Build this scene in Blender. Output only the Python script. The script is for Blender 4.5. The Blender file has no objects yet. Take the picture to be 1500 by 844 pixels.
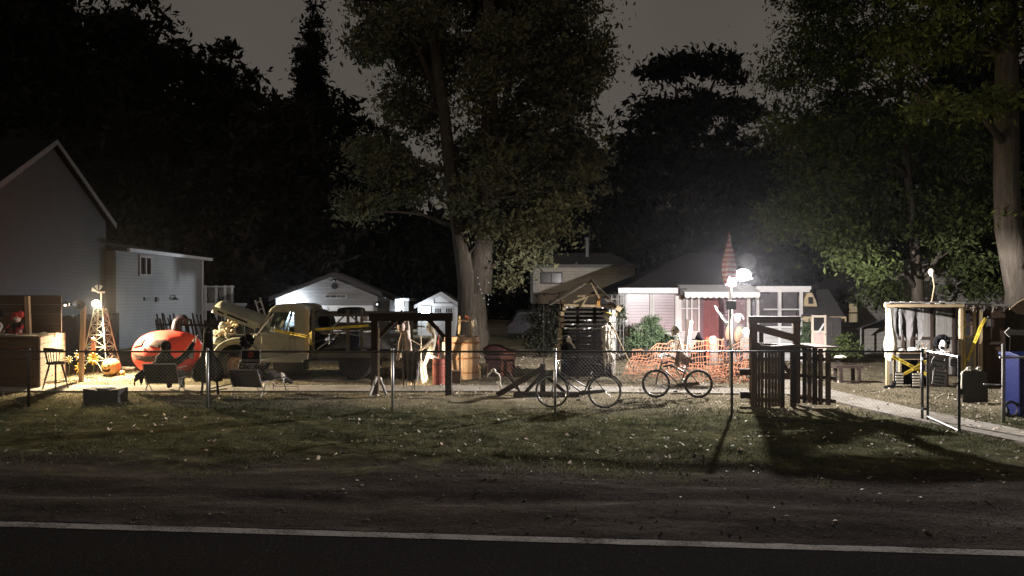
# Night garden with a skeleton display behind a chain link fence
EXPO = 0.0; SKY_STR = 1.0; SUN_E = 0.21; P_WARM = 6000; P_SPOT = 1500; P_FLOOD = 12500; HAZE = .00009
import bpy, bmesh, math, random
import numpy as np
from mathutils import Vector, Matrix, noise as mnoise
R = math.radians
random.seed(11)
rng = np.random.default_rng(5)
sc = bpy.context.scene
COL = sc.collection
F = 1125.0; HOR = 432.0; CAMZ = 2.3

def gz(x, y=0):
    return -0.06 - 0.0153 * max(-40, min(40, x))
def at(px, py, d):
    return Vector(((px - 750) * d / F, d, CAMZ - (py - HOR) * d / F))
def xw(px, d): return (px - 750) * d / F
def zw(py, d): return CAMZ - (py - HOR) * d / F
def onground(px, d, dz=0.0):
    x = xw(px, d); return Vector((x, d, gz(x) + dz))

# ---------------------------------------------------------------- mesh builder
class MB:
    def __init__(self, M=None):
        self.v = []; self.f = []; self.M = M or Matrix.Identity(4)
    def add(self, vs, fs, M=None):
        b = len(self.v); T = self.M @ M if M is not None else self.M
        self.v.extend([tuple(T @ Vector(p)) for p in vs])
        self.f.extend([tuple(b + i for i in f) for f in fs])
        return self
    def box(self, c, s, rot=None):
        x, y, z = s[0]/2, s[1]/2, s[2]/2
        vs = [(-x,-y,-z),(x,-y,-z),(x,y,-z),(-x,y,-z),(-x,-y,z),(x,-y,z),(x,y,z),(-x,y,z)]
        fs = [(0,3,2,1),(4,5,6,7),(0,1,5,4),(1,2,6,5),(2,3,7,6),(3,0,4,7)]
        M = Matrix.Translation(c)
        if rot is not None:
            M = M @ (rot.to_4x4() if hasattr(rot, 'to_4x4') else rot)
        return self.add(vs, fs, M)
    def bb(self, x0, x1, y0, y1, z0, z1):
        return self.box(((x0+x1)/2, (y0+y1)/2, (z0+z1)/2), (abs(x1-x0), abs(y1-y0), abs(z1-z0)))
    def beam(self, p0, p1, w, h, up=(0,0,1)):
        p0 = Vector(p0); p1 = Vector(p1); d = p1 - p0; L = d.length
        if L < 1e-6: return self
        d.normalize(); u = Vector(up)
        if abs(d.dot(u)) > .98: u = Vector((0,1,0))
        s = d.cross(u).normalized(); u2 = s.cross(d)
        vs = []
        for t in (p0, p1):
            for a, b in ((-1,-1),(1,-1),(1,1),(-1,1)):
                vs.append(t + s*(a*w/2) + u2*(b*h/2))
        fs = [(0,1,2,3),(7,6,5,4),(0,4,5,1),(1,5,6,2),(2,6,7,3),(3,7,4,0)]
        return self.add(vs, fs)
    def tube(self, pts, r, n=6, closed=False, caps=True):
        pts = [Vector(p) for p in pts]; m = len(pts)
        if not hasattr(r, '__len__'): r = [r]*m
        vs = []; fs = []; pu = None
        for i, p in enumerate(pts):
            if closed: d = pts[(i+1) % m] - pts[i-1]
            else: d = pts[min(i+1, m-1)] - pts[max(i-1, 0)]
            if d.length < 1e-9: d = Vector((0,0,1))
            d.normalize()
            if pu is None:
                u = Vector((0,0,1)) if abs(d.z) < .9 else Vector((1,0,0))
            else: u = pu
            s = d.cross(u)
            if s.length < 1e-4: s = d.cross(Vector((.3,.8,.5)))
            s.normalize(); u = s.cross(d).normalized(); pu = u
            for k in range(n):
                a = 2*math.pi*k/n
                vs.append(p + (s*math.cos(a) + u*math.sin(a))*r[i])
        R_ = m if closed else m-1
        for i in range(R_):
            j = (i+1) % m
            for k in range(n):
                l = (k+1) % n
                fs.append((i*n+k, i*n+l, j*n+l, j*n+k))
        if caps and not closed:
            fs.append(tuple(range(n))[::-1]); fs.append(tuple((m-1)*n+k for k in range(n)))
        return self.add(vs, fs)
    def cyl(self, p0, p1, r0, r1=None, n=12):
        return self.tube([p0, p1], [r0, r0 if r1 is None else r1], n)
    def ell(self, c, rad, n=12, m=8, rough=0.0, seed=0.0, freq=1.5, M=None):
        if not hasattr(rad, '__len__'): rad = (rad,)*3
        vs = [(0,0,-1)]; 
        for i in range(1, m):
            t = -math.pi/2 + math.pi*i/m
            for k in range(n):
                a = 2*math.pi*k/n
                vs.append((math.cos(t)*math.cos(a), math.cos(t)*math.sin(a), math.sin(t)))
        vs.append((0,0,1)); fs = []
        for k in range(n): fs.append((0, 1+(k+1)%n, 1+k))
        for i in range(m-2):
            for k in range(n):
                a = 1+i*n+k; b = 1+i*n+(k+1)%n
                fs.append((a, b, b+n, a+n))
        L = len(vs)-1; o = 1+(m-2)*n
        for k in range(n): fs.append((o+k, o+(k+1)%n, L))
        out = []
        for p in vs:
            q = Vector(p)
            if rough: q = q*(1+rough*mnoise.noise(q*freq+Vector((seed,seed*1.7,seed*.3))))
            out.append((q.x*rad[0], q.y*rad[1], q.z*rad[2]))
        T = Matrix.Translation(c)
        if M is not None: T = T @ M.to_4x4()
        return self.add(out, fs, T)
    def lathe(self, prof, c=(0,0,0), n=16, rot=None):
        vs = []; fs = []; m = len(prof)
        for r, z in prof:
            for k in range(n):
                a = 2*math.pi*k/n; vs.append((r*math.cos(a), r*math.sin(a), z))
        for i in range(m-1):
            for k in range(n):
                l = (k+1) % n; fs.append((i*n+k, i*n+l, (i+1)*n+l, (i+1)*n+k))
        if prof[0][0] > 1e-4: fs.append(tuple(range(n))[::-1])
        if prof[-1][0] > 1e-4: fs.append(tuple((m-1)*n+k for k in range(n)))
        M = Matrix.Translation(c)
        if rot is not None: M = M @ rot.to_4x4()
        return self.add(vs, fs, M)
    def prism(self, poly, y0, y1, swap=None):
        """poly of (x, z) extruded in y (swap 'x': poly of (y, z) extruded in x; 'z': (x, y) in z)"""
        n = len(poly); vs = []
        for t in (y0, y1):
            for a, b in poly:
                vs.append((a, t, b) if swap is None else ((t, a, b) if swap == 'x' else (a, b, t)))
        fs = [tuple(range(n)), tuple(range(2*n-1, n-1, -1))]
        for i in range(n):
            j = (i+1) % n; fs.append((i, i+n, j+n, j))
        return self.add(vs, fs)
    def torus(self, c, R0, r, axis='y', n=28, m=8, squash=1.0):
        pts = []
        for k in range(n):
            a = 2*math.pi*k/n
            if axis == 'y': pts.append((c[0]+R0*math.cos(a), c[1], c[2]+R0*math.sin(a)))
            elif axis == 'x': pts.append((c[0], c[1]+R0*math.cos(a), c[2]+R0*math.sin(a)))
            else: pts.append((c[0]+R0*math.cos(a), c[1]+R0*math.sin(a), c[2]))
        return self.tube(pts, r, m, closed=True)
    def sheet(self, rows, thick=0.0):
        """rows: grid of points; both sides get geometry if thick"""
        n = len(rows[0]); vs = [p for r_ in rows for p in r_]; fs = []
        for i in range(len(rows)-1):
            for k in range(n-1):
                fs.append((i*n+k, i*n+k+1, (i+1)*n+k+1, (i+1)*n+k))
        return self.add(vs, fs)

def link(name, v, f, m, parent=None, smooth=False):
    me = bpy.data.meshes.new(name)
    me.from_pydata(v, [], f); me.update()
    if not smooth is False:
        me.polygons.foreach_set('use_smooth', [True]*len(me.polygons))
    o = bpy.data.objects.new(name, me); COL.objects.link(o)
    if m: me.materials.append(m)
    if parent: o.parent = parent
    return o
def link_np(name, V, Q, m, parent=None):
    """V (n,3) float, Q (k,4) or (k,3) int"""
    me = bpy.data.meshes.new(name); k, w = Q.shape
    me.vertices.add(len(V)); me.vertices.foreach_set('co', V.astype(np.float32).ravel())
    me.loops.add(k*w); me.loops.foreach_set('vertex_index', Q.astype(np.int32).ravel())
    me.polygons.add(k); me.polygons.foreach_set('loop_start', np.arange(0, k*w, w, dtype=np.int32))
    me.update(calc_edges=True)
    o = bpy.data.objects.new(name, me); COL.objects.link(o)
    if m: me.materials.append(m)
    if parent: o.parent = parent
    return o
def tag(o, label=None, cat=None, group=None, kind=None):
    if label: o['label'] = label
    if cat: o['category'] = cat
    if group: o['group'] = group
    if kind: o['kind'] = kind
    return o
SPLIT = {'post', 'frame_rail', 'railing', 'pillar', 'side_glass', 'leg', 'rail', 'brace', 'stake', 'upright', 'door_frame', 'stile', 'hinge', 'bulb', 'rafter', 'side_rail',
         'wall_frame', 'corner_post', 'prop_stake', 'porch_post', 'porch_rail', 'roof_beam', 'prop_rod', 'stub_rail', 'batten', 'hoop', 'door_surround', 'wall_vent', 'lamp_lens', 'stretcher', 'chain', 'tether', 'frame', 'trim', 'tie', 'eave_block'}
def pieces(v, f):
    par = list(range(len(v)))
    def fd(i):
        while par[i] != i: par[i] = par[par[i]]; i = par[i]
        return i
    for p in f:
        a = fd(p[0])
        for i in p[1:]: par[fd(i)] = a
    G = {}
    for p in f: G.setdefault(fd(p[0]), []).append(p)
    out = []
    for fs in G.values():
        ids = sorted({i for p in fs for i in p}); mp = {i: k for k, i in enumerate(ids)}
        out.append(([v[i] for i in ids], [tuple(mp[i] for i in p) for p in fs]))
    return out
class Thing:
    """an Empty at the thing's base; parts are given in world space unless local=True"""
    def __init__(s, name, label, cat, loc, rz=0.0, local=False, group=None):
        s.o = bpy.data.objects.new(name, None); COL.objects.link(s.o)
        s.o.location = loc; s.o.rotation_euler = (0, 0, rz); s.local = local
        s.o.empty_display_size = .1; s.loc = Vector(loc)
        tag(s.o, label, cat, group)
    def part(s, name, mb, m, parent=None, smooth=False, label=None, bevel=0.0, remesh=0.0, solid=0.0, subsurf=0):
        v = mb.v
        if not s.local: v = [(p[0]-s.loc.x, p[1]-s.loc.y, p[2]-s.loc.z) for p in v]
        groups = [(v, mb.f)]
        if name in SPLIT:
            pcs = pieces(v, mb.f)
            if 1 < len(pcs) <= 30: groups = pcs
        for v, f in groups:
            o = link(name, v, f, m, parent or s.o, smooth)
            mods(o, bevel, remesh, solid, subsurf)
            if label: o['label'] = label
        return o
def mods(o, bevel=0, remesh=0, solid=0, subsurf=0):
    if solid:
        md = o.modifiers.new('solid', 'SOLIDIFY'); md.thickness = solid; md.offset = 0
    if bevel:
        md = o.modifiers.new('bevel', 'BEVEL'); md.width = bevel; md.segments = 2; md.limit_method = 'ANGLE'
    if remesh:
        md = o.modifiers.new('remesh', 'REMESH'); md.mode = 'VOXEL'; md.voxel_size = remesh; md.use_smooth_shade = True
        md = o.modifiers.new('smooth', 'SMOOTH'); md.iterations = 4; md.factor = .5
    if subsurf:
        md = o.modifiers.new('sub', 'SUBSURF'); md.levels = subsurf; md.render_levels = subsurf
def single(name, mb, m, label, cat, group=None, smooth=False, kind=None, base=None, **kw):
    """a thing that is one mesh, origin at its base"""
    xs = [p[0] for p in mb.v]; ys = [p[1] for p in mb.v]; zs = [p[2] for p in mb.v]
    b = base or ((min(xs)+max(xs))/2, (min(ys)+max(ys))/2, min(zs))
    o = link(name, [(p[0]-b[0], p[1]-b[1], p[2]-b[2]) for p in mb.v], mb.f, m, None, smooth)
    o.location = b; mods(o, **kw)
    return tag(o, label, cat, group, kind)
def copy_tree(o, parent=None):
    c = o.copy(); COL.objects.link(c); c.parent = parent
    for ch in list(o.children): copy_tree(ch, c)
    return c

# ---------------------------------------------------------------- materials
MATS = {}
class NT:
    def __init__(s, name):
        s.m = bpy.data.materials.new(name); s.m.use_nodes = True
        s.t = s.m.node_tree; s.t.nodes.clear()
        s.out = s.n('ShaderNodeOutputMaterial')
    def n(s, t, **kw):
        nd = s.t.nodes.new(t)
        for k, v in kw.items():
            if k.startswith('i_'):
                key = k[2:]
                key = int(key) if key.isdigit() else key.replace('_', ' ')
                nd.inputs[key].default_value = v
            else: setattr(nd, k, v)
        return nd
    def l(s, a, b): s.t.links.new(a, b)
    def noise(s, scale, detail=4, rough=.6, vec=None, stretch=None):
        tc = vec
        if tc is None: tc = s.n('ShaderNodeTexCoord').outputs['Object']
        if stretch:
            mp = s.n('ShaderNodeMapping'); mp.inputs['Scale'].default_value = stretch
            s.l(tc, mp.inputs[0]); tc = mp.outputs[0]
        nz = s.n('ShaderNodeTexNoise', i_Scale=scale, i_Detail=detail, i_Roughness=rough)
        s.l(tc, nz.inputs['Vector']); return nz.outputs['Fac']
    def ramp(s, fac, stops):
        r = s.n('ShaderNodeValToRGB'); e = r.color_ramp.elements
        while len(e) < len(stops): e.new(.5)
        for k, (p, c) in enumerate(stops):
            e[k].position = p; e[k].color = (*c, 1) if len(c) == 3 else c
        s.l(fac, r.inputs[0]); return r.outputs[0]
    def math(s, op, a, b=None, c=None, clamp=False):
        nd = s.n('ShaderNodeMath', operation=op); nd.use_clamp = clamp
        for k, v in enumerate((a, b, c)):
            if v is None: continue
            if hasattr(v, 'is_linked'): s.l(v, nd.inputs[k])
            else: nd.inputs[k].default_value = v
        return nd.outputs[0]
    def mix(s, fac, a, b, blend='MIX'):
        nd = s.n('ShaderNodeMix', data_type='RGBA', blend_type=blend)
        for k, v in ((0, fac), (6, a), (7, b)):
            if hasattr(v, 'is_linked'): s.l(v, nd.inputs[k])
            else: nd.inputs[k].default_value = v if k == 0 else ((*v, 1) if len(v) == 3 else v)
        return nd.outputs[2]
    def bump(s, h, strength=.4, dist=.02):
        b = s.n('ShaderNodeBump', i_Strength=strength, i_Distance=dist); s.l(h, b.inputs['Height'])
        return b.outputs[0]
    def bsdf(s, col, rough=.7, metal=0.0, spec=.4, normal=None, roughn=None, **kw):
        b = s.n('ShaderNodeBsdfPrincipled', i_Roughness=rough, i_Metallic=metal)
        b.inputs['Specular IOR Level'].default_value = spec
        if hasattr(col, 'is_linked'): s.l(col, b.inputs['Base Color'])
        else: b.inputs['Base Color'].default_value = (*col, 1)
        if normal is not None: s.l(normal, b.inputs['Normal'])
        if roughn is not None: s.l(roughn, b.inputs['Roughness'])
        s.l(b.outputs[0], s.out.inputs[0]); return b
def sh(c, k): return tuple(min(1, x*k) for x in c)
def basic(name, col, rough=.7, metal=0.0, var=.35, scale=6.0, bump=.3, dist=.01, stretch=None, spec=.4):
    t = NT(name)
    nz = t.noise(scale, 5, .65, stretch=stretch)
    nb = t.noise(scale*.23, 2, .5)
    c = t.ramp(nz, [(.25, sh(col, 1-var)), (.75, sh(col, 1+var))])
    c = t.mix(t.math('MULTIPLY', nb, .5), c, sh(col, .75))
    nm = t.bump(nz, bump, dist) if bump else None
    t.bsdf(c, rough, metal, spec, nm); MATS[name] = t.m; return t.m
def wood(name, col, var=.45, axis='x', rough=.85):
    st = {'x': (.6, 9, 9), 'y': (9, .6, 9), 'z': (9, 9, .6)}[axis]
    t = NT(name)
    g = t.noise(3.0, 6, .7, stretch=st)
    g2 = t.noise(1.3, 3, .6)
    c = t.ramp(g, [(.28, sh(col, 1-var)), (.5, col), (.75, sh(col, 1+var*.7))])
    isl = t.n('ShaderNodeNewGeometry').outputs['Random Per Island']
    c = t.mix(t.math('MULTIPLY', isl, .45), c, sh(col, .55))
    c = t.mix(t.math('MULTIPLY', t.math('SUBTRACT', g2, .45, clamp=True), 1.6, clamp=True), c, sh(col, .45))
    t.bsdf(c, rough, 0, .25, t.bump(g, .5, .012)); MATS[name] = t.m; return t.m
def siding(name, col, pitch=.16, dirt=.25):
    t = NT(name)
    xyz = t.n('ShaderNodeSeparateXYZ'); t.l(t.n('ShaderNodeTexCoord').outputs['Object'], xyz.inputs[0])
    fr = t.math('FRACT', t.math('DIVIDE', xyz.outputs[2], pitch))
    h = t.math('SUBTRACT', 1.0, fr)
    nz = t.noise(1.2, 5, .6, stretch=(1, 1, .4)); n2 = t.noise(14, 3, .5)
    c = t.ramp(nz, [(.3, sh(col, 1-dirt)), (.7, col)])
    gap = t.math('LESS_THAN', fr, .10)
    c = t.mix(t.math('MULTIPLY', gap, .55), c, sh(col, .35))
    hh = t.math('ADD', h, t.math('MULTIPLY', n2, .08))
    t.bsdf(c, .55, 0, .35, t.bump(hh, .8, .02)); MATS[name] = t.m; return t.m
def emit(name, col, s):
    t = NT(name); e = t.n('ShaderNodeEmission', i_Strength=s); e.inputs[0].default_value = (*col, 1)
    t.l(e.outputs[0], t.out.inputs[0]); MATS[name] = t.m; return t.m
def foliage(name, dark, light, trans=.25):
    t = NT(name)
    isl = t.n('ShaderNodeNewGeometry').outputs['Random Per Island']
    big = t.noise(.45, 3, .6)
    f = t.math('ADD', t.math('MULTIPLY', isl, .6), t.math('MULTIPLY', big, .5), clamp=True)
    c = t.ramp(f, [(.2, dark), (.8, light)])
    b = t.n('ShaderNodeBsdfPrincipled', i_Roughness=.7); b.inputs['Specular IOR Level'].default_value = .15
    t.l(c, b.inputs['Base Color'])
    tr = t.n('ShaderNodeBsdfTranslucent'); t.l(c, tr.inputs[0])
    mx = t.n('ShaderNodeMixShader', i_Fac=trans); t.l(b.outputs[0], mx.inputs[1]); t.l(tr.outputs[0], mx.inputs[2])
    t.l(mx.outputs[0], t.out.inputs[0]); MATS[name] = t.m; return t.m
def glass(name, tint=(.8,.85,.9), gloss=.12, rough=.08, k=1.0):
    t = NT(name)
    a = t.n('ShaderNodeBsdfTransparent'); a.inputs[0].default_value = (*tint, 1)
    g = t.n('ShaderNodeBsdfGlossy', i_Roughness=rough); g.inputs[0].default_value = (.9, .9, .9, 1)
    fr = t.n('ShaderNodeFresnel', i_IOR=1.5)
    f = t.math('MULTIPLY', t.math('ADD', fr.outputs[0], gloss*.4, clamp=True), k)
    mx = t.n('ShaderNodeMixShader'); t.l(f, mx.inputs[0])
    t.l(a.outputs[0], mx.inputs[1]); t.l(g.outputs[0], mx.inputs[2]); t.l(mx.outputs[0], t.out.inputs[0])
    MATS[name] = t.m; return t.m

steel = basic('galvanised_steel', (.33,.33,.34), .42, .85, .3, 20, .1)
steel_dark = basic('dark_steel', (.10,.10,.10), .5, .7, .4, 20, .1)
wire = basic('fence_wire', (.13,.13,.13), .7, .2, .2, 30, 0)
w_pale = wood('pale_wood', (.46,.36,.22)); w_paleV = wood('pale_wood_upright', (.46,.36,.22), axis='z')
w_tan = wood('tan_wood', (.30,.22,.14)); w_tanV = wood('tan_wood_upright', (.30,.22,.14), axis='z')
w_brown = wood('brown_wood', (.13,.085,.055)); w_brownV = wood('brown_wood_upright', (.13,.085,.055), axis='z')
w_dark = wood('dark_wood', (.045,.032,.025)); w_darkV = wood('dark_wood_upright', (.045,.032,.025), axis='z')
w_grey = wood('grey_weathered_wood', (.26,.25,.23)); w_greyV = wood('grey_weathered_wood_upright', (.26,.25,.23), axis='z')
bone = basic('bone_plastic', (.58,.53,.43), .5, 0, .3, 14, .3, .006)
cream = basic('cream_lamp_paint', (.62,.55,.42), .6, 0, .25, 8, .2)
black = basic('black_cloth', (.010,.010,.011), .95, 0, .5, 12, .4, spec=.08)
blackp = basic('black_paint', (.02,.02,.02), .4, .0, .3, 8, .1)
rubber = basic('tyre_rubber', (.022,.021,.02), .8, 0, .4, 18, .4)
chrome = basic('dull_chrome', (.6,.6,.6), .25, 1, .2, 10, .05)
ragcloth = basic('grey_rag', (.33,.30,.26), .95, 0, .55, 5, .5, .02)
palecloth = basic('pale_muslin', (.62,.57,.47), .95, 0, .35, 6, .5, .02)
white = basic('white_paint', (.72,.72,.70), .5, 0, .15, 5, .15)
red = basic('red_cloth', (.5,.03,.03), .8, 0, .4, 8, .3)
yellow = basic('yellow_plastic', (.75,.5,.06), .5, 0, .2, 8, .1)
tape_y = basic('yellow_tape', (.78,.58,.07), .45, 0, .15, 8, .1)
skin = basic('pale_latex', (.62,.47,.38), .6, 0, .3, 10, .2)
tin = basic('grey_tin', (.28,.28,.29), .45, .6, .4, 7, .2)
# ================================================================ camera, sky, ambient light
cam = bpy.data.cameras.new('camera'); co = bpy.data.objects.new('camera', cam); COL.objects.link(co)
co.location = (0, 0, CAMZ); co.rotation_euler = (R(90), 0, 0)
cam.sensor_width = 36; cam.lens = 36*F/1500; cam.shift_y = 10/1500; cam.clip_end = 2000; cam.clip_start = .1
sc.camera = co
W = bpy.data.worlds.new('World'); sc.world = W; W.use_nodes = True
wt = W.node_tree; wt.nodes.clear()
wo = wt.nodes.new('ShaderNodeOutputWorld')
tc = wt.nodes.new('ShaderNodeTexCoord'); nz = wt.nodes.new('ShaderNodeTexNoise')
nz.inputs['Scale'].default_value = 1.6; nz.inputs['Detail'].default_value = 5
wt.links.new(tc.outputs['Generated'], nz.inputs['Vector'])
rp = wt.nodes.new('ShaderNodeValToRGB')
rp.color_ramp.elements[0].position = .25; rp.color_ramp.elements[0].color = (.058, .050, .043, 1)
rp.color_ramp.elements[1].position = .8; rp.color_ramp.elements[1].color = (.108, .094, .079, 1)
wt.links.new(nz.outputs['Fac'], rp.inputs[0])
sz = wt.nodes.new('ShaderNodeSeparateXYZ'); wt.links.new(tc.outputs['Generated'], sz.inputs[0])
gm = wt.nodes.new('ShaderNodeMapRange'); gm.inputs[1].default_value = .05; gm.inputs[2].default_value = .5; gm.inputs[3].default_value = 1.22; gm.inputs[4].default_value = .84
wt.links.new(sz.outputs[2], gm.inputs[0])
bg = wt.nodes.new('ShaderNodeBackground'); wt.links.new(gm.outputs[0], bg.inputs[1])
wt.links.new(rp.outputs[0], bg.inputs[0])
sky = wt.nodes.new('ShaderNodeTexSky'); sky.sky_type = 'NISHITA'; sky.sun_disc = False
sky.sun_elevation = R(50); sky.sun_rotation = R(190)
bg2 = wt.nodes.new('ShaderNodeBackground'); bg2.inputs[1].default_value = .0004
wt.links.new(sky.outputs[0], bg2.inputs[0])
ad = wt.nodes.new('ShaderNodeAddShader')
wt.links.new(bg.outputs[0], ad.inputs[0]); wt.links.new(bg2.outputs[0], ad.inputs[1])
wt.links.new(ad.outputs[0], wo.inputs[0])
def sun():
    l = bpy.data.lights.new('night_glow', 'SUN'); l.energy = SUN_E; l.angle = R(25); l.color = (1, .86, .76)
    o = bpy.data.objects.new('night_glow', l); COL.objects.link(o)
    d = Vector((.18, .62, -.76)); o.rotation_euler = d.to_track_quat('-Z', 'Y').to_euler()
sun()
def lamp(kind, name, loc, power, col, radius, parent=None, target=None, angle=120, blend=.6):
    l = bpy.data.lights.new(name, kind); l.energy = power; l.color = col; l.shadow_soft_size = radius
    o = bpy.data.objects.new(name, l); COL.objects.link(o); o.location = loc
    if kind == 'SPOT':
        l.spot_size = R(angle); l.spot_blend = blend
        o.rotation_euler = (Vector(target)-Vector(loc)).to_track_quat('-Z', 'Y').to_euler()
    return o
sc.view_settings.view_transform = 'Standard'; sc.view_settings.look = 'None'
sc.view_settings.exposure = EXPO; sc.view_settings.gamma = 1
sc.render.engine = 'CYCLES'
sc.cycles.use_denoising = True
try: sc.cycles.denoiser = 'OPENIMAGEDENOISE'
except Exception: pass
sc.cycles.max_bounces = 5; sc.cycles.diffuse_bounces = 2; sc.cycles.glossy_bounces = 2
sc.cycles.transparent_max_bounces = 12; sc.cycles.transmission_bounces = 2
sc.cycles.sample_clamp_indirect = 4; sc.cycles.caustics_reflective = False; sc.cycles.caustics_refractive = False

# ================================================================ ground
def yline(x): return 7.43 - .0425*x
def lines(a, b, step, far, grow=1.25):
    c = list(np.arange(a, b+1e-6, step)); s = step
    lo = []; v = a
    while v > -far: s *= grow; v -= s; lo.append(v)
    s = step; hi = []; v = b
    while v < far: s *= grow; v += s; hi.append(v)
    return np.array(lo[::-1] + c + hi)
PATH = [  # concrete walks: centre line, width
    ([(-14, 17.8), (-9, 18.25), (-4, 18.9), (0, 19.35), (3.5, 19.5), (6.6, 19.6), (7.6, 19.5)], 1.15),
    ([(7.7, 20.6), (7.9, 18.8), (8.25, 16.6), (8.75, 14.5), (9.3, 12.6), (9.6, 11.2)], 1.15),
    ([(7.9, 20.3), (7.7, 23), (6.9, 26.5), (7.2, 29.0)], 1.1)]
def pdist(x, y):
    d = np.full(x.shape, 9.)
    for pts, w in PATH:
        for (ax, ay), (bx, by) in zip(pts[:-1], pts[1:]):
            t = np.clip(((x-ax)*(bx-ax)+(y-ay)*(by-ay))/((bx-ax)**2+(by-ay)**2), 0, 1)
            d = np.minimum(d, np.hypot(x-ax-t*(bx-ax), y-ay-t*(by-ay)) - w/2)
    return d
def vnoise(x, y, s, seed=0):
    r = np.random.default_rng(seed); T = r.random((256, 256))
    X = x/s; Y = y/s; xi = np.floor(X).astype(int); yi = np.floor(Y).astype(int); fx = X-xi; fy = Y-yi
    fx = fx*fx*(3-2*fx); fy = fy*fy*(3-2*fy)
    g = lambda a, b: T[a % 256, b % 256]
    return (g(xi, yi)*(1-fx)+g(xi+1, yi)*fx)*(1-fy)+(g(xi, yi+1)*(1-fx)+g(xi+1, yi+1)*fx)*fy - .5
def gheight(x, y):
    base = -.06 - .0153*np.clip(x, -40, 40)
    e = y - (7.43-.0425*x)
    k = np.clip((e-.1)/.8, 0, 1); gr = np.clip((y-10.2)/1.5, 0, 1)
    far = np.clip((60-y)/20, 0, 1)
    b = vnoise(x, y, 1.7, 1)*.07 + vnoise(x, y*1.5, .55, 2)*.055*(.36+.64*gr) + vnoise(x, y, .24, 3)*.036*(.32+.68*gr)
    rut = -.05*np.exp(-((y-8.9-.1*np.sin(x*.7))/.28)**2) - .035*np.exp(-((y-10.5-.15*np.sin(x*.5+1))/.3)**2)
    pd = np.clip(pdist(x, y)/.5, 0, 1)
    return base + (b*far + rut)*k*pd - .03*(1-k) - .03*(1-pd)
xs = lines(-13, 13, .11, 420); ys = lines(6.4, 27, .11, 420)
GX, GY = np.meshgrid(xs, ys); GZ = gheight(GX, GY)
V = np.stack([GX, GY, GZ], -1).reshape(-1, 3); nx, ny = len(xs), len(ys)
ii = (np.arange(ny-1)[:, None]*nx + np.arange(nx-1)[None]).ravel()
Q = np.stack([ii, ii+1, ii+nx+1, ii+nx], -1)
t = NT('lawn_and_dirt')
tcn = t.n('ShaderNodeTexCoord'); xyz = t.n('ShaderNodeSeparateXYZ'); t.l(tcn.outputs['Object'], xyz.inputs[0])
n1 = t.noise(.55, 5, .65); n2 = t.noise(3.2, 6, .7); n3 = t.noise(24, 4, .75); n4 = t.noise(1.1, 4, .6, stretch=(.35, 1.6, 1))
yy = t.math('ADD', xyz.outputs[1], t.math('MULTIPLY', t.math('SUBTRACT', n1, .5), 4.6))
yy = t.math('ADD', yy, t.math('MULTIPLY', t.math('SUBTRACT', n2, .5), 3.0))
mr = t.n('ShaderNodeMapRange', i_1=10.1, i_2=11.6); t.l(yy, mr.inputs[0])
dirt = t.ramp(n4, [(.3, (.030, .026, .023)), (.55, (.060, .051, .045)), (.75, (.125, .108, .097))])
n5 = t.noise(5.5, 6, .75, stretch=(.45, 1.5, 1))
dirt = t.mix(t.math('MULTIPLY', t.math('SUBTRACT', n5, .46, clamp=True), 3.5, clamp=True), dirt, (.022, .019, .017))
dirt = t.mix(t.math('MULTIPLY', t.math('SUBTRACT', n3, .55, clamp=True), 3.0, clamp=True), dirt, (.17, .15, .135))
gr = t.ramp(n2, [(.3, (.018, .019, .012)), (.5, (.058, .062, .032)), (.68, (.135, .13, .072))])
straw = t.ramp(n3, [(.3, (.10, .082, .055)), (.7, (.40, .335, .235))])
mr2 = t.n('ShaderNodeMapRange', i_1=15.0, i_2=17.6, i_3=.10, i_4=.95); t.l(xyz.outputs[1], mr2.inputs[0])
pat = t.math('MULTIPLY', t.math('ADD', t.math('MULTIPLY', t.math('SUBTRACT', n1, .38), 2.4), .25, clamp=True), 1.0)
gr = t.mix(t.math('MULTIPLY', mr2.outputs[0], t.math('ADD', t.math('MULTIPLY', pat, .8), .3, clamp=True)), gr, straw)
gr = t.mix(t.math('MULTIPLY', t.math('SUBTRACT', n3, .5, clamp=True), 2.0, clamp=True), gr, (.03, .026, .016))
colr = t.mix(mr.outputs[0], dirt, gr)
hh = t.math('ADD', t.math('MULTIPLY', n3, .6), n2)
t.bsdf(colr, 1, 0, 0, t.bump(hh, 1.0, .06))
ground = tag(link_np('ground', V, Q, t.m), kind='structure')
ground.data.polygons.foreach_set('use_smooth', [True]*len(Q))

def strip(name, left, right, m, dz, thick=0, sub=1):
    mb = MB(); n = len(left); vs = []
    for a, b in zip(left, right):
        vs += [(a[0], a[1], gz(a[0])+dz), (b[0], b[1], gz(b[0])+dz)]
    fs = [(2*i, 2*i+1, 2*i+3, 2*i+2) for i in range(n-1)]
    if thick:
        k = len(vs); vs += [(x, y, z-thick) for x, y, z in vs]
        for i in range(n-1):
            for o_ in (0, 1):
                a, b = 2*i+o_, 2*i+2+o_; fs.append((a, b, b+k, a+k))
    mb.add(vs, fs); return tag(link(name, mb.v, mb.f, m), kind='structure')
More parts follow.
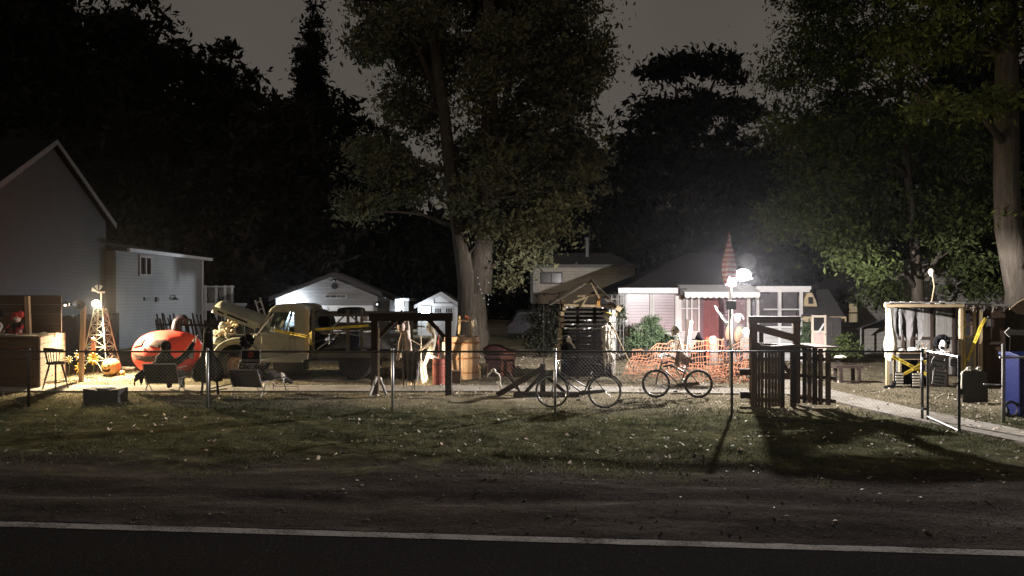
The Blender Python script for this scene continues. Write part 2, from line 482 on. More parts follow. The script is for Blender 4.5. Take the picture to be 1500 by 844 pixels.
# road with a ragged far edge
t = NT('asphalt')
a1 = t.noise(60, 3, .8); a2 = t.noise(.9, 4, .6, stretch=(.4, 1.5, 1)); a3 = t.noise(190, 2, .6)
c = t.ramp(a1, [(.3, (.013, .012, .012)), (.7, (.034, .032, .031))])
c = t.mix(t.math('MULTIPLY', a2, .5), c, (.018, .017, .016))
c = t.mix(t.math('MULTIPLY', t.math('SUBTRACT', t.noise(95, 2, .5), .64, clamp=True), 9.0, clamp=True), c, (.16, .155, .15))  # sparse pale grains: lamp glints put into the colour
rn = t.math('ADD', t.math('MULTIPLY', a2, .2), .68)
t.bsdf(c, .5, 0, .0, t.bump(t.math('ADD', a1, a3), .35, .006), roughn=rn); asphalt = t.m
rx = np.arange(-40, 40.01, .12)
far = [(x, yline(x)+.11+.05*mnoise.noise((x*3.1, 0, 0))+.05*mnoise.noise((x*.8, 3, 0))) for x in rx]
near = [(x, -9.0) for x in rx]
strip('road', near, far, asphalt, 0.0)
t = NT('worn_road_paint')
p1 = t.noise(38, 4, .75); p2 = t.noise(2.0, 4, .6)
c = t.ramp(t.math('ADD', t.math('MULTIPLY', p1, .6), t.math('MULTIPLY', p2, .45)), [(.40, (.03, .027, .025)), (.53, (.27, .25, .23)), (.72, (.40, .375, .35))])
t.bsdf(c, .9, 0, .0, t.bump(p1, .4, .004)); paint = t.m
strip('road_edge_line', [(x, yline(x)-.085+.012*mnoise.noise((x*5, 7, 0))) for x in rx],
      [(x, yline(x)+.075+.022*mnoise.noise((x*4, 9, 0))) for x in rx], paint, .004)
t = NT('concrete_walk')
c1 = t.noise(7, 6, .7); c2 = t.noise(.8, 3, .6); c3 = t.noise(45, 3, .6)
c = t.ramp(c1, [(.3, (.20, .185, .16)), (.7, (.36, .335, .29))])
c = t.mix(t.math('MULTIPLY', t.math('SUBTRACT', c2, .45, clamp=True), 2.5, clamp=True), c, (.15, .13, .10))
t.bsdf(c, 1, 0, .02, t.bump(t.math('ADD', c1, t.math('MULTIPLY', c3, .4)), .5, .012)); conc = t.m
def offset(pts, w):
    L, Rr = [], []
    for i, p in enumerate(pts):
        a = Vector(pts[max(0, i-1)]); b = Vector(pts[min(len(pts)-1, i+1)]); d = (b-a).normalized(); n = Vector((-d.y, d.x))
        L.append(tuple(Vector(p)+n*w/2)); Rr.append(tuple(Vector(p)-n*w/2))
    return L, Rr
def resample(pts, step=.3):
    out = []
    for a, b in zip(pts[:-1], pts[1:]):
        a = Vector(a); b = Vector(b); k = max(1, int((b-a).length/step))
        out += [tuple(a.lerp(b, i/k)) for i in range(k)]
    return out + [tuple(pts[-1])]
for k, (pts, w) in enumerate(PATH):
    L, Rr = offset(resample(pts), w)
    jig = lambda P: [(x+.05*mnoise.noise((x*2, y*2, k)), y+.05*mnoise.noise((x*2, y*2, 9+k))) for x, y in P]
    strip('concrete_path', jig(Rr), jig(L), conc, .012+.004*k, .05)

# grass blades and fallen leaves
def scatter(n, x0, x1, y0, y1, f):
    x = rng.uniform(x0, x1, n); y = rng.uniform(y0, y1, n)
    k = (rng.random(n) < f(x, y)) & (np.abs(x) < (y*.69+.6)); return x[k], y[k]
def fgrass(x, y):
    p = vnoise(x, y, 1.3, 11)+vnoise(x, y, .45, 12)*.7
    e = np.clip((y-10.5+p*3.6)/2.2, 0, 1)
    return e*np.clip(.5+p*1.6, .04, 1)*np.clip((y+2)/14, 0, 1)*(pdist(x, y) > -.04)*np.where(y > 18, .55, 1)
gx, gy = scatter(230000, -14, 14, 9.6, 25, fgrass)
n = len(gx); hgt = rng.gamma(4, .011, n)*np.where(gy > 16.2, .75, 1.0); a = rng.uniform(0, 6.28, n); w = rng.uniform(.005, .011, n)
b = np.stack([gx, gy, gheight(gx, gy)-.006], -1)
dx = np.stack([np.cos(a)*w, np.sin(a)*w, 0*a], -1)
ln = np.stack([rng.normal(0, .45, n)*hgt, rng.normal(0, .45, n)*hgt, hgt], -1)
V = np.concatenate([b-dx, b+dx, b+ln]); Q = np.stack([np.arange(n), np.arange(n)+n, np.arange(n)+2*n], -1)
m_grass = foliage('grass_blades', (.020, .026, .012), (.092, .092, .050), .3)
tag(link_np('grass', V, Q, m_grass), 'short patchy grass and weeds covering the lawn', 'grass', kind='stuff')
def fleaf(x, y):
    p = vnoise(x, y, 2.3, 21)+vnoise(x, y, .6, 22)
    return np.clip(.35+p*.9, .02, 1)*np.clip((y-7.6)/8, .05, 1)*np.clip(.6+x*.05, .25, 1)
lx, ly = scatter(21000, -14, 13, 7.7, 30, fleaf)
n = len(lx); s = np.minimum(rng.gamma(3, .010, n)+.008, .044)*np.where(ly < 10.4, .7, .92); a = rng.uniform(0, 6.28, n)
c0 = np.stack([lx, ly, np.where(pdist(lx, ly) < 0, -.06-.0153*lx+.03, gheight(lx, ly)+np.where(ly < 10.8, .003, .012))], -1)
u = np.stack([np.cos(a), np.sin(a), rng.normal(0, .5, n)*np.where(ly < 10.8, .25, 1)], -1)*s[:, None]
v = np.stack([-np.sin(a), np.cos(a), rng.normal(0, .45, n)*np.where(ly < 10.8, .3, 1)], -1)*(s*rng.uniform(.5, .8, n))[:, None]
V = np.concatenate([c0-u, c0-v+[0, 0, .01], c0+u, c0+v+[0, 0, .01]])
Q = np.stack([np.arange(n)+k*n for k in range(4)], -1)
m_dead = foliage('dry_leaves', (.10, .075, .05), (.75, .66, .54), .25)
tag(link_np('fallen_leaves', V, Q, m_dead), 'dry fallen leaves scattered over lawn and dirt', 'leaves', kind='stuff')

# loose stones on the shoulder
n = 3000; sx_ = rng.uniform(-9, 9, n); sy_ = rng.uniform(7.65, 11.6, n); sr = rng.gamma(2.2, .003, n)+.003
O = np.array([[1, 0, 0], [0, 1, 0], [-1, 0, 0], [0, -1, 0], [0, 0, .75], [0, 0, -.5]])
V = (O[None]*rng.uniform(.6, 1.4, (n, 6, 1)))*sr[:, None, None]+np.stack([sx_, sy_, gheight(sx_, sy_)+sr*.3], -1)[:, None]
T3 = np.array([[0, 1, 4], [1, 2, 4], [2, 3, 4], [3, 0, 4], [1, 0, 5], [2, 1, 5], [3, 2, 5], [0, 3, 5]])
Q = (np.arange(n)[:, None, None]*6+T3[None]).reshape(-1, 3)
tag(link_np('gravel', V.reshape(-1, 3), Q, basic('gravel_stone', (.13, .12, .11), .95, 0, .5, 30, 0, spec=.05)), 'loose gravel and clods on the dirt shoulder', 'gravel', kind='stuff')
# ================================================================ trees
t = NT('tree_bark')
k1 = t.noise(2.2, 6, .7, stretch=(2.6, 2.6, .45)); k2 = t.noise(.6, 3, .6)
c = t.ramp(k1, [(.32, (.045, .038, .031)), (.55, (.08, .068, .055)), (.75, (.145, .128, .106))])
c = t.mix(t.math('MULTIPLY', k2, .4), c, (.07, .06, .045))
t.bsdf(c, 1, 0, .03, t.bump(k1, 1.0, .06)); bark = t.m
LEAF = {
 'olive': foliage('leaves_olive', (.060, .063, .036), (.17, .17, .092)),
 'green': foliage('leaves_green', (.024, .034, .013), (.095, .122, .038)),
 'near': foliage('leaves_near', (.030, .048, .014), (.15, .18, .05)),
 'dark': foliage('leaves_dark', (.005, .006, .004), (.015, .016, .010), .1),
 'rust': foliage('leaves_rust', (.009, .007, .005), (.026, .019, .012), .1),
 'shrub': foliage('leaves_shrub', (.035, .055, .028), (.10, .14, .075), .1)}
def leafmesh(blobs, n, leaf, clump, seed, per=55, shell=.55):
    r = np.random.default_rng(seed); tot = sum(b[2] for b in blobs); C = []
    for c, rad, w in blobs:
        m = max(1, int(n/per*w/tot)); d = r.normal(size=(m, 3)); d /= np.linalg.norm(d, axis=1)[:, None]
        q = r.random(m)**(1-shell*.75)
        q *= 1+.22*np.sin(d[:, 0]*5+seed)*np.cos(d[:, 2]*4+d[:, 1]*3)
        C.append(np.array(c)+d*q[:, None]*np.array(rad))
    C = np.concatenate(C); m = len(C)
    sz = np.clip(r.lognormal(0, .4, m), .4, 2.0)*clump
    k = np.repeat(np.arange(m), per); N = len(k)
    P = C[k]+r.normal(size=(N, 3))*sz[k][:, None]*np.array([1, 1, .55])*.6
    s = leaf*np.clip(r.lognormal(0, .38, N), .4, 2.1)
    u = r.normal(size=(N, 3)); u[:, 2] -= .35; u /= np.linalg.norm(u, axis=1)[:, None]
    v = np.cross(u, r.normal(size=(N, 3))); v /= np.linalg.norm(v, axis=1)[:, None]
    nn = np.cross(u, v)
    u *= s[:, None]; v *= (s*.42)[:, None]; nn *= (s*.16)[:, None]
    V = np.concatenate([P-u, P-v+nn, P+u, P+v+nn]); Q = np.stack([np.arange(N)+j*N for j in range(4)], -1)
    return V, Q
def limb(p0, p1, r0, r1, seed, wig=.12, n=7, sag=0.0):
    p0 = Vector(p0); p1 = Vector(p1); L = (p1-p0).length; pts = []; rr = []
    for i in range(n+1):
        f = i/n; q = p0.lerp(p1, f)
        if 0 < i < n:
            q += Vector((mnoise.noise((seed, f*2.5, 1)), mnoise.noise((seed, f*2.5, 5)), mnoise.noise((seed, f*2.5, 9))))*L*wig
            q.z += sag*math.sin(f*math.pi)
        pts.append(q); rr.append(r0+(r1-r0)*f**.8)
    return pts, rr
def tree(name, label, base, stems, blobs, n, leaf, clump, lm, seed, group=None, per=55, twigs=10, shell=.55, cat='tree'):
    T = Thing(name, label, cat, base, group=group)
    mb = MB(); tips = []
    for st in stems:
        pts, rr = st
        mb.tube(pts, rr, 12); tips.append((pts, rr))
    r = random.Random(seed)
    for c, rad, w in blobs:                               # limbs from the nearest stem into every clump of the crown
        for j in range(max(1, int(twigs*w))):
            tgt = Vector(c)+Vector((r.uniform(-.7, .7)*rad[0], r.uniform(-.7, .7)*rad[1], r.uniform(-.6, .7)*rad[2]))
            best = None
            for pts, rr in tips:
                for i in range(1, len(pts)):
                    q = pts[i]
                    if q.z > tgt.z+.4 and i < len(pts)-1 and q.z > pts[0].z+2.5: continue
                    dd = (q-tgt).length + (1.2 if q.z > tgt.z else 0)
                    if best is None or dd < best[0]: best = (dd, q, rr[i])
            if best:
                r0 = max(.03, min(best[2]*.5, .10))
                p, q = limb(best[1], tgt, r0, .012, r.random()*50, .1, 6, .15); mb.tube(p, q, 5)
    T.part('trunk', mb, bark, smooth=True)
    V, Q = leafmesh(blobs, n, leaf, clump, seed, per, shell)
    V = V - np.array(T.loc)
    link_np('crown', V, Q, LEAF[lm], T.o)
    return T
def P(px, py, d): return at(px, py, d)
def blob(px, py, d, rx, ry=None, rz=None, w=None):
    """a clump of crown whose middle is seen at px, py; radii in metres"""
    ry = ry or rx; rz = rz or rx
    return (tuple(at(px, py, d)), (rx, ry, rz), w if w is not None else (rx*ry*rz)**.66)
# the big two-stemmed tree in the yard
D = 31.0
b0 = onground(692, D, -.1)
s1 = [b0, P(692, 470, D), P(690, 420, D), P(686, 388, D), P(672, 330, D-.3), P(660, 250, D-.7), P(651, 170, D-1), P(640, 90, D-1.2), P(630, 0, D-1.3), P(626, -90, D-1.3)]
s2 = [P(700, 430, D), P(703, 395, D), P(708, 350, D-.5), P(712, 290, D-1.0), P(716, 210, D-1.4), P(718, 110, D-1.7), P(716, 0, D-1.8), P(712, -110, D-1.8)]
s3 = [P(716, 250, D+.3), P(735, 180, D+.6), P(752, 80, D+.9), P(775, -40, D+1)]
s4 = [P(652, 180, D), P(632, 120, D-.3), P(612, 70, D-.5), P(580, 20, D-.7)]
blobs = [blob(770, 330, D, 1.9, 1.8, 1.6), blob(800, 260, D, 2.3, 2, 1.9), blob(760, 200, D-.3, 2.2, 2, 1.8), blob(820, 120, D, 1.9, 2, 1.9),
         blob(790, 20, D, 2.6, 2.4, 2), blob(730, 60, D+1.2, 2.2, 2, 2.2), blob(860, 80, D, 1.1, 1.2, 1.2), blob(700, -40, D, 3, 3, 1.8),
         blob(590, 30, D, 1.8, 2, 1.5, 2.4), blob(548, 60, D+.3, 1.2, 1.2, 1.1, 1.2), blob(610, 160, D+.8, 1.7, 1.3, 1.4, 2.0), blob(555, 230, D+.5, 1.5, 1.4, 1.0, 1.5),
         blob(600, 270, D+1, 1.6, 1.4, 1.0), blob(530, 300, D+.6, 1.0, 1, .7), blob(630, 90, D+1.3, 1.8, 1.6, 1.6), blob(740, 290, D+1, 1.4, 1.4, 1.6),
         blob(765, 375, D-.3, .9, .9, .6), blob(690, 240, D+1.4, 1.5, 1.2, 1.8), blob(690, 280, D-1.0, .7, .6, .9, .5), blob(845, 220, D, 1.0, 1, 1.6), blob(722, 240, D-2.3, .7, .5, 1.4, .8), blob(712, 330, D-1.6, .5, .4, .8, .4), blob(700, 130, D-2.5, .8, .5, 1.0, .7), blob(668, 300, D-1.6, .35, .3, .5, .2), blob(735, 60, D-2.6, .9, .6, 1.2, .9), blob(640, 30, D-2, .6, .5, .8, .5), blob(540, -20, D, 1.2, 1.5, 1.2), blob(735, 410, D+.5, .5, .5, .4, .2)]
def rad(a): return a
T = tree('shade_tree', 'tall leafy tree with two pale trunks behind the timber frame', b0,
     [(s1, [.78, .6, .53, .5, .32, .26, .23, .21, .19, .12]), (s2, [.55, .52, .42, .37, .33, .28, .22, .12]), (s3, [.2, .16, .12, .06]), (s4, [.15, .12, .09, .05])],
     blobs, 128000, .09, .5, 'olive', 3, twigs=1.6)
# string of small lights on its trunk
mb = MB()
for px, py in ((700, 407), (702, 416), (704, 424), (706, 430), (709, 437), (715, 432), (716, 439), (715, 446), (716, 414)):
    q = P(px, py, D-.72); mb.ell(q, .016, 6, 4)
bulb_w = emit('string_bulb', (.9, .95, 1), .9)
ls = Thing('string_lights', 'string of tiny white bulbs wound on the big trunk', 'lights', P(708, 425, D-.75))
mw = MB(); mw.tube([P(a, b, D-.7) for a, b in ((699, 400), (702, 416), (705, 428), (709, 437), (715, 446))], .006, 4)
mw.tube([P(a, b, D-.7) for a, b in ((716, 408), (716, 425), (715, 446), (714, 470))], .006, 4)
ls.part('cord', mw, blackp); ls.part('bulb', mb, bulb_w)

# right: tall leaning trunk by the shack
D2 = 23.0
b1 = onground(1487, D2, -.1)
st = [b1, P(1497, 430, D2), P(1488, 385, D2), P(1477, 335, D2), P(1474, 260, D2), P(1474, 180, D2), P(1475, 80, D2), P(1478, -40, D2), P(1484, -200, D2)]
st2 = [P(1474, 215, D2), P(1440, 170, D2-.8), P(1400, 150, D2-1.4), P(1345, 150, D2-2)]
blobs = [blob(1425, 160, D2-1.2, .9, .8, .45), blob(1360, 155, D2-1.8, .8, .7, .35), blob(1470, 150, D2-.6, .7, .6, .4),
         blob(1480, 40, D2, 1.3, 1.5, 1.1), blob(1400, 30, D2, 1.5, 1.5, 1.2), blob(1500, -60, D2, 2.4, 2.2, 1.5), blob(1330, 60, D2+1, 1.3, 1.4, 1), blob(1380, -60, D2, 2, 2, 1.3),
         blob(1482, 325, D2-.2, .3, .3, .25, .12)]
tree('yard_tree', 'tall tree with pale leaning trunk beside the blue bin', b1, [(st, [.5, .43, .40, .36, .34, .33, .3, .26, .2]), (st2, [.12, .09, .06, .03])], blobs, 17000, .085, .42, 'near', 8, twigs=2)
# right: broad tree behind the shack, its lower leaves lit by the floodlight
D3 = 28.0
b2 = onground(1346, D3, -.1)
st = [b2, P(1346, 470, D3), P(1344, 420, D3), P(1340, 360, D3), P(1330, 260, D3), P(1318, 140, D3), P(1310, 20, D3)]
st2 = [P(1343, 425, D3), P(1322, 390, D3-.3), P(1295, 370, D3-.6), P(1265, 360, D3-1)]
st3 = [P(1343, 418, D3), P(1372, 380, D3), P(1395, 330, D3), P(1420, 270, D3)]
blobs = [blob(1255, 375, D3-1.5, .75, .7, .42, 1.0), blob(1285, 395, D3-1.2, .7, .6, .35, .6), blob(1225, 345, D3-1, 1.1, 1, .7), blob(1160, 320, D3, 1.5, 1.4, 1.0),
         blob(1215, 270, D3, 1.9, 1.7, 1.3), blob(1290, 310, D3+.5, 2.0, 1.6, 1.3), blob(1180, 190, D3, 1.8, 1.6, 1.3), blob(1280, 190, D3, 2.4, 2, 1.7),
         blob(1190, 90, D3, 1.7, 1.6, 1.4), blob(1290, 60, D3, 2.6, 2.2, 1.8), blob(1200, 0, D3, 1.7, 1.6, 1.3), blob(1300, -60, D3, 3, 2.4, 1.5), blob(1145, 115, D3, .8, .7, .45),
         blob(1390, 330, D3, 1.3, 1.3, 1.2), blob(1390, 220, D3+1, 2, 1.8, 1.6), blob(1410, 380, D3+1, 1.0, 1.0, .7), blob(1440, 300, D3+2, 1.6, 1.5, 1.5), blob(1290, 430, D3+4, 1.2, 1, .6), blob(1440, 420, D3+2.5, 1.3, 1, .6)]
tree('broadleaf_tree', 'broad leafy tree rising behind the makeshift shack, lower leaves catching the floodlight', b2,
     [(st, [.30, .22, .20, .17, .13, .1, .06]), (st2, [.1, .08, .06, .03]), (st3, [.1, .08, .06, .03])], blobs, 70000, .075, .5, 'green', 12, twigs=1.6)
# oak against the sky behind the bungalow
D4 = 52.0
b3 = onground(1010, D4, -.1)
st = [b3, P(1010, 420, D4), P(1006, 300, D4), P(1002, 200, D4), P(990, 130, D4)]
st2 = [P(1004, 230, D4), P(1030, 160, D4), P(1050, 110, D4)]
blobs = [blob(960, 105, D4, 1.5, 1.4, .75), blob(1000, 92, D4, 1.8, 1.6, .75), blob(1045, 95, D4, 1.7, 1.6, .7), blob(1080, 115, D4, .9, 1, .4), blob(1040, 150, D4, 1.8, 1.5, .8),
         blob(985, 170, D4, 2.8, 2.2, 1.7), blob(1085, 165, D4, 1.5, 1.5, .8), blob(935, 205, D4, 2.2, 2, 1.8), blob(1010, 240, D4, 4.2, 3, 3.2), blob(1075, 250, D4, 2.6, 2.4, 2.2), blob(920, 280, D4, 2.6, 2.4, 2.6), blob(1000, 340, D4, 6, 3, 3.4), blob(905, 360, D4, 2.4, 2.4, 2.4), blob(1105, 350, D4, 2.6, 2.6, 3.2)]
tree('oak_tree', 'dark flat-topped oak outlined on the night sky behind the bungalow', b3, [(st, [.5, .4, .34, .24, .1]), (st2, [.2, .15, .06])], blobs, 42000, .20, .62, 'dark', 21, twigs=1)
# left: the wall of dark trees
def darktree(px, d, top, half, seed, label, lm='dark', low=430, n=40000, slim=False):
    b = onground(px, d, -.1); r = random.Random(seed); bl = []
    H = zw(top, d); lowz = zw(low, d)
    k = 11
    for i in range(k):
        f = i/(k-1); z = lowz+(H-lowz)*f
        wd = half*d/F*(math.sin(math.pi*min(1, .18+f*.80))**.7 if not slim else (1.05-f)*.9)
        bl.append(((b.x+r.uniform(-.35, .35)*wd*(0 if slim else 1), d+r.uniform(-1, 1), z), (wd*r.uniform(.7, 1), wd*r.uniform(.6, .9), (H-lowz)/k*r.uniform(.8, 1.1)), wd*wd*.5+.3))
        if not slim:
            s_ = r.choice((-1, 1)); bl.append(((b.x+s_*wd*.8, d, z+r.uniform(-1, 1)), (wd*.4, wd*.4, (H-lowz)/k*.6), wd*.25))
    st = [b, Vector((b.x, d, lowz)), Vector((b.x+.3, d, (lowz+H)/2)), Vector((b.x, d, H*.93))]
    return tree('dark_tree' if not slim else 'cedar_tree', label, b, [(st, [.5, .4, .25, .05])], bl, n, .27 if not slim else .16, .85 if not slim else .5, lm, seed, group=None, twigs=.5)
darktree(30, 50, -60, 190, 31, 'leftmost of the dark trees, towering behind the pale gabled house', n=52000, low=330)
darktree(205, 54, 5, 150, 33, 'tall dark tree left of centre above the low house wing', n=56000)
darktree(320, 57, 85, 110, 35, 'dark rounded tree above the far end of the house wing')
darktree(405, 50, 150, 95, 37, 'rust tinged dark tree above the gabled garage', 'rust')
darktree(455, 56, -5, 62, 39, 'slim dark conifer spire between the dark trees and the big yard tree', slim=True, n=13000, low=190)
darktree(505, 60, 165, 95, 49, 'dark tree closing the gap left of the big two-stemmed tree', n=34000)
darktree(600, 62, 310, 130, 41, 'low dark tree behind the small white shed', n=26000)
darktree(850, 60, 210, 110, 43, 'dark tree behind the raised neighbour house with flue', n=40000)
darktree(1130, 58, 215, 100, 45, 'dark tree behind the right end of the bungalow', n=36000)
darktree(1240, 56, 120, 120, 51, 'dark tree behind the broad leafy tree by the shack', n=34000)
darktree(1430, 48, 40, 150, 47, 'dark tree filling the sky behind the leaning trunk', n=40000)
# far wood closing the gaps low down
bl = [((x, 74+rng.uniform(-3, 3), rng.uniform(1.5, 7.0)), (5, 3, rng.uniform(4, 6)), 1) for x in np.arange(-70, 71, 4.5)]
V, Q = leafmesh(bl, 60000, .4, 1.3, 77)
tag(link_np('far_woods', V, Q, LEAF['dark']), 'dark band of far woods closing the view behind the houses', 'woods', kind='stuff')
# ================================================================ buildings
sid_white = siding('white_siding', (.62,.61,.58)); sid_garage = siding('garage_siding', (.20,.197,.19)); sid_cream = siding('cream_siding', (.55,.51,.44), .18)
sid_grey = siding('grey_siding', (.32,.30,.27), .18); sid_left = siding('dimmed_gable_siding', (.085,.082,.078), .13); sid_wing = siding('lamplit_wing_siding', (.22,.215,.205), .13)  # gable dimmed, wing paler: garage lamp's falloff put into the colours
roofm = basic('asphalt_shingles', (.045,.042,.042), .9, 0, .5, 9, .6, .03, stretch=(1, 1, 3))
trimw = basic('white_trim', (.50,.49,.48), .5, 0, .15, 3, .1)
darkglass = glass('window_glass', (.75,.78,.8), .15)
room_dark = basic('dark_room', (.02,.018,.018), .9, 0, .3, 3, 0)
blind = basic('window_blind', (.44,.29,.28), .7, 0, .12, 2, 0)
houseglass = glass('house_glass', (.85,.84,.86), .1, .35, .35)
dark_block = basic('dark_block', (.05,.045,.045), .9, 0, .4, 6, .3)
bluewhite = (.78, .88, 1.0)

# ---- pale gabled house at the left edge, its long side facing the yard
XW = -15.3
dulltrim = basic('dull_window_trim', (.28,.24,.23), .6)
h = Thing('pale_house', 'pale two storey house with steep gable and long low wing, left of the yard', 'house', (XW-4, 27, gz(-19)))
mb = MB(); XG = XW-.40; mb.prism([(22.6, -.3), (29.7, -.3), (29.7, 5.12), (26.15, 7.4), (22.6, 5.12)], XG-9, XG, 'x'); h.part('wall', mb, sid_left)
mb = MB()
for (ya, za), (yb, zb) in (((22.25, 4.92), (26.15, 7.42)), ((30.05, 4.92), (26.15, 7.42))):
    mb.prism([(ya, za), (yb, zb), (yb, zb+.17), (ya, za+.17)], XG-9.2, XG+.2, 'x')
rf = h.part('roof', mb, basic('black_shingles', (.010,.010,.010), .95, 0, .4, 9, .5, .03, spec=.02))
mb = MB()
for (ya, za), (yb, zb) in (((22.25, 4.90), (26.15, 7.40)), ((30.05, 4.90), (26.15, 7.40))):
    mb.prism([(ya, za-.02), (yb, zb+.02), (yb, zb+.18), (ya, za+.18)], XG+.205, XG+.24, 'x')
h.part('rake_board', mb, basic('dull_trim', (.20,.19,.18), .6), rf)
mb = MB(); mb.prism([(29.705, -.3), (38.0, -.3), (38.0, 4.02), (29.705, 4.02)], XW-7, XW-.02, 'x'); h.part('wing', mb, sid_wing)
mb = MB(); mb.prism([(XW+.25, 4.03), (XW+.25, 4.12), (XW-3.6, 4.75), (XW-7.2, 4.12), (XW-7.2, 4.03)], 30.1, 38.3); h.part('roof', mb, roofm)
mb = MB(); mb.bb(XW+.255, XW+.37, 30.03, 38.34, 3.99, 4.13); h.part('gutter', mb, trimw)
mb = MB(); mb.bb(XW-.01, XW+.03, 37.9, 38.02, -.2, 4.0); h.part('corner_board', mb, trimw)
mb = MB()
for a, b, c, d in ((31.5, 32.6, 3.84, 3.94), (31.5, 32.6, 3.08, 3.16)): mb.bb(XW-.01, XW+.04, a, b, c, d)
for y in (31.5, 32.02, 32.5): mb.bb(XW-.01, XW+.035, y, y+.1, 3.162, 3.838)
wn = h.part('window', mb, dulltrim)
mb = MB(); mb.bb(XW+.002, XW+.012, 31.6, 32.5, 3.16, 3.84); h.part('pane', mb, darkglass, wn)
mb = MB(); mb.bb(XW-.02, XW-.008, 31.6, 32.5, 3.16, 3.84); mb.bb(XW-.007, XW, 31.62, 31.9, 3.16, 3.6); h.part('curtain', mb, blind, wn)
mb = MB(); mb.bb(XW-.01, XW+.06, 31.9, 32.4, 2.06, 2.2); mb.bb(XW-.01, XW+.08, 32.95, 33.15, 2.0, 2.2); h.part('wall_vent', mb, blackp)
mb = MB(); mb.lathe([(.16, 0), (.03, .13), (.02, .2)], (XW+.16, 34.5, 2.08), 10); mb.beam((XW, 34.5, 2.26), (XW+.16, 34.5, 2.27), .03, .03); h.part('wall_lantern', mb, blackp)
dk = Thing('raised_deck', 'white railed deck with lattice panels behind the low house wing', 'deck', (-15.0, 40, gz(-15)))
mb = MB(); mb.bb(-16.4, -14.15, 39.0, 41, 1.72, 1.86); mb.bb(-16.4, -14.1, 38.95, 38.99, 1.5, 1.88); dk.part('platform', mb, trimw)
mb = MB()
for x in (-15.55, -15.0, -14.55, -14.2): mb.bb(x-.05, x+.05, 38.9, 39.0, 1.0, 2.78)
mb.bb(-16.4, -14.1, 38.88, 39.02, 2.68, 2.75)
for x in (-15.4, -14.2): mb.bb(x-.07, x+.07, 40.5, 40.64, -.2, 1.72)
rl = dk.part('railing', mb, trimw)
mb = MB()
for a, b in ((-15.5, -15.05), (-14.95, -14.6), (-14.5, -14.25)):
    n = 7
    for i in range(n):
        f = a+(b-a)*i/n
        mb.beam((f, 38.95, 1.9), (min(b, f+.45*.5), 38.95, 2.66), .012, .02); mb.beam((f, 38.96, 2.66), (min(b, f+.45*.5), 38.96, 1.9), .012, .02)
dk.part('lattice', mb, w_grey, rl)
# dark leaning stakes in front of it
mb = MB(); r = random.Random(4)
sf = Thing('stake_fence', 'dark row of leaning wooden stakes behind the inflatable pumpkin', 'fence', onground(270, 27.5))
for i in range(30):
    px = 226+i*3.3; b = onground(px+10, 27.5+r.uniform(-.15, .15), -.05); lean = r.uniform(.15, .45)
    mb.beam(b, b+Vector((-lean, r.uniform(-.1, .1), 1.45+r.uniform(-.15, .15))), .05, .03)
sf.part('stake', mb, w_dark)
mb = MB(); mb.beam(onground(228, 27.6, .5), onground(332, 27.6, .5), .04, .07); mb.beam(onground(228, 27.6, 1.1), onground(332, 27.6, 1.1), .04, .07); sf.part('rail', mb, w_dark)
lf = Thing('board_fence', 'low dark board fence along the side of the pale house', 'fence', (-13.8, 25, gz(-13)))
mb = MB()
for i in range(56): mb.bb(-14.2+.0*i, -14.16, 16.5+i*.2, 16.69+i*.2, gz(-14)-.05, 1.62+.04*math.sin(i*2.1))
lf.part('boards', mb, w_darkV)
mb = MB(); mb.bb(-14.26, -14.205, 16.5, 27.7, .4, .5); mb.bb(-14.26, -14.205, 16.5, 27.7, 1.2, 1.3); lf.part('rail', mb, w_dark)

# ---- white garage with lit gable
D = 36.0
g = Thing('white_garage', 'low white garage with shallow gable behind the old truck', 'garage', onground(487, D))
xl, xr, xp = xw(404, D), xw(571, D), xw(490, D); ze, zp, zb = 2.16, 3.22, gz(-9)-.2
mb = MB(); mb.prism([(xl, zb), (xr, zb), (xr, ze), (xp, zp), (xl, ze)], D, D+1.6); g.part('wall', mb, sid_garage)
mb = MB()
for xe in (xl-.22, xr+.22):
    zz = ze-.22*(zp-ze)/(xp-xl)
    mb.prism([(xe, zz+.03), (xp, zp+.03), (xp, zp+.13), (xe, zz+.13)], D-.3, D+1.7)
rf = g.part('roof', mb, roofm)
mb = MB()
for xe in (xl-.24, xr+.24):
    zz = ze-.24*(zp-ze)/(xp-xl)
    mb.prism([(xe, zz-.06), (xp, zp-.06), (xp, zp+.028), (xe, zz+.028)], D-.34, D-.305)
g.part('rake_board', mb, dark_block, rf)
mb = MB(); mb.lathe([(.15, 0), (.15, .05)], (xw(491, D), D-.01, zw(419, D)), 8, Matrix.Rotation(R(90), 3, 'X')); g.part('gable_vent', mb, blackp)
mb = MB(); mb.ell((xw(491, D), D-.1, zw(411, D)), (.07, .09, .07), 8, 6); mb.beam((xw(491, D), D, zw(411, D)), (xw(491, D), D-.1, zw(411, D)), .04, .04); g.part('gable_lamp', mb, blackp)
mb = MB(); mb.bb(xw(476, D), xw(508, D), D-.04, D-.003, zw(437, D), zw(431.5, D)); sg = g.part('sign_board', mb, basic('faded_sign', (.34,.33,.32), .7))
mb = MB(); r = random.Random(2); px = 477.2
for L in (7, 8, 5, 6):
    for k in range(L//2+1):
        w_ = r.uniform(.7, 1.3); mb.bb(xw(px, D), xw(px+w_, D), D-.05, D-.041, zw(436, D), zw(432.6+r.uniform(-.3, .3), D)); px += w_+.55
    px += 1.4
g.part('lettering', mb, blackp, sg)
mb = MB(); mb.bb(xw(418, D), xw(548, D), D-.06, D-.004, zw(447.4, D), zw(446, D))
for px in (418, 547): mb.bb(xw(px, D), xw(px+1.6, D), D-.06, D-.004, zb, zw(447.45, D))
fr = g.part('door_frame', mb, basic('grey_trim', (.2, .2, .2), .6))
mb = MB()
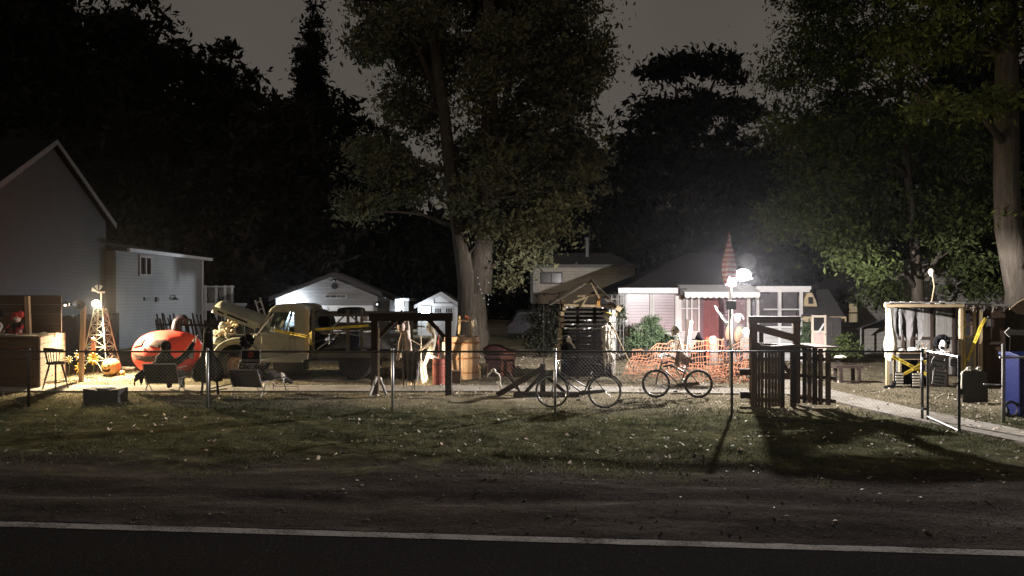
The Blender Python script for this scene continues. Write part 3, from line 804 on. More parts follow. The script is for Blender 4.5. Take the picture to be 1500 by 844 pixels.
for k in range(4):
    z1 = zw(447.5, D)-k*.52; mb.bb(xw(419.6, D), xw(546.9, D), D-.03, D-.006, z1-.50, z1)
    for j in range(8): mb.bb(xw(421+j*15.6, D), xw(433+j*15.6, D), D-.045, D-.031, z1-.44, z1-.07)
g.part('garage_door', mb, white)
mb = MB(); mb.lathe([(.13, 0), (.13, .06), (.03, .1)], (xw(553, D), D-.003, zw(446, D)), 10, Matrix.Rotation(R(90), 3, 'X')); g.part('wall_lamp', mb, blackp)
mb = MB(); mb.ell((xw(553, D), D-.13, zw(446, D)), .05, 8, 6); mb.ell((xw(565, D), D-.08, zw(435, D)), .045, 8, 6); g.part('lamp_lens', mb, emit('cold_bulb', (.9, .95, 1), 1.6))
gl = Thing('garage_floodlight', 'small cold lamp low on the garage front behind the truck cab', 'lamp', at(430, 455, D-.1))
mb = MB(); mb.bb(xw(428, D)-.1, xw(428, D)+.1, D-.14, D-.05, zw(449, D)-.06, zw(449, D)+.06); gl.part('housing', mb, blackp)
mb = MB(); mb.bb(xw(428, D)-.07, xw(428, D)+.07, D-.16, D-.142, zw(449, D)-.04, zw(449, D)+.04); gl.part('lens', mb, emit('cold_lens', bluewhite, 40))
lamp('POINT', 'garage_lamp', (xw(428, D), D-.20, zw(447, D)), 680, bluewhite, .06)

# ---- small white shed with its own lamp
D = 43.0
s = Thing('white_shed', 'small white garden shed with double doors and a cold lamp', 'shed', onground(642, D))
xl, xr, xp = xw(612, D), xw(672, D), xw(647, D); ze, zp, zb = zw(446, D), zw(430, D), gz(-4)-.1
mb = MB(); mb.prism([(xl, zb), (xr, zb), (xr, ze), (xp, zp), (xl, ze)], D, D+3); s.part('wall', mb, white)
mb = MB()
for xe in (xw(608, D), xw(677, D)):
    zz = ze-.12
    mb.prism([(xe, zz), (xp, zp), (xp, zp+.09), (xe, zz+.09)], D-.3, D+3.2)
rf = s.part('roof', mb, roofm)
mb = MB()
for xe in (xw(607.6, D), xw(677.4, D)):
    zz = ze-.14
    mb.prism([(xe, zz-.10), (xp, zp-.10), (xp, zp+.1), (xe, zz+.1)], D-.34, D-.303)
s.part('fascia', mb, trimw, rf)
for xa, xb in ((633, 648.5), (649, 664.5)):
    mb = MB(); mb.bb(xw(xa, D), xw(xb, D), D-.04, D-.003, zb+.12, zw(449, D)); dr = s.part('door', mb, trimw)
    mb = MB()
    for j in range(3): mb.bb(xw(xa+4.4+j*3.2, D), xw(xa+6.6+j*3.2, D), D-.05, D-.041, zw(458, D), zw(452, D))
    s.part('pane', mb, blackp, dr)
mb = MB()
mb.beam((xw(636, D), D-.045, zw(444, D)), (xw(661, D), D-.045, zw(444, D)), .03, .03); mb.beam((xw(636, D), D-.045, zw(438, D)), (xw(636, D), D-.045, zw(444, D)), .03, .03); mb.beam((xw(661, D), D-.045, zw(438, D)), (xw(661, D), D-.045, zw(444, D)), .03, .03)
s.part('trim', mb, dark_block)
sl = Thing('shed_floodlight', 'square cold floodlight glowing on the white shed front', 'lamp', (xw(624, D), D-.1, zw(470, D)))
q = Vector((xw(624, D), D-.18, zw(455, D)))
mb = MB(); mb.box(q+Vector((0, .09, 0)), (.56, .1, .5)); mb.beam(q+Vector((0, .14, 0)), q+Vector((0, .18, 0)), .1, .1); sl.part('housing', mb, blackp)
mb = MB(); mb.box(q+Vector((0, .025, 0)), (.5, .02, .42)); sl.part('lens', mb, emit('shed_lens', (.9, .95, 1), 30))
lamp('POINT', 'shed_lamp', q+Vector((0, -.55, .05)), 55, bluewhite, .1)

# ---- lit little outbuilding between garage and shed
D = 50.0
s = Thing('lit_outbuilding', 'small brightly lit white outbuilding with flat canopy between garage and shed', 'outbuilding', onground(588, D))
mb = MB(); mb.bb(xw(573, D), xw(592, D), D, D+2.5, gz(-7)-.1, zw(440, D)); s.part('wall', mb, white)
mb = MB(); mb.bb(xw(579.5, D), xw(601, D), D-.5, D+2.6, zw(441, D), zw(437, D)); s.part('canopy', mb, trimw)
mb = MB(); mb.bb(xw(592.2, D), xw(598, D), D+.1, D+.6, gz(-7)-.1, zw(441.5, D)); s.part('post', mb, w_greyV)
mb = MB(); r = random.Random(8)
for k in range(7): mb.beam((xw(577+k*2, D), D-.02, zw(453, D)), (xw(576+k*2.2+r.uniform(-1.5, 1.5), D), D-.02, zw(446+r.uniform(0, 3), D)), .02, .02)
s.part('trellis', mb, w_grey)
mb = MB(); mb.ell((xw(583, D), D-1.05, zw(446, D)-.62), .06, 8, 6); mb.beam((xw(583, D), D-1.05, gz(-7)), (xw(583, D), D-1.05, zw(446, D)-.66), .05, .05); s.part('added_wall_light', mb, emit('added_wall_bulb', bluewhite, 8))  # small lamp added to brighten the outbuilding wall
lamp('POINT', 'added_outbuilding_lamp', (xw(583, D), D-1.15, zw(446, D)-.45), 260, bluewhite, .07)

# ---- raised neighbour house
D = 45.0
n_ = Thing('neighbour_house', 'cream sided neighbour house with dark roof and tall flue', 'house', onground(850, D))
x0, x1 = xw(781, D), xw(930, D)
mb = MB(); mb.bb(x0, x1, D, D+7, zw(445, D), zw(392, D)); n_.part('wall', mb, sid_cream)
mb = MB(); mb.bb(x0+.1, x1, D+.25, D+7, gz(4)-.1, zw(445, D)-.003); n_.part('basement_wall', mb, dark_block)
mb = MB(); zr = zw(391, D)
mb.add([(x0-.35, D-.4, zr), (x1+.2, D-.4, zr), (x1+.2, D+7.4, zr), (x0-.35, D+7.4, zr), (x0+1.5, D+3.5, zr+1.0), (x1-1, D+3.5, zr+1.0)],
       [(0, 1, 5, 4), (1, 2, 5), (2, 3, 4, 5), (3, 0, 4), (3, 2, 1, 0)]); rf = n_.part('roof', mb, roofm)
mb = MB(); mb.bb(x0-.37, x1+.22, D-.46, D-.41, zr-.05, zr+.12); n_.part('gutter', mb, basic('dark_gutter', (.07,.07,.07), .5), rf)
mb = MB(); mb.cyl((xw(866, D), D+2.4, zr+.5), (xw(866, D), D+2.4, zw(351, D+2.4)), .12, .12, 10); mb.cyl((xw(866, D), D+2.4, zw(351, D+2.4)), (xw(866, D), D+2.4, zw(348, D+2.4)), .17, .17, 10); n_.part('flue', mb, tin, rf)
mb = MB()
for a, b, c, d in ((791.5, 823.5, 399, 400.5), (791.5, 823.5, 414.2, 415.5)): mb.bb(xw(a, D), xw(b, D), D-.05, D-.003, zw(d, D), zw(c, D))
for px in (791.5, 806.8, 822.3): mb.bb(xw(px, D), xw(px+1.2, D), D-.045, D-.003, zw(414.1, D), zw(400.6, D))
wn = n_.part('window', mb, dark_block)
mb = MB(); mb.bb(xw(792.7, D), xw(822.2, D), D-.02, D-.004, zw(414.1, D), zw(400.6, D)); n_.part('pane', mb, basic('dim_glass', (.035,.034,.034), .15, 0, .2, 3, 0, spec=.6), wn)
mb = MB(); mb.bb(xw(804, D), xw(813, D), D-.04, D-.003, zw(445, D), zw(429, D)); n_.part('wall_panel', mb, basic('pinkish_panel', (.55,.46,.43), .6))
mb = MB(); mb.bb(xw(914, D), xw(915.2, D), D-.05, D-.003, zw(408, D), zw(402, D)); n_.part('wall_vent', mb, trimw)

# ---- bungalow
D = 30.0
hb = Thing('bungalow', 'white trimmed bungalow with hipped roof, scalloped awning and red doorway', 'house', onground(1010, D))
Z0 = gz(7)-.15; zE = zw(431, D)
X = lambda px: xw(px, D)
Z = lambda py: zw(py, D)
block = siding('white_block_wall', (.36,.355,.35), .20, .2)
mb = MB()
mb.bb(X(906), X(1024), D, D+.2, Z0, Z(487)); mb.bb(X(1066), X(1112), D, D+.2, Z0, Z(487))
mb.bb(X(906), X(917), D, D+.2, Z(487)+.002, zE)
mb.bb(X(906), X(906)+.2, D+.21, D+8, Z0, zE); mb.bb(X(1112)-.2, X(1112), D+.21, D+8, Z0, zE); mb.bb(X(906), X(1112), D+8, D+8.2, Z0, zE)
hb.part('wall', mb, block)
mb = MB(); mb.bb(X(906)+.22, X(1112)-.22, D+2.6, D+2.7, Z0, zE); mb.bb(X(906)+.22, X(1112)-.22, D+.22, D+2.59, zE-.1, zE-.02); hb.part('room', mb, room_dark)
# hipped roof
mb = MB(); e0, e1, y0, y1 = X(906)-.35, X(1112)+.3, D-.45, D+8.5; zr0, zr1 = zE+.02, zw(371, 34.2)
mb.add([(e0, y0, zr0), (e1, y0, zr0), (e1, y1, zr0), (e0, y1, zr0), (xw(1008, 34.2), 34.2, zr1), (xw(1075, 34.2), 34.2, zr1)],
       [(0, 1, 5, 4), (1, 2, 5), (2, 3, 4, 5), (3, 0, 4), (3, 2, 1, 0)]); rf = hb.part('roof', mb, basic('dark_house_shingles', (.022,.020,.021), .95, 0, .5, 9, .5, .03, spec=.05))
mb = MB(); mb.bb(X(903), X(999), D-.55, D-.46, Z(430), Z(422)); hb.part('fascia', mb, trimw, rf)
# blinds windows
for a, b in ((918, 953), (957, 990)):
    mb = MB(); mb.bb(X(a)-.06, X(a)+.03, D-.06, D+.1, Z(487), zE); mb.bb(X(b)-.03, X(b)+.06, D-.06, D+.1, Z(487), zE); mb.bb(X(a)-.06, X(b)+.06, D-.1, D+.1, Z(489), Z(487)-.002)
    wn = hb.part('window', mb, trimw)
    mb = MB(); mb.bb(X(a)+.035, X(b)-.035, D+.02, D+.03, Z(486.8), zE); hb.part('pane', mb, houseglass, wn)
    mb = MB(); k = 13
    for i in range(k):
        z = Z(486)+(zE-Z(486))*(i+.5)/k; mb.box(((X(a)+X(b))/2, D+.1, z), (X(b)-X(a)-.08, .012, .098), Matrix.Rotation(R(-20), 3, 'X'))
    hb.part('blind', mb, blind, wn)
# french window
mb = MB()
for px in (997, 1006, 1013, 1023.5): mb.bb(X(px)-.03, X(px)+.03, D-.04, D+.08, Z(486), zE)
for py in (452, 486): mb.bb(X(997), X(1023.5), D-.035, D+.07, Z(py)-.02, Z(py)+.02)
mb.bb(X(991.5), X(996), D-.02, D+.1, Z(487), zE); wn = hb.part('window', mb, trimw)
mb = MB(); mb.bb(X(997), X(1023), D+.01, D+.02, Z(486), zE); hb.part('pane', mb, houseglass, wn)
mb = MB(); mb.sheet([[(X(997)+(X(1023)-X(997))*i/16, D+.16+.03*math.sin(i*1.9), z) for i in range(17)] for z in (Z(486), zE)]); hb.part('curtain', mb, basic('tan_curtain', (.50,.42,.36), .9, 0, .25, 5, .2), wn)
# recessed red doorway
mb = MB(); mb.bb(X(1024)-.02, X(1030), D-.02, D+.9, Z0, zE); mb.bb(X(1060), X(1066), D-.02, D+.9, Z0, zE); mb.bb(X(1030)+.002, X(1060)-.002, D+.0, D+.9, zE-.12, zE); hb.part('door_surround', mb, basic('plum_trim', (.10,.06,.075), .6))
mb = MB(); mb.bb(X(1030), X(1060), D+.7, D+.76, Z0, zE-.12)
for zz in (.1, 1.15):
    for xx in (0, .42): mb.bb(X(1030)+.1+xx, X(1030)+.36+xx, D+.67, D+.699, zz, zz+.85)
dr = hb.part('door', mb, basic('red_door', (.17,.035,.034), .45, 0, .25, 4, .15))
mb = MB(); mb.ell((X(1057), D+.62, .85), .035, 8, 6); hb.part('handle', mb, chrome, dr)
mb = MB()
for k, ch in enumerate((0, 1, 2, 3)):
    mb.bb(X(1062.6), X(1064), D-.045, D-.022, Z(449+k*4.6), Z(446.4+k*4.6)); 
hb.part('house_number', mb, trimw)
mb = MB(); mb.bb(X(1023), X(1068), D-1.2, D+.69, Z0-.1, Z0+.22); hb.part('door_step', mb, conc)
# right window bay under the awning
mb = MB(); mb.bb(X(1066), X(1072), D-.02, D+.15, Z(487), zE); mb.bb(X(1094), X(1099), D-.02, D+.15, Z(487), zE); mb.bb(X(1108), X(1112), D-.02, D+.15, Z(487), zE); wn = hb.part('window', mb, trimw)
mb = MB(); mb.bb(X(1072), X(1094), D+.05, D+.06, Z(487), zE); mb.bb(X(1099), X(1108), D+.05, D+.06, Z(487), zE); hb.part('pane', mb, houseglass, wn)
mb = MB()
for i in range(22):
    z = Z(486)+(zE-Z(486))*(i+.5)/22; mb.box(((X(1072)+X(1094))/2, D+.13, z), (X(1094)-X(1072)-.03, .012, .064), Matrix.Rotation(R(-14), 3, 'X'))
hb.part('blind', mb, blind, wn)
# awning
zt, zf = Z(418), Z(431); ya = D-1.25
XA0, XA1 = xw(1003, ya), xw(1113, ya)
mb = MB(); rows = []
mb.prism([(D-.02, zt+.02), (ya, zf+.08), (ya, zf+.03), (D-.02, zt-.04)], XA0, XA1, 'x')
for i in range(15): mb.prism([(D-.03, zt+.03), (ya-.01, zf+.09), (ya-.01, zf+.081), (D-.03, zt+.02)], XA0+i*(XA1-XA0)/14-.012, XA0+i*(XA1-XA0)/14+.012, 'x')
aw = hb.part('awning', mb, trimw)
mb = MB(); n = 13; pts = []
for i in range(n*6+1):
    f = i/(n*6); pts.append((XA0+(XA1-XA0)*f, zf-.10-.055*abs(math.sin(f*n*math.pi))))
mb.prism([(XA0, zf+.03), (XA1, zf+.03)]+pts[::-1], ya-.03, ya-.012); hb.part('valance', mb, trimw, aw)
mb = MB(); mb.box((xw(999, D-.7), D-.75, zw(427, D-.7)), (.24, .4, .26)); hb.part('porch_lamp_box', mb, dark_block)
# porch wing on the right
p0, p1 = X(1113), xw(1186, D)
mb = MB(); mb.bb(xw(1108, D-.6), xw(1188, D-.6), D-.62, D+3.4, Z(424.5), Z(419.5)); mb.bb(xw(1112, D-.55), xw(1186, D-.55), D-.57, D-.42, Z(428), Z(424.5)-.003); hb.part('porch_roof', mb, trimw)
mb = MB()
for px in (1136, 1167): mb.bb(X(px)-.07, X(px)+.05, D-.52, D-.43, Z0, Z(428)); 
hb.part('porch_post', mb, trimw)
mb = MB(); mb.bb(X(1113), X(1168), D-.49, D-.45, Z(454), Z(452)); mb.bb(X(1113), X(1168), D-.50, D-.44, Z(480), Z(477)); hb.part('porch_rail', mb, trimw)
mb = MB(); mb.bb(X(1113), X(1168), D-.46, D-.41, Z0, Z(480.5)); hb.part('porch_wall', mb, block)
mb = MB(); mb.bb(X(1113), X(1168), D+.02, D+.1, Z(477), Z(428)); mb.bb(X(1168)-.1, X(1168), D+.11, D+3, Z0, Z(428)); hb.part('porch_screen', mb, basic('insect_screen', (.075,.068,.072), .8, 0, .3, 3, .2))
# trellis at the left corner, dish on the roof
mb = MB()
for i in range(9): mb.beam((X(908)-.35, D-.3, Z(510)+i*.24), (X(908)+.05, D-.3, Z(510)+i*.24), .03, .03)
for x in (-.35, -.15, .05): mb.beam((X(908)+x, D-.28, Z0), (X(908)+x, D-.28, Z(432)), .035, .035)
tr = Thing('corner_trellis', 'pale garden trellis with clinging vine at the bungalow corner', 'trellis', (X(907), D-.3, Z0)); tr.part('lath', mb, w_greyV)
V, Q = leafmesh([((X(909), D-.3, Z(455)), (.18, .1, .5), 1), ((X(904), D-.25, Z(480)), (.2, .1, .5), 1)], 900, .04, .12, 5)
link_np('vine', V-np.array(tr.loc), Q, LEAF['green'], tr.o)
ds = Thing('satellite_dish', 'round grey satellite dish on the bungalow roof', 'dish', at(1098, 398, 32.4))
q = at(1094, 383, 32.2); Mq = Matrix.Translation(q) @ Matrix.Rotation(R(72), 4, 'X') @ Matrix.Rotation(R(-12), 4, 'Y')
mb = MB(Mq); mb.lathe([(.001, .09), (.2, .06), (.36, .01), (.38, 0), (.36, .03), (.2, .08), (.001, .11)], (0, 0, 0), 20); ds.part('reflector', mb, basic('dish_grey', (.05,.05,.053), .6), smooth=True)
mb = MB(); mb.beam(q+Vector((0, .12, 0)), at(1098, 399, 32.5), .05, .05); mb.beam(q+Vector((0, 0, -.35)), q+Vector((.05, -.4, -.1)), .03, .03); ds.part('mast', mb, dark_block)

# ---- playhouse with dormer, right of the bungalow
D = 29.6
ph = Thing('playhouse', 'small dark roofed outbuilding with tan dormer, right of the bungalow porch', 'outbuilding', onground(1205, D))
x0, x1 = xw(1172, D), xw(1234, D); z0 = gz(12)-.15
mb = MB(); mb.bb(x0+.1, x1-.1, D, D+2.6, z0, zw(470, D)); ph.part('wall', mb, w_darkV)
mb = MB(); mb.prism([(D-.25, zw(464, D)), (D+1.3, zw(424, D+1.3)), (D+2.8, zw(464, D)), (D+2.8, zw(464, D)-.06), (D-.25, zw(464, D)-.06)], x0, x1, 'x'); rf = ph.part('roof', mb, roofm)
mb = MB(); mb.bb(x0, x1+.02, D-.3, D-.253, zw(471, D), zw(463.5, D)); ph.part('fascia', mb, w_pale, rf)
xd = xw(1187.5, D); zt_, zb_ = zw(429, D), zw(449, D)
mb = MB(); mb.prism([(xd-.30, zb_), (xd+.30, zb_), (xd+.25, zb_+.22), (xd+.1, zt_), (xd-.06, zt_), (xd-.24, zb_+.22)], D+.12, D+.9); dm = ph.part('dormer', mb, w_pale, rf)
mb = MB(); mb.bb(xd-.05, xd+.13, D+.08, D+.117, zb_+.1, zb_+.36); ph.part('dormer_window', mb, blackp)
mb = MB(); mb.beam((xd-.37, D+.05, zb_), (xd-.35, D+.05, zb_+.38), .03, .04); ph.part('trim_board', mb, w_pale)
# standing screen door and dark panel beside it
D = 28.8
dd = Thing('screen_door', 'freestanding white framed screen door with dark panel beside the porch', 'door', onground(1200, D))
zb_, zt_ = gz(11.5), zw(461.5, D)
mb = MB()
for px in (1188.5, 1207): mb.bb(xw(px, D), xw(px+3, D), D-.03, D+.03, zb_, zt_)
for py in (462, 484.5, 516): mb.bb(xw(1188.5, D), xw(1210, D), D-.027, D+.027, zw(py+3, D), zw(py, D))
dd.part('frame', mb, basic('tan_white_paint', (.62,.54,.44), .6, 0, .2, 5, .2))
mb = MB(); mb.bb(xw(1191.6, D), xw(1206.9, D), D-.01, D+.01, zw(516, D), zw(487.6, D)); dd.part('kick_panel', mb, basic('pink_panel', (.55,.42,.38), .6))
mb = MB(); mb.beam(at(1199, 487, D-.05), at(1207, 474, D-.05), .07, .05); dd.part('brace', mb, white)
mb = MB(); mb.bb(xw(1191.6, D), xw(1206.9, D), D-.005, D+.005, zw(484, D), zw(465, D)); dd.part('screen', mb, room_dark)
mb = MB(); mb.bb(xw(1210.3, D), xw(1233, D), D+.05, D+.1, zb_, zw(465, D)); mb.bb(xw(1220, D), xw(1221, D), D+.02, D+.049, zw(490, D), zw(474, D)); dd.part('side_panel', mb, dark_block)
iv = Thing('ivy_bush', 'narrow green bush between bungalow porch and screen door', 'bush', onground(1181, 29.3))
V, Q = leafmesh([(tuple(at(1181, 485, 29.3)), (.22, .25, .42), 1), (tuple(at(1180, 505, 29.3)), (.28, .25, .4), 1)], 1500, .045, .14, 6)
link_np('foliage', V-np.array(iv.loc), Q, LEAF['shrub'], iv.o)

# ---- grey house on the right with one lit window
D = 36.0
rh = Thing('grey_house', 'grey sided house with one warm lit window, right of the playhouse', 'house', onground(1290, D))
x0 = xw(1231, D); x1 = x0+8.4; z0 = gz(20)-.2; zeave = zw(441, D); xpk = x0+4.2; zpk = zeave+1.9
mb = MB(); mb.prism([(x0, z0), (x1, z0), (x1, zeave), (xpk, zpk), (x0, zeave)], D, D+7); rh.part('wall', mb, sid_grey)
mb = MB()
for xe in (x0-.25, x1+.25):
    zz = zeave-.11; mb.prism([(xe, zz+.03), (xpk, zpk+.03), (xpk, zpk+.15), (xe, zz+.15)], D-.3, D+7.2)
rf = rh.part('roof', mb, roofm)
mb = MB()
for xe in (x0-.27, x1+.27):
    zz = zeave-.12; mb.prism([(xe, zz-.08), (xpk, zpk-.08), (xpk, zpk+.028), (xe, zz+.028)], D-.34, D-.304)
rh.part('rake_board', mb, basic('tan_trim', (.30,.27,.23), .6), rf)
wa, wb_, za, zb2 = xw(1243, D), xw(1255.5, D), zw(472, D), zw(445, D)
mb = MB(); mb.bb(wa-.05, wa, D-.05, D-.003, za-.05, zb2+.05); mb.bb(wb_, wb_+.05, D-.05, D-.003, za-.05, zb2+.05); mb.bb(wa, wb_, D-.05, D-.003, zb2, zb2+.05); mb.bb(wa, wb_, D-.05, D-.003, za-.05, za)
mb.bb(wa, wb_, D-.045, D-.005, (za+zb2)/2-.03, (za+zb2)/2+.03); wn = rh.part('window', mb, basic('brown_trim', (.2,.15,.11), .6))
t = NT('lit_curtain'); c = t.ramp(t.noise(3, 4, .6, stretch=(6, 1, .5)), [(.3, (.42, .25, .12)), (.7, (1, .78, .48))])
e = t.n('ShaderNodeEmission', i_Strength=.75); t.l(c, e.inputs[0]); t.l(e.outputs[0], t.out.inputs[0])
mb = MB(); mb.sheet([[(wa+(wb_-wa)*i/14, D-.012+.006*math.sin(i*1.7), z) for i in range(15)] for z in (za, zb2)]); rh.part('curtain', mb, t.m, wn)
mb = MB(); mb.bb(wa, wb_, D-.035, D-.03, za, zb2); rh.part('pane', mb, darkglass, wn)
# lean-to shelter in front of it
D = 30.5
lt = Thing('lean_to', 'grey lean-to shelter with dark sloping roof in front of the grey house', 'shelter', onground(1285, D))
mb = MB(); a = at(1255, 481, D-.5); b = at(1292, 468, D-.3); c_ = at(1330, 466, D+1.2); d_ = at(1296, 478, D+1.8)
vs = [a, b, c_, d_]; mb.add(vs+[v+Vector((0, 0, -.05)) for v in vs], [(0, 1, 2, 3), (7, 6, 5, 4), (0, 4, 5, 1), (1, 5, 6, 2), (2, 6, 7, 3), (3, 7, 4, 0)]); lt.part('roof', mb, roofm)
mb = MB(); q = onground(1261, D-.4); mb.cyl(q, (q.x, q.y, zw(480, D-.4)), .035, .035, 8); q = onground(1330, D+.8); mb.cyl(q, (q.x, q.y, zw(468, D+.8)), .035, .035, 8); lt.part('post', mb, w_greyV)
mb = MB(); mb.bb(xw(1266, D+1.5), xw(1335, D+1.5), D+1.5, D+1.56, gz(14), zw(481, D+1.5)); lt.part('wall', mb, sid_grey)
V, Q = leafmesh([(tuple(at(1238, 500, 28)), (.5, .4, .3), 1), (tuple(at(1236, 518, 28)), (.6, .4, .3), 1)], 1600, .05, .18, 9)
tag(link_np('dark_shrub', V, Q, LEAF['green']), 'low dark shrub behind the slatted bench', 'shrub')
# parked car far back
D = 40.0
pc = Thing('parked_car', 'dark parked car far back in the gloom right of the big tree', 'car', onground(768, D))
zb_ = gz(0); xl = xw(742, D); body = [(0, .3), (0, .75), (.25, .95), (.55, 1.45), (.75, 1.5), (1.5, 1.5), (1.75, 1.4), (2.0, .95), (2.15, .8), (2.15, .3)]
mb = MB(); mb.prism([(xl+x, zb_+z) for x, z in body], D, D+4.2); pc.part('body', mb, basic('dark_car_paint', (.03,.03,.034), .3, .3, .1, 3, 0), bevel=.05)
mb = MB(); mb.prism([(xl+.42, zb_+.98), (xl+.66, zb_+1.38), (xl+1.62, zb_+1.38), (xl+1.86, zb_+.98)], D-.012, D-.003); pc.part('rear_window', mb, basic('car_glass', (.05,.052,.055), .15, 0, .1, 2, 0, spec=.7))
for x in (.3, 1.85):
    mb = MB(); mb.torus((xl+x, D+.5, zb_+.3), .22, .09, 'x'); mb.cyl((xl+x-.06, D+.5, zb_+.3), (xl+x+.06, D+.5, zb_+.3), .2, .2, 14); pc.part('wheel', mb, rubber)
    mb = MB(); mb.bb(xl+x-.14, xl+x+.14, D-.02, D-.004, zb_+.72, zb_+.84); pc.part('tail_light', mb, basic('tail_lens', (.07,.008,.008), .5))
# dark evergreen hedge under the neighbour house and the round lit shrub
V, Q = leafmesh([(tuple(at(792, 470, 29)), (.62, .5, .6), 1), (tuple(at(793, 500, 29)), (.68, .5, .6), 1)], 5200, .05, .2, 15)
tag(link_np('evergreen_shrub', V, Q, LEAF['dark']), 'dark evergreen shrub behind the pallet shack and light pole', 'shrub')
sb = Thing('round_shrub', 'round clipped green shrub in front of the blinds window', 'shrub', onground(951, 27.2))
V, Q = leafmesh([(tuple(at(951, 492, 27.2)), (.70, .6, .55), 1.2), (tuple(at(935, 500, 27)), (.40, .4, .4), .5), (tuple(at(970, 500, 27)), (.40, .4, .4), .5), (tuple(at(953, 475, 27.2)), (.36, .35, .25), .4), (tuple(at(925, 502, 27)), (.2, .3, .3), .2)], 13000, .034, .13, 16, shell=.8)
link_np('foliage', V-np.array(sb.loc), Q, LEAF['shrub'], sb.o)
mb = MB(); q = onground(951, 27.2)
for k in range(5): mb.tube([q, q+Vector((math.cos(k*1.3)*.35, math.sin(k*1.3)*.3, .7))], [.03, .012], 5)
sb.part('stem', mb, bark)
# ================================================================ figures
def V3(*a): return Vector(a)
def bonetube(mb, a, b, r):
    a = Vector(a); b = Vector(b)
    mb.tube([a, a.lerp(b, .08), a.lerp(b, .2), a.lerp(b, .8), a.lerp(b, .92), b], [r*1.1, r*1.5, r*.85, r*.8, r*1.4, r*1.0], 6)
def skull(T, c, r, face, parent=None, m=None, hat=False):
    """face: direction looked at"""
    f = Vector(face).normalized(); q = f.to_track_quat('Y', 'Z').to_matrix()
    M4 = Matrix.Translation(c) @ q.to_4x4()
    mb = MB(M4)
    mb.ell((0, -.1*r, .15*r), (r*.82, r*1.0, r*.9), 14, 10); mb.ell((0, .5*r, -.35*r), (r*.52, r*.48, r*.5), 10, 8)
    mb.box((0, .55*r, -.92*r), (r*.75, r*.55, r*.28)); mb.box((-.4*r, .2*r, -.75*r), (r*.16, r*.35, r*.5)); mb.box((.4*r, .2*r, -.75*r), (r*.16, r*.35, r*.5))
    sk = T.part('skull', mb, m or bone, parent, smooth=True)
    mb = MB(M4)
    for s in (-1, 1): mb.ell((s*.34*r, .80*r, .02*r), (r*.22, r*.16, r*.2), 8, 6)
    mb.ell((0, .93*r, -.35*r), (r*.11, r*.1, r*.15), 6, 5); mb.box((0, .85*r, -.70*r), (r*.6, r*.16, r*.06))
    T.part('eye_sockets', mb, black, sk)
    return sk
def hand(mb, w, dirv, side, L=.16, r=.008):
    d = Vector(dirv).normalized(); s = d.cross(Vector((0, 0, 1)))
    if s.length < .1: s = Vector((1, 0, 0))
    s.normalize(); up = s.cross(d)
    w = Vector(w); k = w+d*L*.42
    for i, f in enumerate((.85, 1.0, .94, .75)):
        o = s*(i-1.5)*.018
        mb.tube([w+o*.5, k+o, k+o*1.1+d*L*.3*f-up*.008, k+o*1.15+d*L*.55*f-up*.03], [r, r, r*.9, r*.6], 5)
    mb.tube([w, w+d*L*.2+s*side*.035, w+d*L*.42+s*side*.055-up*.01], [r*1.1, r, r*.6], 5)
def skeleton(T, J, face, sc_=1.0, m=None):
    m = m or bone; mb = MB(); r = .016*sc_
    pv, nk, hd = Vector(J['pelvis']), Vector(J['neck']), Vector(J['head'])
    sp = [pv, pv.lerp(nk, .3), pv.lerp(nk, .65), nk, nk.lerp(hd, .6)]
    mb.tube(sp, [r*1.5, r*1.2, r*1.2, r*1.1, r], 6)
    for i in range(12):
        q = pv.lerp(nk, i/11); mb.ell(q, r*1.7, 6, 4)
    shl, shr = Vector(J['shL']), Vector(J['shR']); ax = (shr-shl); half = ax.length/2; ax.normalize()
    up = (nk-pv).normalized(); fw = ax.cross(up); fw.normalize()
    if fw.dot(Vector(face)) < 0: fw = -fw
    for i in range(8):
        f = i/7; c = nk - up*((nk-pv).length*(.04+.48*f)); wd = half*(.5+.35*math.sin(f*2.4)); dp = wd*.85
        pts = [c + ax*math.sin(a)*wd + fw*(dp*(1-math.cos(a))*.62) - up*(.02*(1-math.cos(a))) for a in np.linspace(-2.7, 2.7, 15)]
        mb.tube(pts, r*.5, 5)
    mb.tube([nk+fw*half*.6-up*.02, nk+fw*half*.85-up*(nk-pv).length*.38], [r*.9, r*.8], 6)
    bonetube(mb, nk, shl, r*.7); bonetube(mb, nk, shr, r*.7)
    hl, hr = Vector(J['hipL']), Vector(J['hipR']); pa = (hr-hl)
    mb.torus((0, 0, 0), .001, .0005) if False else None
    for s_, hp in ((-1, hl), (1, hr)):
        mb.ell(hp+up*.05*sc_, (.06*sc_, .045*sc_, .075*sc_), 8, 6)
    mb.tube([hl, pv+fw*.06*sc_-up*.03*sc_, hr], r, 6)
    for s_ in 'LR':
        bonetube(mb, J['sh'+s_], J['el'+s_], r); bonetube(mb, J['el'+s_], J['ha'+s_], r*.85)
        d = Vector(J['ha'+s_])-Vector(J['el'+s_]); hand(mb, J['ha'+s_], d, 1 if s_ == 'L' else -1, .16*sc_)
        bonetube(mb, J['hip'+s_], J['kn'+s_], r*1.2); bonetube(mb, J['kn'+s_], J['ft'+s_], r*1.05)
        ft = Vector(J['ft'+s_]); fd = Vector((Vector(face).x, Vector(face).y, 0)).normalized()
        mb.tube([ft-fd*.04, ft+fd*.06*sc_-V3(0, 0, .015), ft+fd*.17*sc_-V3(0, 0, .02)], [r*1.4, r*1.4, r*.8], 6)
    T.part('bones', mb, m, smooth=True)
    skull(T, hd, .115*sc_, face, m=m)
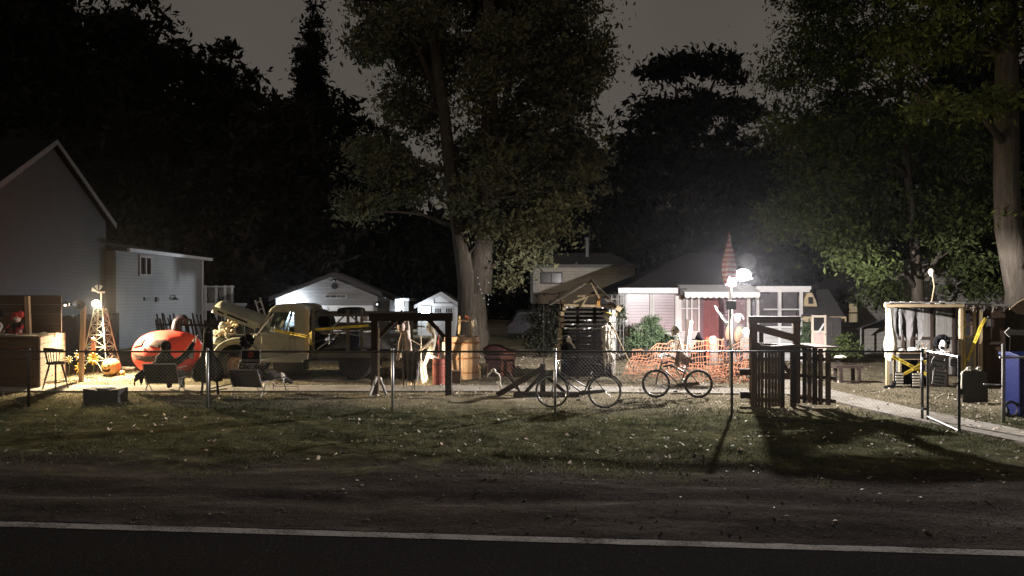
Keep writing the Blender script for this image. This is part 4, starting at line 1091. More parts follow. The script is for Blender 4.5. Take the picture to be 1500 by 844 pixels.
def cloth(top, bottom_z, spread, folds, seed, ragged=.25, n=30, rows=12, wave=.05, thick=.012):
    """a rag hanging from the polyline `top`"""
    top = [Vector(p) for p in top]; L = len(top)-1; R_ = []; r = random.Random(seed)
    jag = [r.uniform(0, ragged) for _ in range(n+1)]
    for j in range(rows+1):
        f = j/rows; row = []
        for i in range(n+1):
            t_ = i/n*L; k = min(int(t_), L-1); p = top[k].lerp(top[k+1], t_-k)
            drop = (p.z-bottom_z)*(1-jag[i])
            s_ = (i/n-.5)*spread*f
            w_ = wave*(.3+f)*math.sin(i/n*folds*6.28+seed+f*1.3)
            row.append(V3(p.x+s_+.02*mnoise.noise((i*.4, j*.4, seed)), p.y+w_+.03*mnoise.noise((i*.3, j*.5, seed+4)), p.z-drop*f))
        R_.append(row)
    mb = MB(); mb.sheet(R_); return mb
def dummy(parts, m=None):
    """list of ('t', points, radii) and ('e', centre, radii): one continuous figure after remeshing"""
    mb = MB()
    for p in parts:
        if p[0] == 't': mb.tube(p[1], p[2], 10)
        else: mb.ell(p[1], p[2], 14, 10)
    return mb

# ================================================================ chain link fence and gate
FD = 15.3
fx0, fx1 = -13.5, 8.18; ztop = zw(515.2, FD)
ff = Thing('chain_link_fence', 'long chain link fence with dark top rail across the front of the yard', 'fence', (-2.5, FD, gz(-2.5)))
mb = MB(); mb.cyl((fx0, FD, ztop), (fx1, FD, ztop), .020, n=8); ff.part('top_rail', mb, steel_dark, smooth=True)  # dark steel: the rail's backlit shade is put into its colour
for px in (-150, 42, 304, 575, 813, 1072, 1351):
    q = onground(px, FD+.045, -.05); mb = MB()
    mb.cyl(q, (q.x, q.y, ztop+.03), .027, n=10); mb.ell((q.x, q.y, ztop+.04), (.033, .033, .03), 8, 6)
    ff.part('post', mb, steel if px in (304, 575, 813) else steel_dark, smooth=True)  # three posts paler, the rest darker: highlights and shade put into the steel
def chain(mb, a, b, zb_a, zb_b, zt_a, zt_b, s=.076, r=.0014):
    """diamond mesh between two ground points"""
    a = Vector((a[0], a[1], 0)); b = Vector((b[0], b[1], 0)); L = (b-a).length; u = (b-a)/L; nrm = V3(-u.y, u.x, 0)
    H = ((zt_a-zb_a)+(zt_b-zb_b))/2; k = int((L+H)/s)+1
    for sg in (1, -1):
        for i in range(k):
            x0 = i*s-H; f0, f1 = 0.0, 1.0; x1 = x0+H
            if x0 < 0: f0 = -x0/H
            if x1 > L: f1 = (L-x0)/H
            if f1-f0 < .02: continue
            pts = []
            for f in (f0, f1):
                x = x0+f*H; g = x/L; h = f if sg > 0 else 1-f
                z = (zb_a+(zb_b-zb_a)*g)*(1-h)+(zt_a+(zt_b-zt_a)*g)*h
                pts.append(a+u*x+nrm*(.002*sg)+V3(0, 0, z))
            mb.tube(pts, r, 3, caps=False)
mb = MB(); chain(mb, (fx0, FD-.03), (fx1, FD-.03), gz(fx0)+.03, gz(fx1)+.03, ztop, ztop); ff.part('mesh', mb, wire)
# return fence right of the walk
q = onground(1470, 15.0, -.05)
fr2 = Thing('fence_post_section', 'short fence section with tall pale post left of the blue bin', 'fence', q)
mb = MB(); mb.cyl(q, (q.x, q.y, zw(506, 15)), .034, n=10); mb.ell((q.x, q.y, zw(506, 15)), .038, 8, 6); fr2.part('post', mb, w_greyV, smooth=True)
mb = MB(); mb.cyl((q.x-.07, q.y, zw(524, 15)), (q.x+3, q.y+.3, zw(522, 15)), .022, n=8); mb.cyl((q.x-.33, q.y+.1, zw(564, 15)), (q.x, q.y+.05, zw(564, 15)), .014, n=8); fr2.part('rail', mb, steel, smooth=True)
mb = MB(); chain(mb, (q.x, q.y), (q.x+3, q.y+.3), gz(q.x)+.03, gz(q.x+3), zw(524, 15), zw(522, 15)); fr2.part('mesh', mb, wire)
# gate standing open towards the road
ga = onground(1359, 15.2); gb = onground(1405, 13.75)
gt = Thing('open_gate', 'chain link gate swung open towards the road, signs hung on it', 'gate', ga)
za, zb_ = gz(ga.x)+.08, gz(gb.x)+.05; ta, tb = zw(514.5, 15.2), zw(523, 13.75)
mb = MB(); mb.tube([ga+V3(0, 0, .02), V3(ga.x, ga.y, ta)], .024, 8); mb.tube([gb+V3(0, 0, .0), V3(gb.x, gb.y, tb+.03)], .026, 8); gt.part('stile', mb, steel_dark)
mb = MB(); mb.tube([V3(ga.x, ga.y, ta), V3(gb.x, gb.y, tb)], .021, 8); mb.tube([V3(ga.x, ga.y, za), V3(gb.x, gb.y, zb_)], .021, 8); gt.part('rail', mb, steel)
mb = MB(); chain(mb, ga, gb, za, zb_, ta, tb); gt.part('mesh', mb, wire)
mb = MB(); mb.box(V3(ga.x-.05, ga.y, ta-.15), (.12, .05, .05)); mb.box(V3(ga.x-.05, ga.y, za+.15), (.12, .05, .05)); mb.box(gb+V3(.03, -.02, .75), (.06, .05, .1)); gt.part('hinge', mb, steel_dark)

def text(s, name, size, loc, rot, m, parent, loc0, ext=.002, ax='CENTER'):
    c = bpy.data.curves.new(name, 'FONT'); c.body = s; c.size = size; c.extrude = ext; c.align_x = ax; c.align_y = 'CENTER'
    tmp = bpy.data.objects.new(name, c); c.materials.append(m)
    me = bpy.data.meshes.new_from_object(tmp); bpy.data.objects.remove(tmp)
    o = bpy.data.objects.new(name, me); COL.objects.link(o); o.parent = parent
    o.location = Vector(loc)-Vector(loc0); o.rotation_euler = rot; return o
def sign(label, c, w, h, m, rz, tilt, lines_, tm, frame=None, name='warning_sign'):
    """a small board hung on the wire; lines_: (text, size, dz)"""
    T = Thing(name, label, 'sign', c)
    M4 = Matrix.Translation(c) @ Matrix.Rotation(rz, 4, 'Z') @ Matrix.Rotation(tilt, 4, 'Y')
    mb = MB(M4); mb.box((0, 0, 0), (w, .012, h)); T.part('board', mb, m)
    if frame:
        mb = MB(M4)
        for s_ in (-1, 1): mb.box((0, -.009, s_*h/2), (w+.02, .01, .014)); mb.box((s_*w/2, -.009, 0), (.014, .01, h-.015))
        T.part('border', mb, frame)
    mb = MB(M4)
    for s_ in (-1, 1): mb.beam((s_*w*.4, 0, h/2), (s_*w*.4, .03, h/2+.05), .008, .008)
    T.part('tie', mb, steel_dark)
    for tx, sz, dx, dz in lines_:
        p = M4 @ Vector((dx, -.009, dz)); text(tx, 'lettering', sz, p, (R(90), tilt*-1*0, rz), tm, T.o, c)
    return T, M4
mpale = basic('faded_letter', (.55,.50,.46), .6, 0, .3, 20, 0)
mred = basic('faded_red_mark', (.45,.09,.08), .6, 0, .3, 12, 0)
c = V3(xw(369, FD), FD-.06, zw(522.5, FD))
T, M4 = sign('dark square NO PARKING sign with red symbol wired to the fence', c, .37, .27, blackp, 0, 0, [('PARKING', .085, 0, -.075)], mpale, mpale)
mb = MB(M4); mb.torus((0, -.012, .045), .05, .009, 'y', 20, 6); mb.beam((-.033, -.012, .078), (.033, -.012, .012), .016, .012); mb.box((-.004, -.009, .045), (.018, .006, .07)); mb.box((.012, -.009, .062), (.03, .006, .034)); T.part('symbol', mb, mred)
sign('small dark NO sign on the fence left of the square sign', V3(xw(344.5, FD), FD-.06, zw(519.5, FD)), .20, .09, basic('sign_grey', (.10,.09,.08), .6), 0, 0, [('NO', .075, -.03, 0)], blackp)
def barsign(label, c, w, h, rz, tilt, rows, m=None):
    T, M4 = sign(label, c, w, h, m or basic('sign_white', (.45,.44,.42), .6, 0, .3, 9), rz, tilt, [], blackp)
    mb = MB(M4); r = random.Random(len(label))
    for k in range(rows):
        z = h*.36-k*h*.72/max(1, rows-1); x = -w*.38
        while x < w*.36:
            l = r.uniform(.02, .034); mb.box((x+l/2, -.009, z+r.uniform(-.004, .004)), (l*.7, .006, h*.5/rows*r.uniform(.7, 1))); x += l
    T.part('lettering', mb, blackp)
ang = math.atan2(gb.y-ga.y, gb.x-ga.x)
gl_ = lambda f, py, d: V3(ga.x+(gb.x-ga.x)*f-.03, ga.y+(gb.y-ga.y)*f-.03, zw(py, d))
barsign('white two line sign with dark lettering low on the open gate', gl_(.42, 553, 14.6), .24, .27, -.25, R(6), 4)
barsign('tilted grey sign hanging above the white one on the open gate', gl_(.38, 532, 14.7), .24, .14, -.25, R(14), 2, basic('sign_grey_dirty', (.30,.29,.28), .6, 0, .4, 9))
barsign('small pale tag wired at the top corner of the open gate', gl_(.85, 531, 14.0), .11, .14, -.25, 0, 3, basic('tag_grey', (.33,.34,.37), .6, 0, .2, 9))

# ================================================================ left end of the yard
# plank booth
A = onground(57, 18.1); 
bt = Thing('plank_booth', 'waist high booth of wide planks with a pale side and tall back board, left edge', 'booth', A)
x1 = A.x; xA = -13.6; yb0, yb1 = 18.1, 19.6; zt = 1.30; z0 = gz(x1); BX = xw(95, 20.4)-x1
mb = MB(); hts = [z0+.02, .33, .345, .55, .57, .78, .80, 1.0, 1.015, zt]
for k in range(5):
    a, b = hts[2*k], hts[2*k+1]; sag = .015*math.sin(k*2.1)
    mb.box(((xA+x1)/2, yb0+.012, (a+b)/2+sag), (x1-xA, .025, b-a), Matrix.Rotation(R(.6*math.sin(k*3)), 3, 'Y'))
bt.part('front_panel', mb, w_brown)
mb = MB(); k = 7; hh = (zt-z0)/k
for i in range(k): mb.beam((x1+.0, yb0+.03, z0+(i+.5)*hh+.002), (x1+BX, 20.4, z0+(i+.5)*hh+.002), .03, hh-.012)
bt.part('side_panel', mb, wood('pale_plank', (.25,.20,.135), axis='y'))
mb = MB()
for i in range(4): mb.bb(xA, x1+.04+BX*(i*.42+.35)/2.3, yb0-.05+i*.42, yb0+.35+i*.42, zt+.003, zt+.035)
bt.part('counter', mb, w_tan)
mb = MB()
for i in range(4): mb.bb(xA, x1-.32, yb1-.06, yb1-.03, zt+.037+i*.24, zt+.27+i*.24)
bt.part('back_board', mb, w_brown)
mb = MB(); q = at(41, 490, 19.0); mb.beam((q.x+.02, 19.0, zt+.03), at(40, 434, 19.0)+V3(0, 0, 0), .10, .08); mb.beam((q.x-.06, 19.1, zt+.03), at(38.5, 450, 19.1), .05, .05); bt.part('post', mb, w_paleV)
# dolls on the booth
def doll(label, q, s, hat, body, face=(0.2, -1, 0), name='doll'):
    T = Thing(name, label, 'doll', q)
    mb = dummy([('t', [q+V3(0, 0, .02), q+V3(0, 0, .16*s), q+V3(0, 0, .30*s)], [.10*s, .11*s, .07*s]),
                ('t', [q+V3(-.07*s, 0, .27*s), q+V3(-.17*s, -.05*s, .18*s), q+V3(-.22*s, -.12*s, .10*s)], [.045*s, .04*s, .03*s]),
                ('t', [q+V3(.07*s, 0, .27*s), q+V3(.16*s, -.05*s, .2*s), q+V3(.17*s, -.13*s, .10*s)], [.045*s, .04*s, .03*s]),
                ('t', [q+V3(-.06*s, 0, .05*s), q+V3(-.12*s, -.22*s, .06*s)], [.06*s, .045*s]), ('t', [q+V3(.06*s, 0, .05*s), q+V3(.14*s, -.22*s, .06*s)], [.06*s, .045*s])])
    T.part('clothing', mb, body, remesh=.014)
    h = q+V3(.01*s, -.02*s, .39*s); mb = MB(); mb.ell(h, (.085*s, .085*s, .10*s), 12, 9); mb.ell(h+V3(.02*s, -.085*s, -.01*s), .018*s, 6, 5); hd = T.part('head', mb, skin, smooth=True)
    mb = MB()
    for sx in (-.03, .045): mb.ell(h+V3(sx*s, -.078*s, .02*s), .014*s, 6, 5)
    mb.box(h+V3(.01*s, -.08*s, -.045*s), (.05*s, .015*s, .012*s)); T.part('face', mb, black, hd)
    if hat:
        mb = MB(); mb.ell(h+V3(0, 0, .09*s), (.11*s, .1*s, .07*s), 10, 7); mb.ell(h+V3(.09*s, 0, .1*s), (.08*s, .06*s, .09*s), 10, 7); mb.ell(h+V3(-.1*s, 0, .02*s), (.05*s, .05*s, .08*s), 8, 6); T.part('hat', mb, hat)
    for sx in (-.17, .175):
        mb = MB(); mb.ell(q+V3(sx*s*1.25 if sx < 0 else sx*s, -.14*s, .09*s), .035*s, 8, 6)
        for k in range(4): mb.tube([q+V3((sx*1.25 if sx < 0 else sx)*s+(k-1.5)*.012*s, -.16*s, .08*s), q+V3((sx*1.25 if sx < 0 else sx)*s+(k-1.5)*.016*s, -.21*s, .06*s)], .008*s, 5)
        T.part('hand', mb, skin)
    return T
motley = NT('red_black_motley'); vt = motley.n('ShaderNodeTexVoronoi', i_Scale=9.0); motley.l(motley.n('ShaderNodeTexCoord').outputs['Object'], vt.inputs['Vector'])
cc = motley.ramp(vt.outputs['Color'], [(.55, (.02, .01, .01)), (.6, (.40, .04, .045))]); motley.bsdf(cc, .8)
doll('clown doll with floppy red hat sitting on the plank booth', V3(xw(25, 18.6), 18.6, zt+.036), 1.0, red, motley.m, name='clown_doll')
doll('dark haired doll at the very left end of the plank booth', V3(xw(-6, 18.5), 18.5, zt+.036), 1.05, black, palecloth)
T = Thing('scattered_bones', 'stick and pale scraps lying on the booth counter', 'bones', V3(-11.6, 18.35, zt+.04))
mb = MB(); mb.tube([V3(-12.2, 18.3, zt+.06), V3(-11.15, 18.3, zt+.055)], .012, 6); bonetube(mb, V3(-12.0, 18.2, zt+.06), V3(-11.75, 18.25, zt+.06), .02); bonetube(mb, V3(-11.5, 18.25, zt+.06), V3(-11.1, 18.4, zt+.06), .016); mb.ell((-11.28, 18.5, zt+.07), (.08, .05, .035), 8, 6, .3, 3); T.part('bone', mb, bone)
# captain's stool
q = onground(81.5, 17.9); S = Thing('bar_stool', 'dark spindle backed bar stool before the booth side', 'stool', q, R(-14), local=True)
sh_ = .60
mb = MB(); mb.lathe([(.001, sh_-.02), (.17, sh_-.02), (.2, sh_), (.2, sh_+.025), (.17, sh_+.04), (.001, sh_+.032)], (0, 0, 0), 20); S.part('seat', mb, w_dark, smooth=True)
for k in range(4):
    a = R(45+90*k); mb = MB(); mb.tube([(math.cos(a)*.12, math.sin(a)*.12, sh_-.01), (math.cos(a)*.19, math.sin(a)*.19, .3), (math.cos(a)*.26, math.sin(a)*.26, 0)], [.022, .019, .015], 7); S.part('leg', mb, w_darkV)
mb = MB(); mb.torus((0, 0, .17), .215, .012, 'z', 24, 6); mb.tube([(-.15, .15, .3), (.15, -.15, .3)], .01, 6); S.part('stretcher', mb, w_brown)
mb = MB()
for k in range(9):
    a = R(205+k*130/8) + R(0); mb.tube([(math.cos(a)*.17, math.sin(a)*.17, sh_+.03), (math.cos(a)*.225, math.sin(a)*.225, sh_+.30)], .010, 6)
S.part('spindle', mb, w_darkV)
mb = MB(); pts = [(math.cos(R(a))*.23, math.sin(R(a))*.23, sh_+.32+.02*math.cos(R(a+90)*2)) for a in range(185, 361, 9)]
for i in range(len(pts)-1): mb.beam(pts[i], Vector(pts[i+1])*1.002, .035, .075)
S.part('backrest', mb, w_dark)
# sign post with round reflector and little spot
q = onground(118.5, 19.7); S = Thing('lamp_post', 'wooden post with round reflector and tiny lit spot beside the windmill', 'lamp', q)
mb = MB(); mb.beam(q-V3(0, 0, .1), at(122.5, 449, 19.7), .10, .08, (0, 1, 0)); S.part('post', mb, w_tanV)
c = at(115.5, 447, 19.6); M4 = Matrix.Translation(c) @ Matrix.Rotation(R(70), 4, 'X') @ Matrix.Rotation(R(24), 4, 'Y')
mb = MB(M4); mb.lathe([(.03, -.09), (.09, -.05), (.145, .02), (.15, .02), (.10, -.06), (.03, -.1)], (0, 0, 0), 18); S.part('reflector', mb, tin, smooth=True)
mb = MB(); mb.beam(at(117, 447, 19.65), at(98, 446, 19.65), .02, .02); mb.ell(at(97, 446, 19.65), (.075, .085, .075), 10, 8); S.part('spot_housing', mb, blackp)
mb = MB(); mb.ell(at(98, 447.2, 19.65)-V3(0, .075, 0), (.038, .02, .026), 8, 6); S.part('lens', mb, emit('warm_spot', (1, .86, .66), 6))
# windmill tower with the warm lamp
q = onground(147, 21.2); S = Thing('windmill_tower', 'white lattice garden windmill carrying a warm lamp', 'windmill', q)
zb_ = q.z; zt_ = zw(452, 21.2); bw, tw = .43, .11
towerp = basic('tower_paint', (.36,.40,.34), .5, 0, .2, 6, .1)
def leg(sx, sy, f):
    w_ = bw+(tw-bw)*(f**.8); return V3(q.x+sx*w_, q.y+sy*w_, zb_+(zt_-zb_)*f)
mb = MB()
for sx in (-1, 1):
    for sy in (-1, 1): mb.tube([leg(sx, sy, f) for f in np.linspace(0, 1, 7)], .013, 6)
S.part('leg', mb, towerp)
mb = MB(); lv = [.22, .42, .6, .76, .9, 1]
for f in lv:
    c4 = [leg(-1, -1, f), leg(1, -1, f), leg(1, 1, f), leg(-1, 1, f)]
    for i in range(4): mb.tube([c4[i], c4[(i+1) % 4]], .007, 5)
for f0, f1 in zip(lv[:-1], lv[1:]):
    for a, b in (((-1, -1), (1, -1)), ((1, -1), (1, 1)), ((1, 1), (-1, 1)), ((-1, 1), (-1, -1))):
        mb.tube([leg(*a, f0), leg(*b, f1)], .0055, 5); mb.tube([leg(*b, f0), leg(*a, f1)], .0055, 5)
for sy in (-1, 1):
    mb.tube([leg(-1, sy, .02).lerp(leg(1, sy, .02), .12+.76*t_)+V3(0, 0, .40*math.sin(math.pi*t_)) for t_ in np.linspace(0, 1, 11)], .012, 5)
S.part('bracing', mb, towerp)
mb = MB(); h = V3(q.x+.02, q.y-.14, zw(428, 21.2))
for k in range(8):
    a = R(k*45+22); d = V3(math.cos(a), 0, math.sin(a)); p_ = V3(-math.sin(a), .35, math.cos(a)).normalized()
    vs = [h+d*.05-p_*.015, h+d*.05+p_*.015, h+d*.2+p_*.065, h+d*.2-p_*.065]
    if k in (2, 3, 1): mb.add(vs+[v+V3(0, .008, 0) for v in vs], [(0, 1, 2, 3), (7, 6, 5, 4), (0, 4, 5, 1), (1, 5, 6, 2), (2, 6, 7, 3), (3, 7, 4, 0)])
mb.cyl(h+V3(0, -.03, 0), h+V3(0, .3, 0), .03, n=8); S.part('fan', mb, white)
mb = MB(); mb.cyl(V3(h.x, q.y, zt_-.02), V3(h.x, q.y, h.z+.02), .02, n=6); S.part('mast', mb, white)
LW = V3(q.x+.03, q.y-.27, zw(445, 20.9))
wl = Thing('warm_lamp', 'glaring warm bulb clamped near the top of the lattice windmill', 'lamp', LW)
mb = MB(); mb.ell(LW, .10, 12, 9); wl.part('bulb', mb, emit('warm_bulb', (1, .80, .50), 45), smooth=True)
mb = MB(); mb.cyl(LW+V3(0, .06, .02), LW+V3(0, .18, .05), .035, .025, 10); wl.part('socket', mb, blackp)
lamp('SPOT', 'warm_lamp_light', LW+V3(.06, -.12, -.04), P_WARM, (1, .79, .50), .05, target=LW+V3(.81, -.62, -.54), angle=160, blend=.8)
# the lamp's own distribution: its beam is weaker straight ahead towards the road
ld = bpy.data.lights['warm_lamp_light']; ld.use_nodes = True; nt = ld.node_tree
em = next(n_x for n_x in nt.nodes if n_x.type == 'EMISSION')
ge = nt.nodes.new('ShaderNodeNewGeometry'); sx = nt.nodes.new('ShaderNodeSeparateXYZ'); mr_ = nt.nodes.new('ShaderNodeMapRange')
nt.links.new(ge.outputs['Incoming'], sx.inputs[0]); nt.links.new(sx.outputs[1], mr_.inputs[0])
for k_, v_ in ((1, -.97), (2, -.84), (3, .28), (4, 1.0)): mr_.inputs[k_].default_value = v_
nt.links.new(mr_.outputs[0], em.inputs['Strength'])
# daisies
petal_y = yellow; petal_w = basic('cream_petal', (.75,.66,.40), .5)
def daisy(px, py, d, r_, m, label, ground=True):
    c = at(px, py, d); T = Thing('daisy_ornament', label, 'flower', onground(px, d), group='metal daisies by the windmill')
    mb = MB()
    for k in range(9):
        a = R(40*k+px); dd = V3(math.cos(a), .1, math.sin(a)); mb.ell(c+dd*r_*.66, (r_*.36, .012, r_*.15), 8, 5, M=Matrix.Rotation(-a, 3, 'Y'))
    T.part('petals', mb, m, smooth=True)
    mb = MB(); mb.ell(c-V3(0, .02, 0), (r_*.25, .025, r_*.25), 10, 6); T.part('centre', mb, basic('daisy_centre', (.5,.3,.03), .7))
    mb = MB(); mb.tube([c+V3(0, .02, 0), onground(px, d+.05)], .009, 5); T.part('stem', mb, basic('stem_green', (.06,.10,.03), .6))
daisy(137, 526, 20.3, .17, yellow, 'big yellow daisy in front of the lattice windmill leg')
daisy(116, 521, 19.95, .15, petal_w, 'pale yellow daisy, upper one behind the wooden lamp post')
daisy(117, 539, 19.9, .15, yellow, 'yellow daisy, lower one behind the wooden lamp post')
daisy(101, 527, 19.6, .10, petal_w, 'small pale daisy peeping out behind the bar stool')
# doll/figurine on the tower
mb = MB(); c = at(136.5, 505, 20.6)
T = Thing('garden_figurine', 'small pale figurine fixed to the windmill leg', 'figurine', c-V3(0, 0, .3))
mb.tube([c-V3(0, 0, .28), c-V3(0, 0, .1), c, c+V3(0, 0, .1)], [.07, .06, .055, .03], 8); T.part('body', mb, basic('pink_gown', (.5,.25,.2), .7), smooth=True)
mb = MB(); mb.ell(c+V3(0, 0, .15), .05, 10, 8); T.part('head', mb, skin, smooth=True)
# small jack-o'-lantern, squash and log
def ribbed(mb, c, rx, rz, ribs=12, amp=.06, n=48, m=14, dip=.12):
    vs = []; fs = []
    for i in range(m+1):
        t_ = -math.pi/2+math.pi*i/m
        for k in range(n):
            a = 2*math.pi*k/n; rr = math.cos(t_)**.8*(1-amp*abs(math.sin(a*ribs/2))**.5*1.0+0) if math.cos(t_) > 1e-6 else 0
            z = math.sin(t_)-dip*math.copysign(max(0, abs(math.sin(t_))-.6), t_)
            vs.append((c[0]+rx*rr*math.cos(a), c[1]+rx*rr*math.sin(a), c[2]+rz*z))
    for i in range(m):
        for k in range(n):
            l = (k+1) % n; fs.append((i*n+k, i*n+l, (i+1)*n+l, (i+1)*n+k))
    mb.add(vs, fs)
def on_ell_(c, rx, ry, rz, u, v, off=1.0):
    """point on the front (-y) of an ellipsoid at offsets u, v (fractions of the radii)"""
    k = max(0, 1-u*u-v*v); return V3(c[0]+rx*u*off, c[1]-ry*math.sqrt(k)*off, c[2]+rz*v*off)
def on_pump(c, rx, ry, rz, u, v, off=1.0):
    t_ = math.asin(max(-1, min(1, v))); cs = math.cos(t_)**.82; k = max(0, cs*cs-u*u)
    return V3(c[0]+rx*u*off, c[1]-ry*math.sqrt(k)*off, c[2]+rz*v*off)
def facepatch(mb, c, rad_, poly, off=1.012, ang=0.0, pump=False):
    """a polygon laid on the ellipsoid's front, with thickness"""
    cx = sum(p[0] for p in poly)/len(poly); cy = sum(p[1] for p in poly)/len(poly)
    rings = []; on_ell = on_pump if pump else on_ell_
    for s_ in (1, .66, .33): rings.append([on_ell(c, *rad_, cx+(u-cx)*s_, cy+(v-cy)*s_, off) for u, v in poly])
    M_ = Matrix.Translation(c) @ Matrix.Rotation(ang, 4, 'Z') @ Matrix.Translation(-Vector(c))
    n = len(poly); vs = [M_ @ p for r_ in rings for p in r_] + [M_ @ on_ell(c, *rad_, cx, cy, off)]
    vs += [M_ @ on_ell(c, *rad_, u, v, .97) for u, v in poly]
    fs = []
    for j in range(2):
        for i in range(n): fs.append((j*n+i, j*n+(i+1) % n, (j+1)*n+(i+1) % n, (j+1)*n+i))
    for i in range(n): fs.append((2*n+i, 2*n+(i+1) % n, 3*n)); fs.append((i, 3*n+1+i, 3*n+1+(i+1) % n, (i+1) % n))
    mb.add(vs, fs)
c = onground(163, 20.9, .23); T = Thing('jack_o_lantern', 'small pale orange jack-o-lantern beside the windmill foot', 'pumpkin', onground(163, 20.9))
mb = MB(); ribbed(mb, c, .235, .235, 12, .05, 48, 14, .05); T.part('shell', mb, basic('pale_orange', (.62,.33,.12), .5, 0, .2, 5, .1), smooth=True)
mb = MB(); rd = (.235, .235, .235)
for s_ in (-1, 1): facepatch(mb, c, rd, [(s_*.38-.14, .18), (s_*.38+.14, .18), (s_*.38, .44)], 1.02, R(-12))
facepatch(mb, c, rd, [(-.1, -.02), (.1, -.02), (0, .14)], 1.02, R(-12))
facepatch(mb, c, rd, [(-.6, -.1), (-.35, -.26), (-.2, -.22), (0, -.34), (.2, -.22), (.35, -.26), (.6, -.1), (.38, -.45), (0, -.56), (-.38, -.45)], 1.02, R(-12)); T.part('face', mb, black)
mb = MB(); mb.tube([c+V3(0, 0, .2), c+V3(.03, 0, .3)], [.03, .02], 6); T.part('stem', mb, w_brown)
mb = MB(); mb.ell(onground(178.5, 20.9, .07), (.09, .09, .075), 12, 8); single('squash', mb, basic('squash_yellow', (.5,.33,.10), .5), 'small yellow squash right of the little jack-o-lantern', 'squash', smooth=True)
mb = MB(); mb.tube([onground(176, 21.6, .12), onground(197, 21.3, .14)], [.06, .065], 9); single('log', mb, bark, 'pale log lying beside the giant inflatable pumpkin', 'log', smooth=True)
# dark block near the fence
q = onground(155, 16.15); T = Thing('stone_block', 'low dark block with pale worn top lying just inside the fence', 'block', q)
mb = MB(); mb.prism([(-.36, -.03), (.36, -.03), (.365, .27), (.02, .235), (-.37, .28)], -.22, .22); mb.v = [(x+q.x, y+q.y, z+q.z) for x, y, z in mb.v]; T.part('body', mb, dark_block, bevel=.015)
mb = MB(); mb.ell((q.x, q.y, q.z+.26), (.22, .17, .035), 12, 6, .25, 2); T.part('top_crust', mb, w_grey)
# giant inflatable pumpkin
c = onground(247, 21.4, .60); T = Thing('inflatable_pumpkin', 'giant red-orange inflatable pumpkin with carved face and curled purple stem', 'pumpkin', onground(247, 21.4))
rd = (.97, .85, .64)
mb = MB()
n, m = 64, 20; vs = []; fs = []
for i in range(m+1):
    t_ = -math.pi/2+math.pi*i/m
    for k in range(n):
        a = 2*math.pi*k/n; cs = max(0, math.cos(t_))**.82; rr = cs*(1-.035*abs(math.sin(a*5)))
        vs.append((c.x+rd[0]*rr*math.cos(a), c.y+rd[1]*rr*math.sin(a), c.z+rd[2]*(math.sin(t_)-.06*max(0, math.sin(t_)-.7))))
for i in range(m):
    for k in range(n):
        l = (k+1) % n; fs.append((i*n+k, i*n+l, (i+1)*n+l, (i+1)*n+k))
mb.add(vs, fs)
T.part('body', mb, basic('inflatable_orange', (.56,.045,.03), .55, 0, .12, 1.5, .1, .02), smooth=True)
mb = MB()
rdf = rd
for P_ in ([(-.78, .30), (-.55, .66), (-.34, .70), (-.42, .42)], [(-.12, .40), (.05, .66), (.36, .70), (.44, .46), (.2, .34)], [(-.32, .26), (-.26, .34), (-.20, .27)],
           [(-.86, .06), (-.6, -.06), (-.45, .0), (-.3, -.1), (-.1, -.03), (.1, -.1), (.3, 0), (.45, -.03), (.6, .12), (.5, -.15), (.2, -.3), (-.2, -.32), (-.6, -.22)]):
    facepatch(mb, c, rdf, [(u*.84, v*.9) for u, v in P_], 1.025, R(-6), pump=True)
T.part('face', mb, basic('face_print', (.035,.02,.017), .8, 0, .2, 3, 0, spec=.1))
mb = MB(); b_ = c+V3(.22, 0, rd[2]*.96); pts = [b_-V3(0, 0, .15), b_+V3(.0, 0, .1), b_+V3(.03, 0, .25), b_+V3(.11, 0, .35), b_+V3(.22, 0, .36), b_+V3(.29, 0, .29), b_+V3(.26, 0, .21), b_+V3(.19, 0, .22)]
mb.tube(pts, [.16, .14, .13, .11, .09, .07, .055, .04], 14); T.part('stem', mb, basic('stem_purple', (.018,.012,.02), .4, 0, .2, 3, 0, spec=.2), smooth=True)
mb = MB(); 
for sx in (-.7, .75): mb.tube([c+V3(sx*.9, -.3, -.3), onground(247+sx*72, 20.8, .02)], .006, 4)
T.part('tether', mb, black)
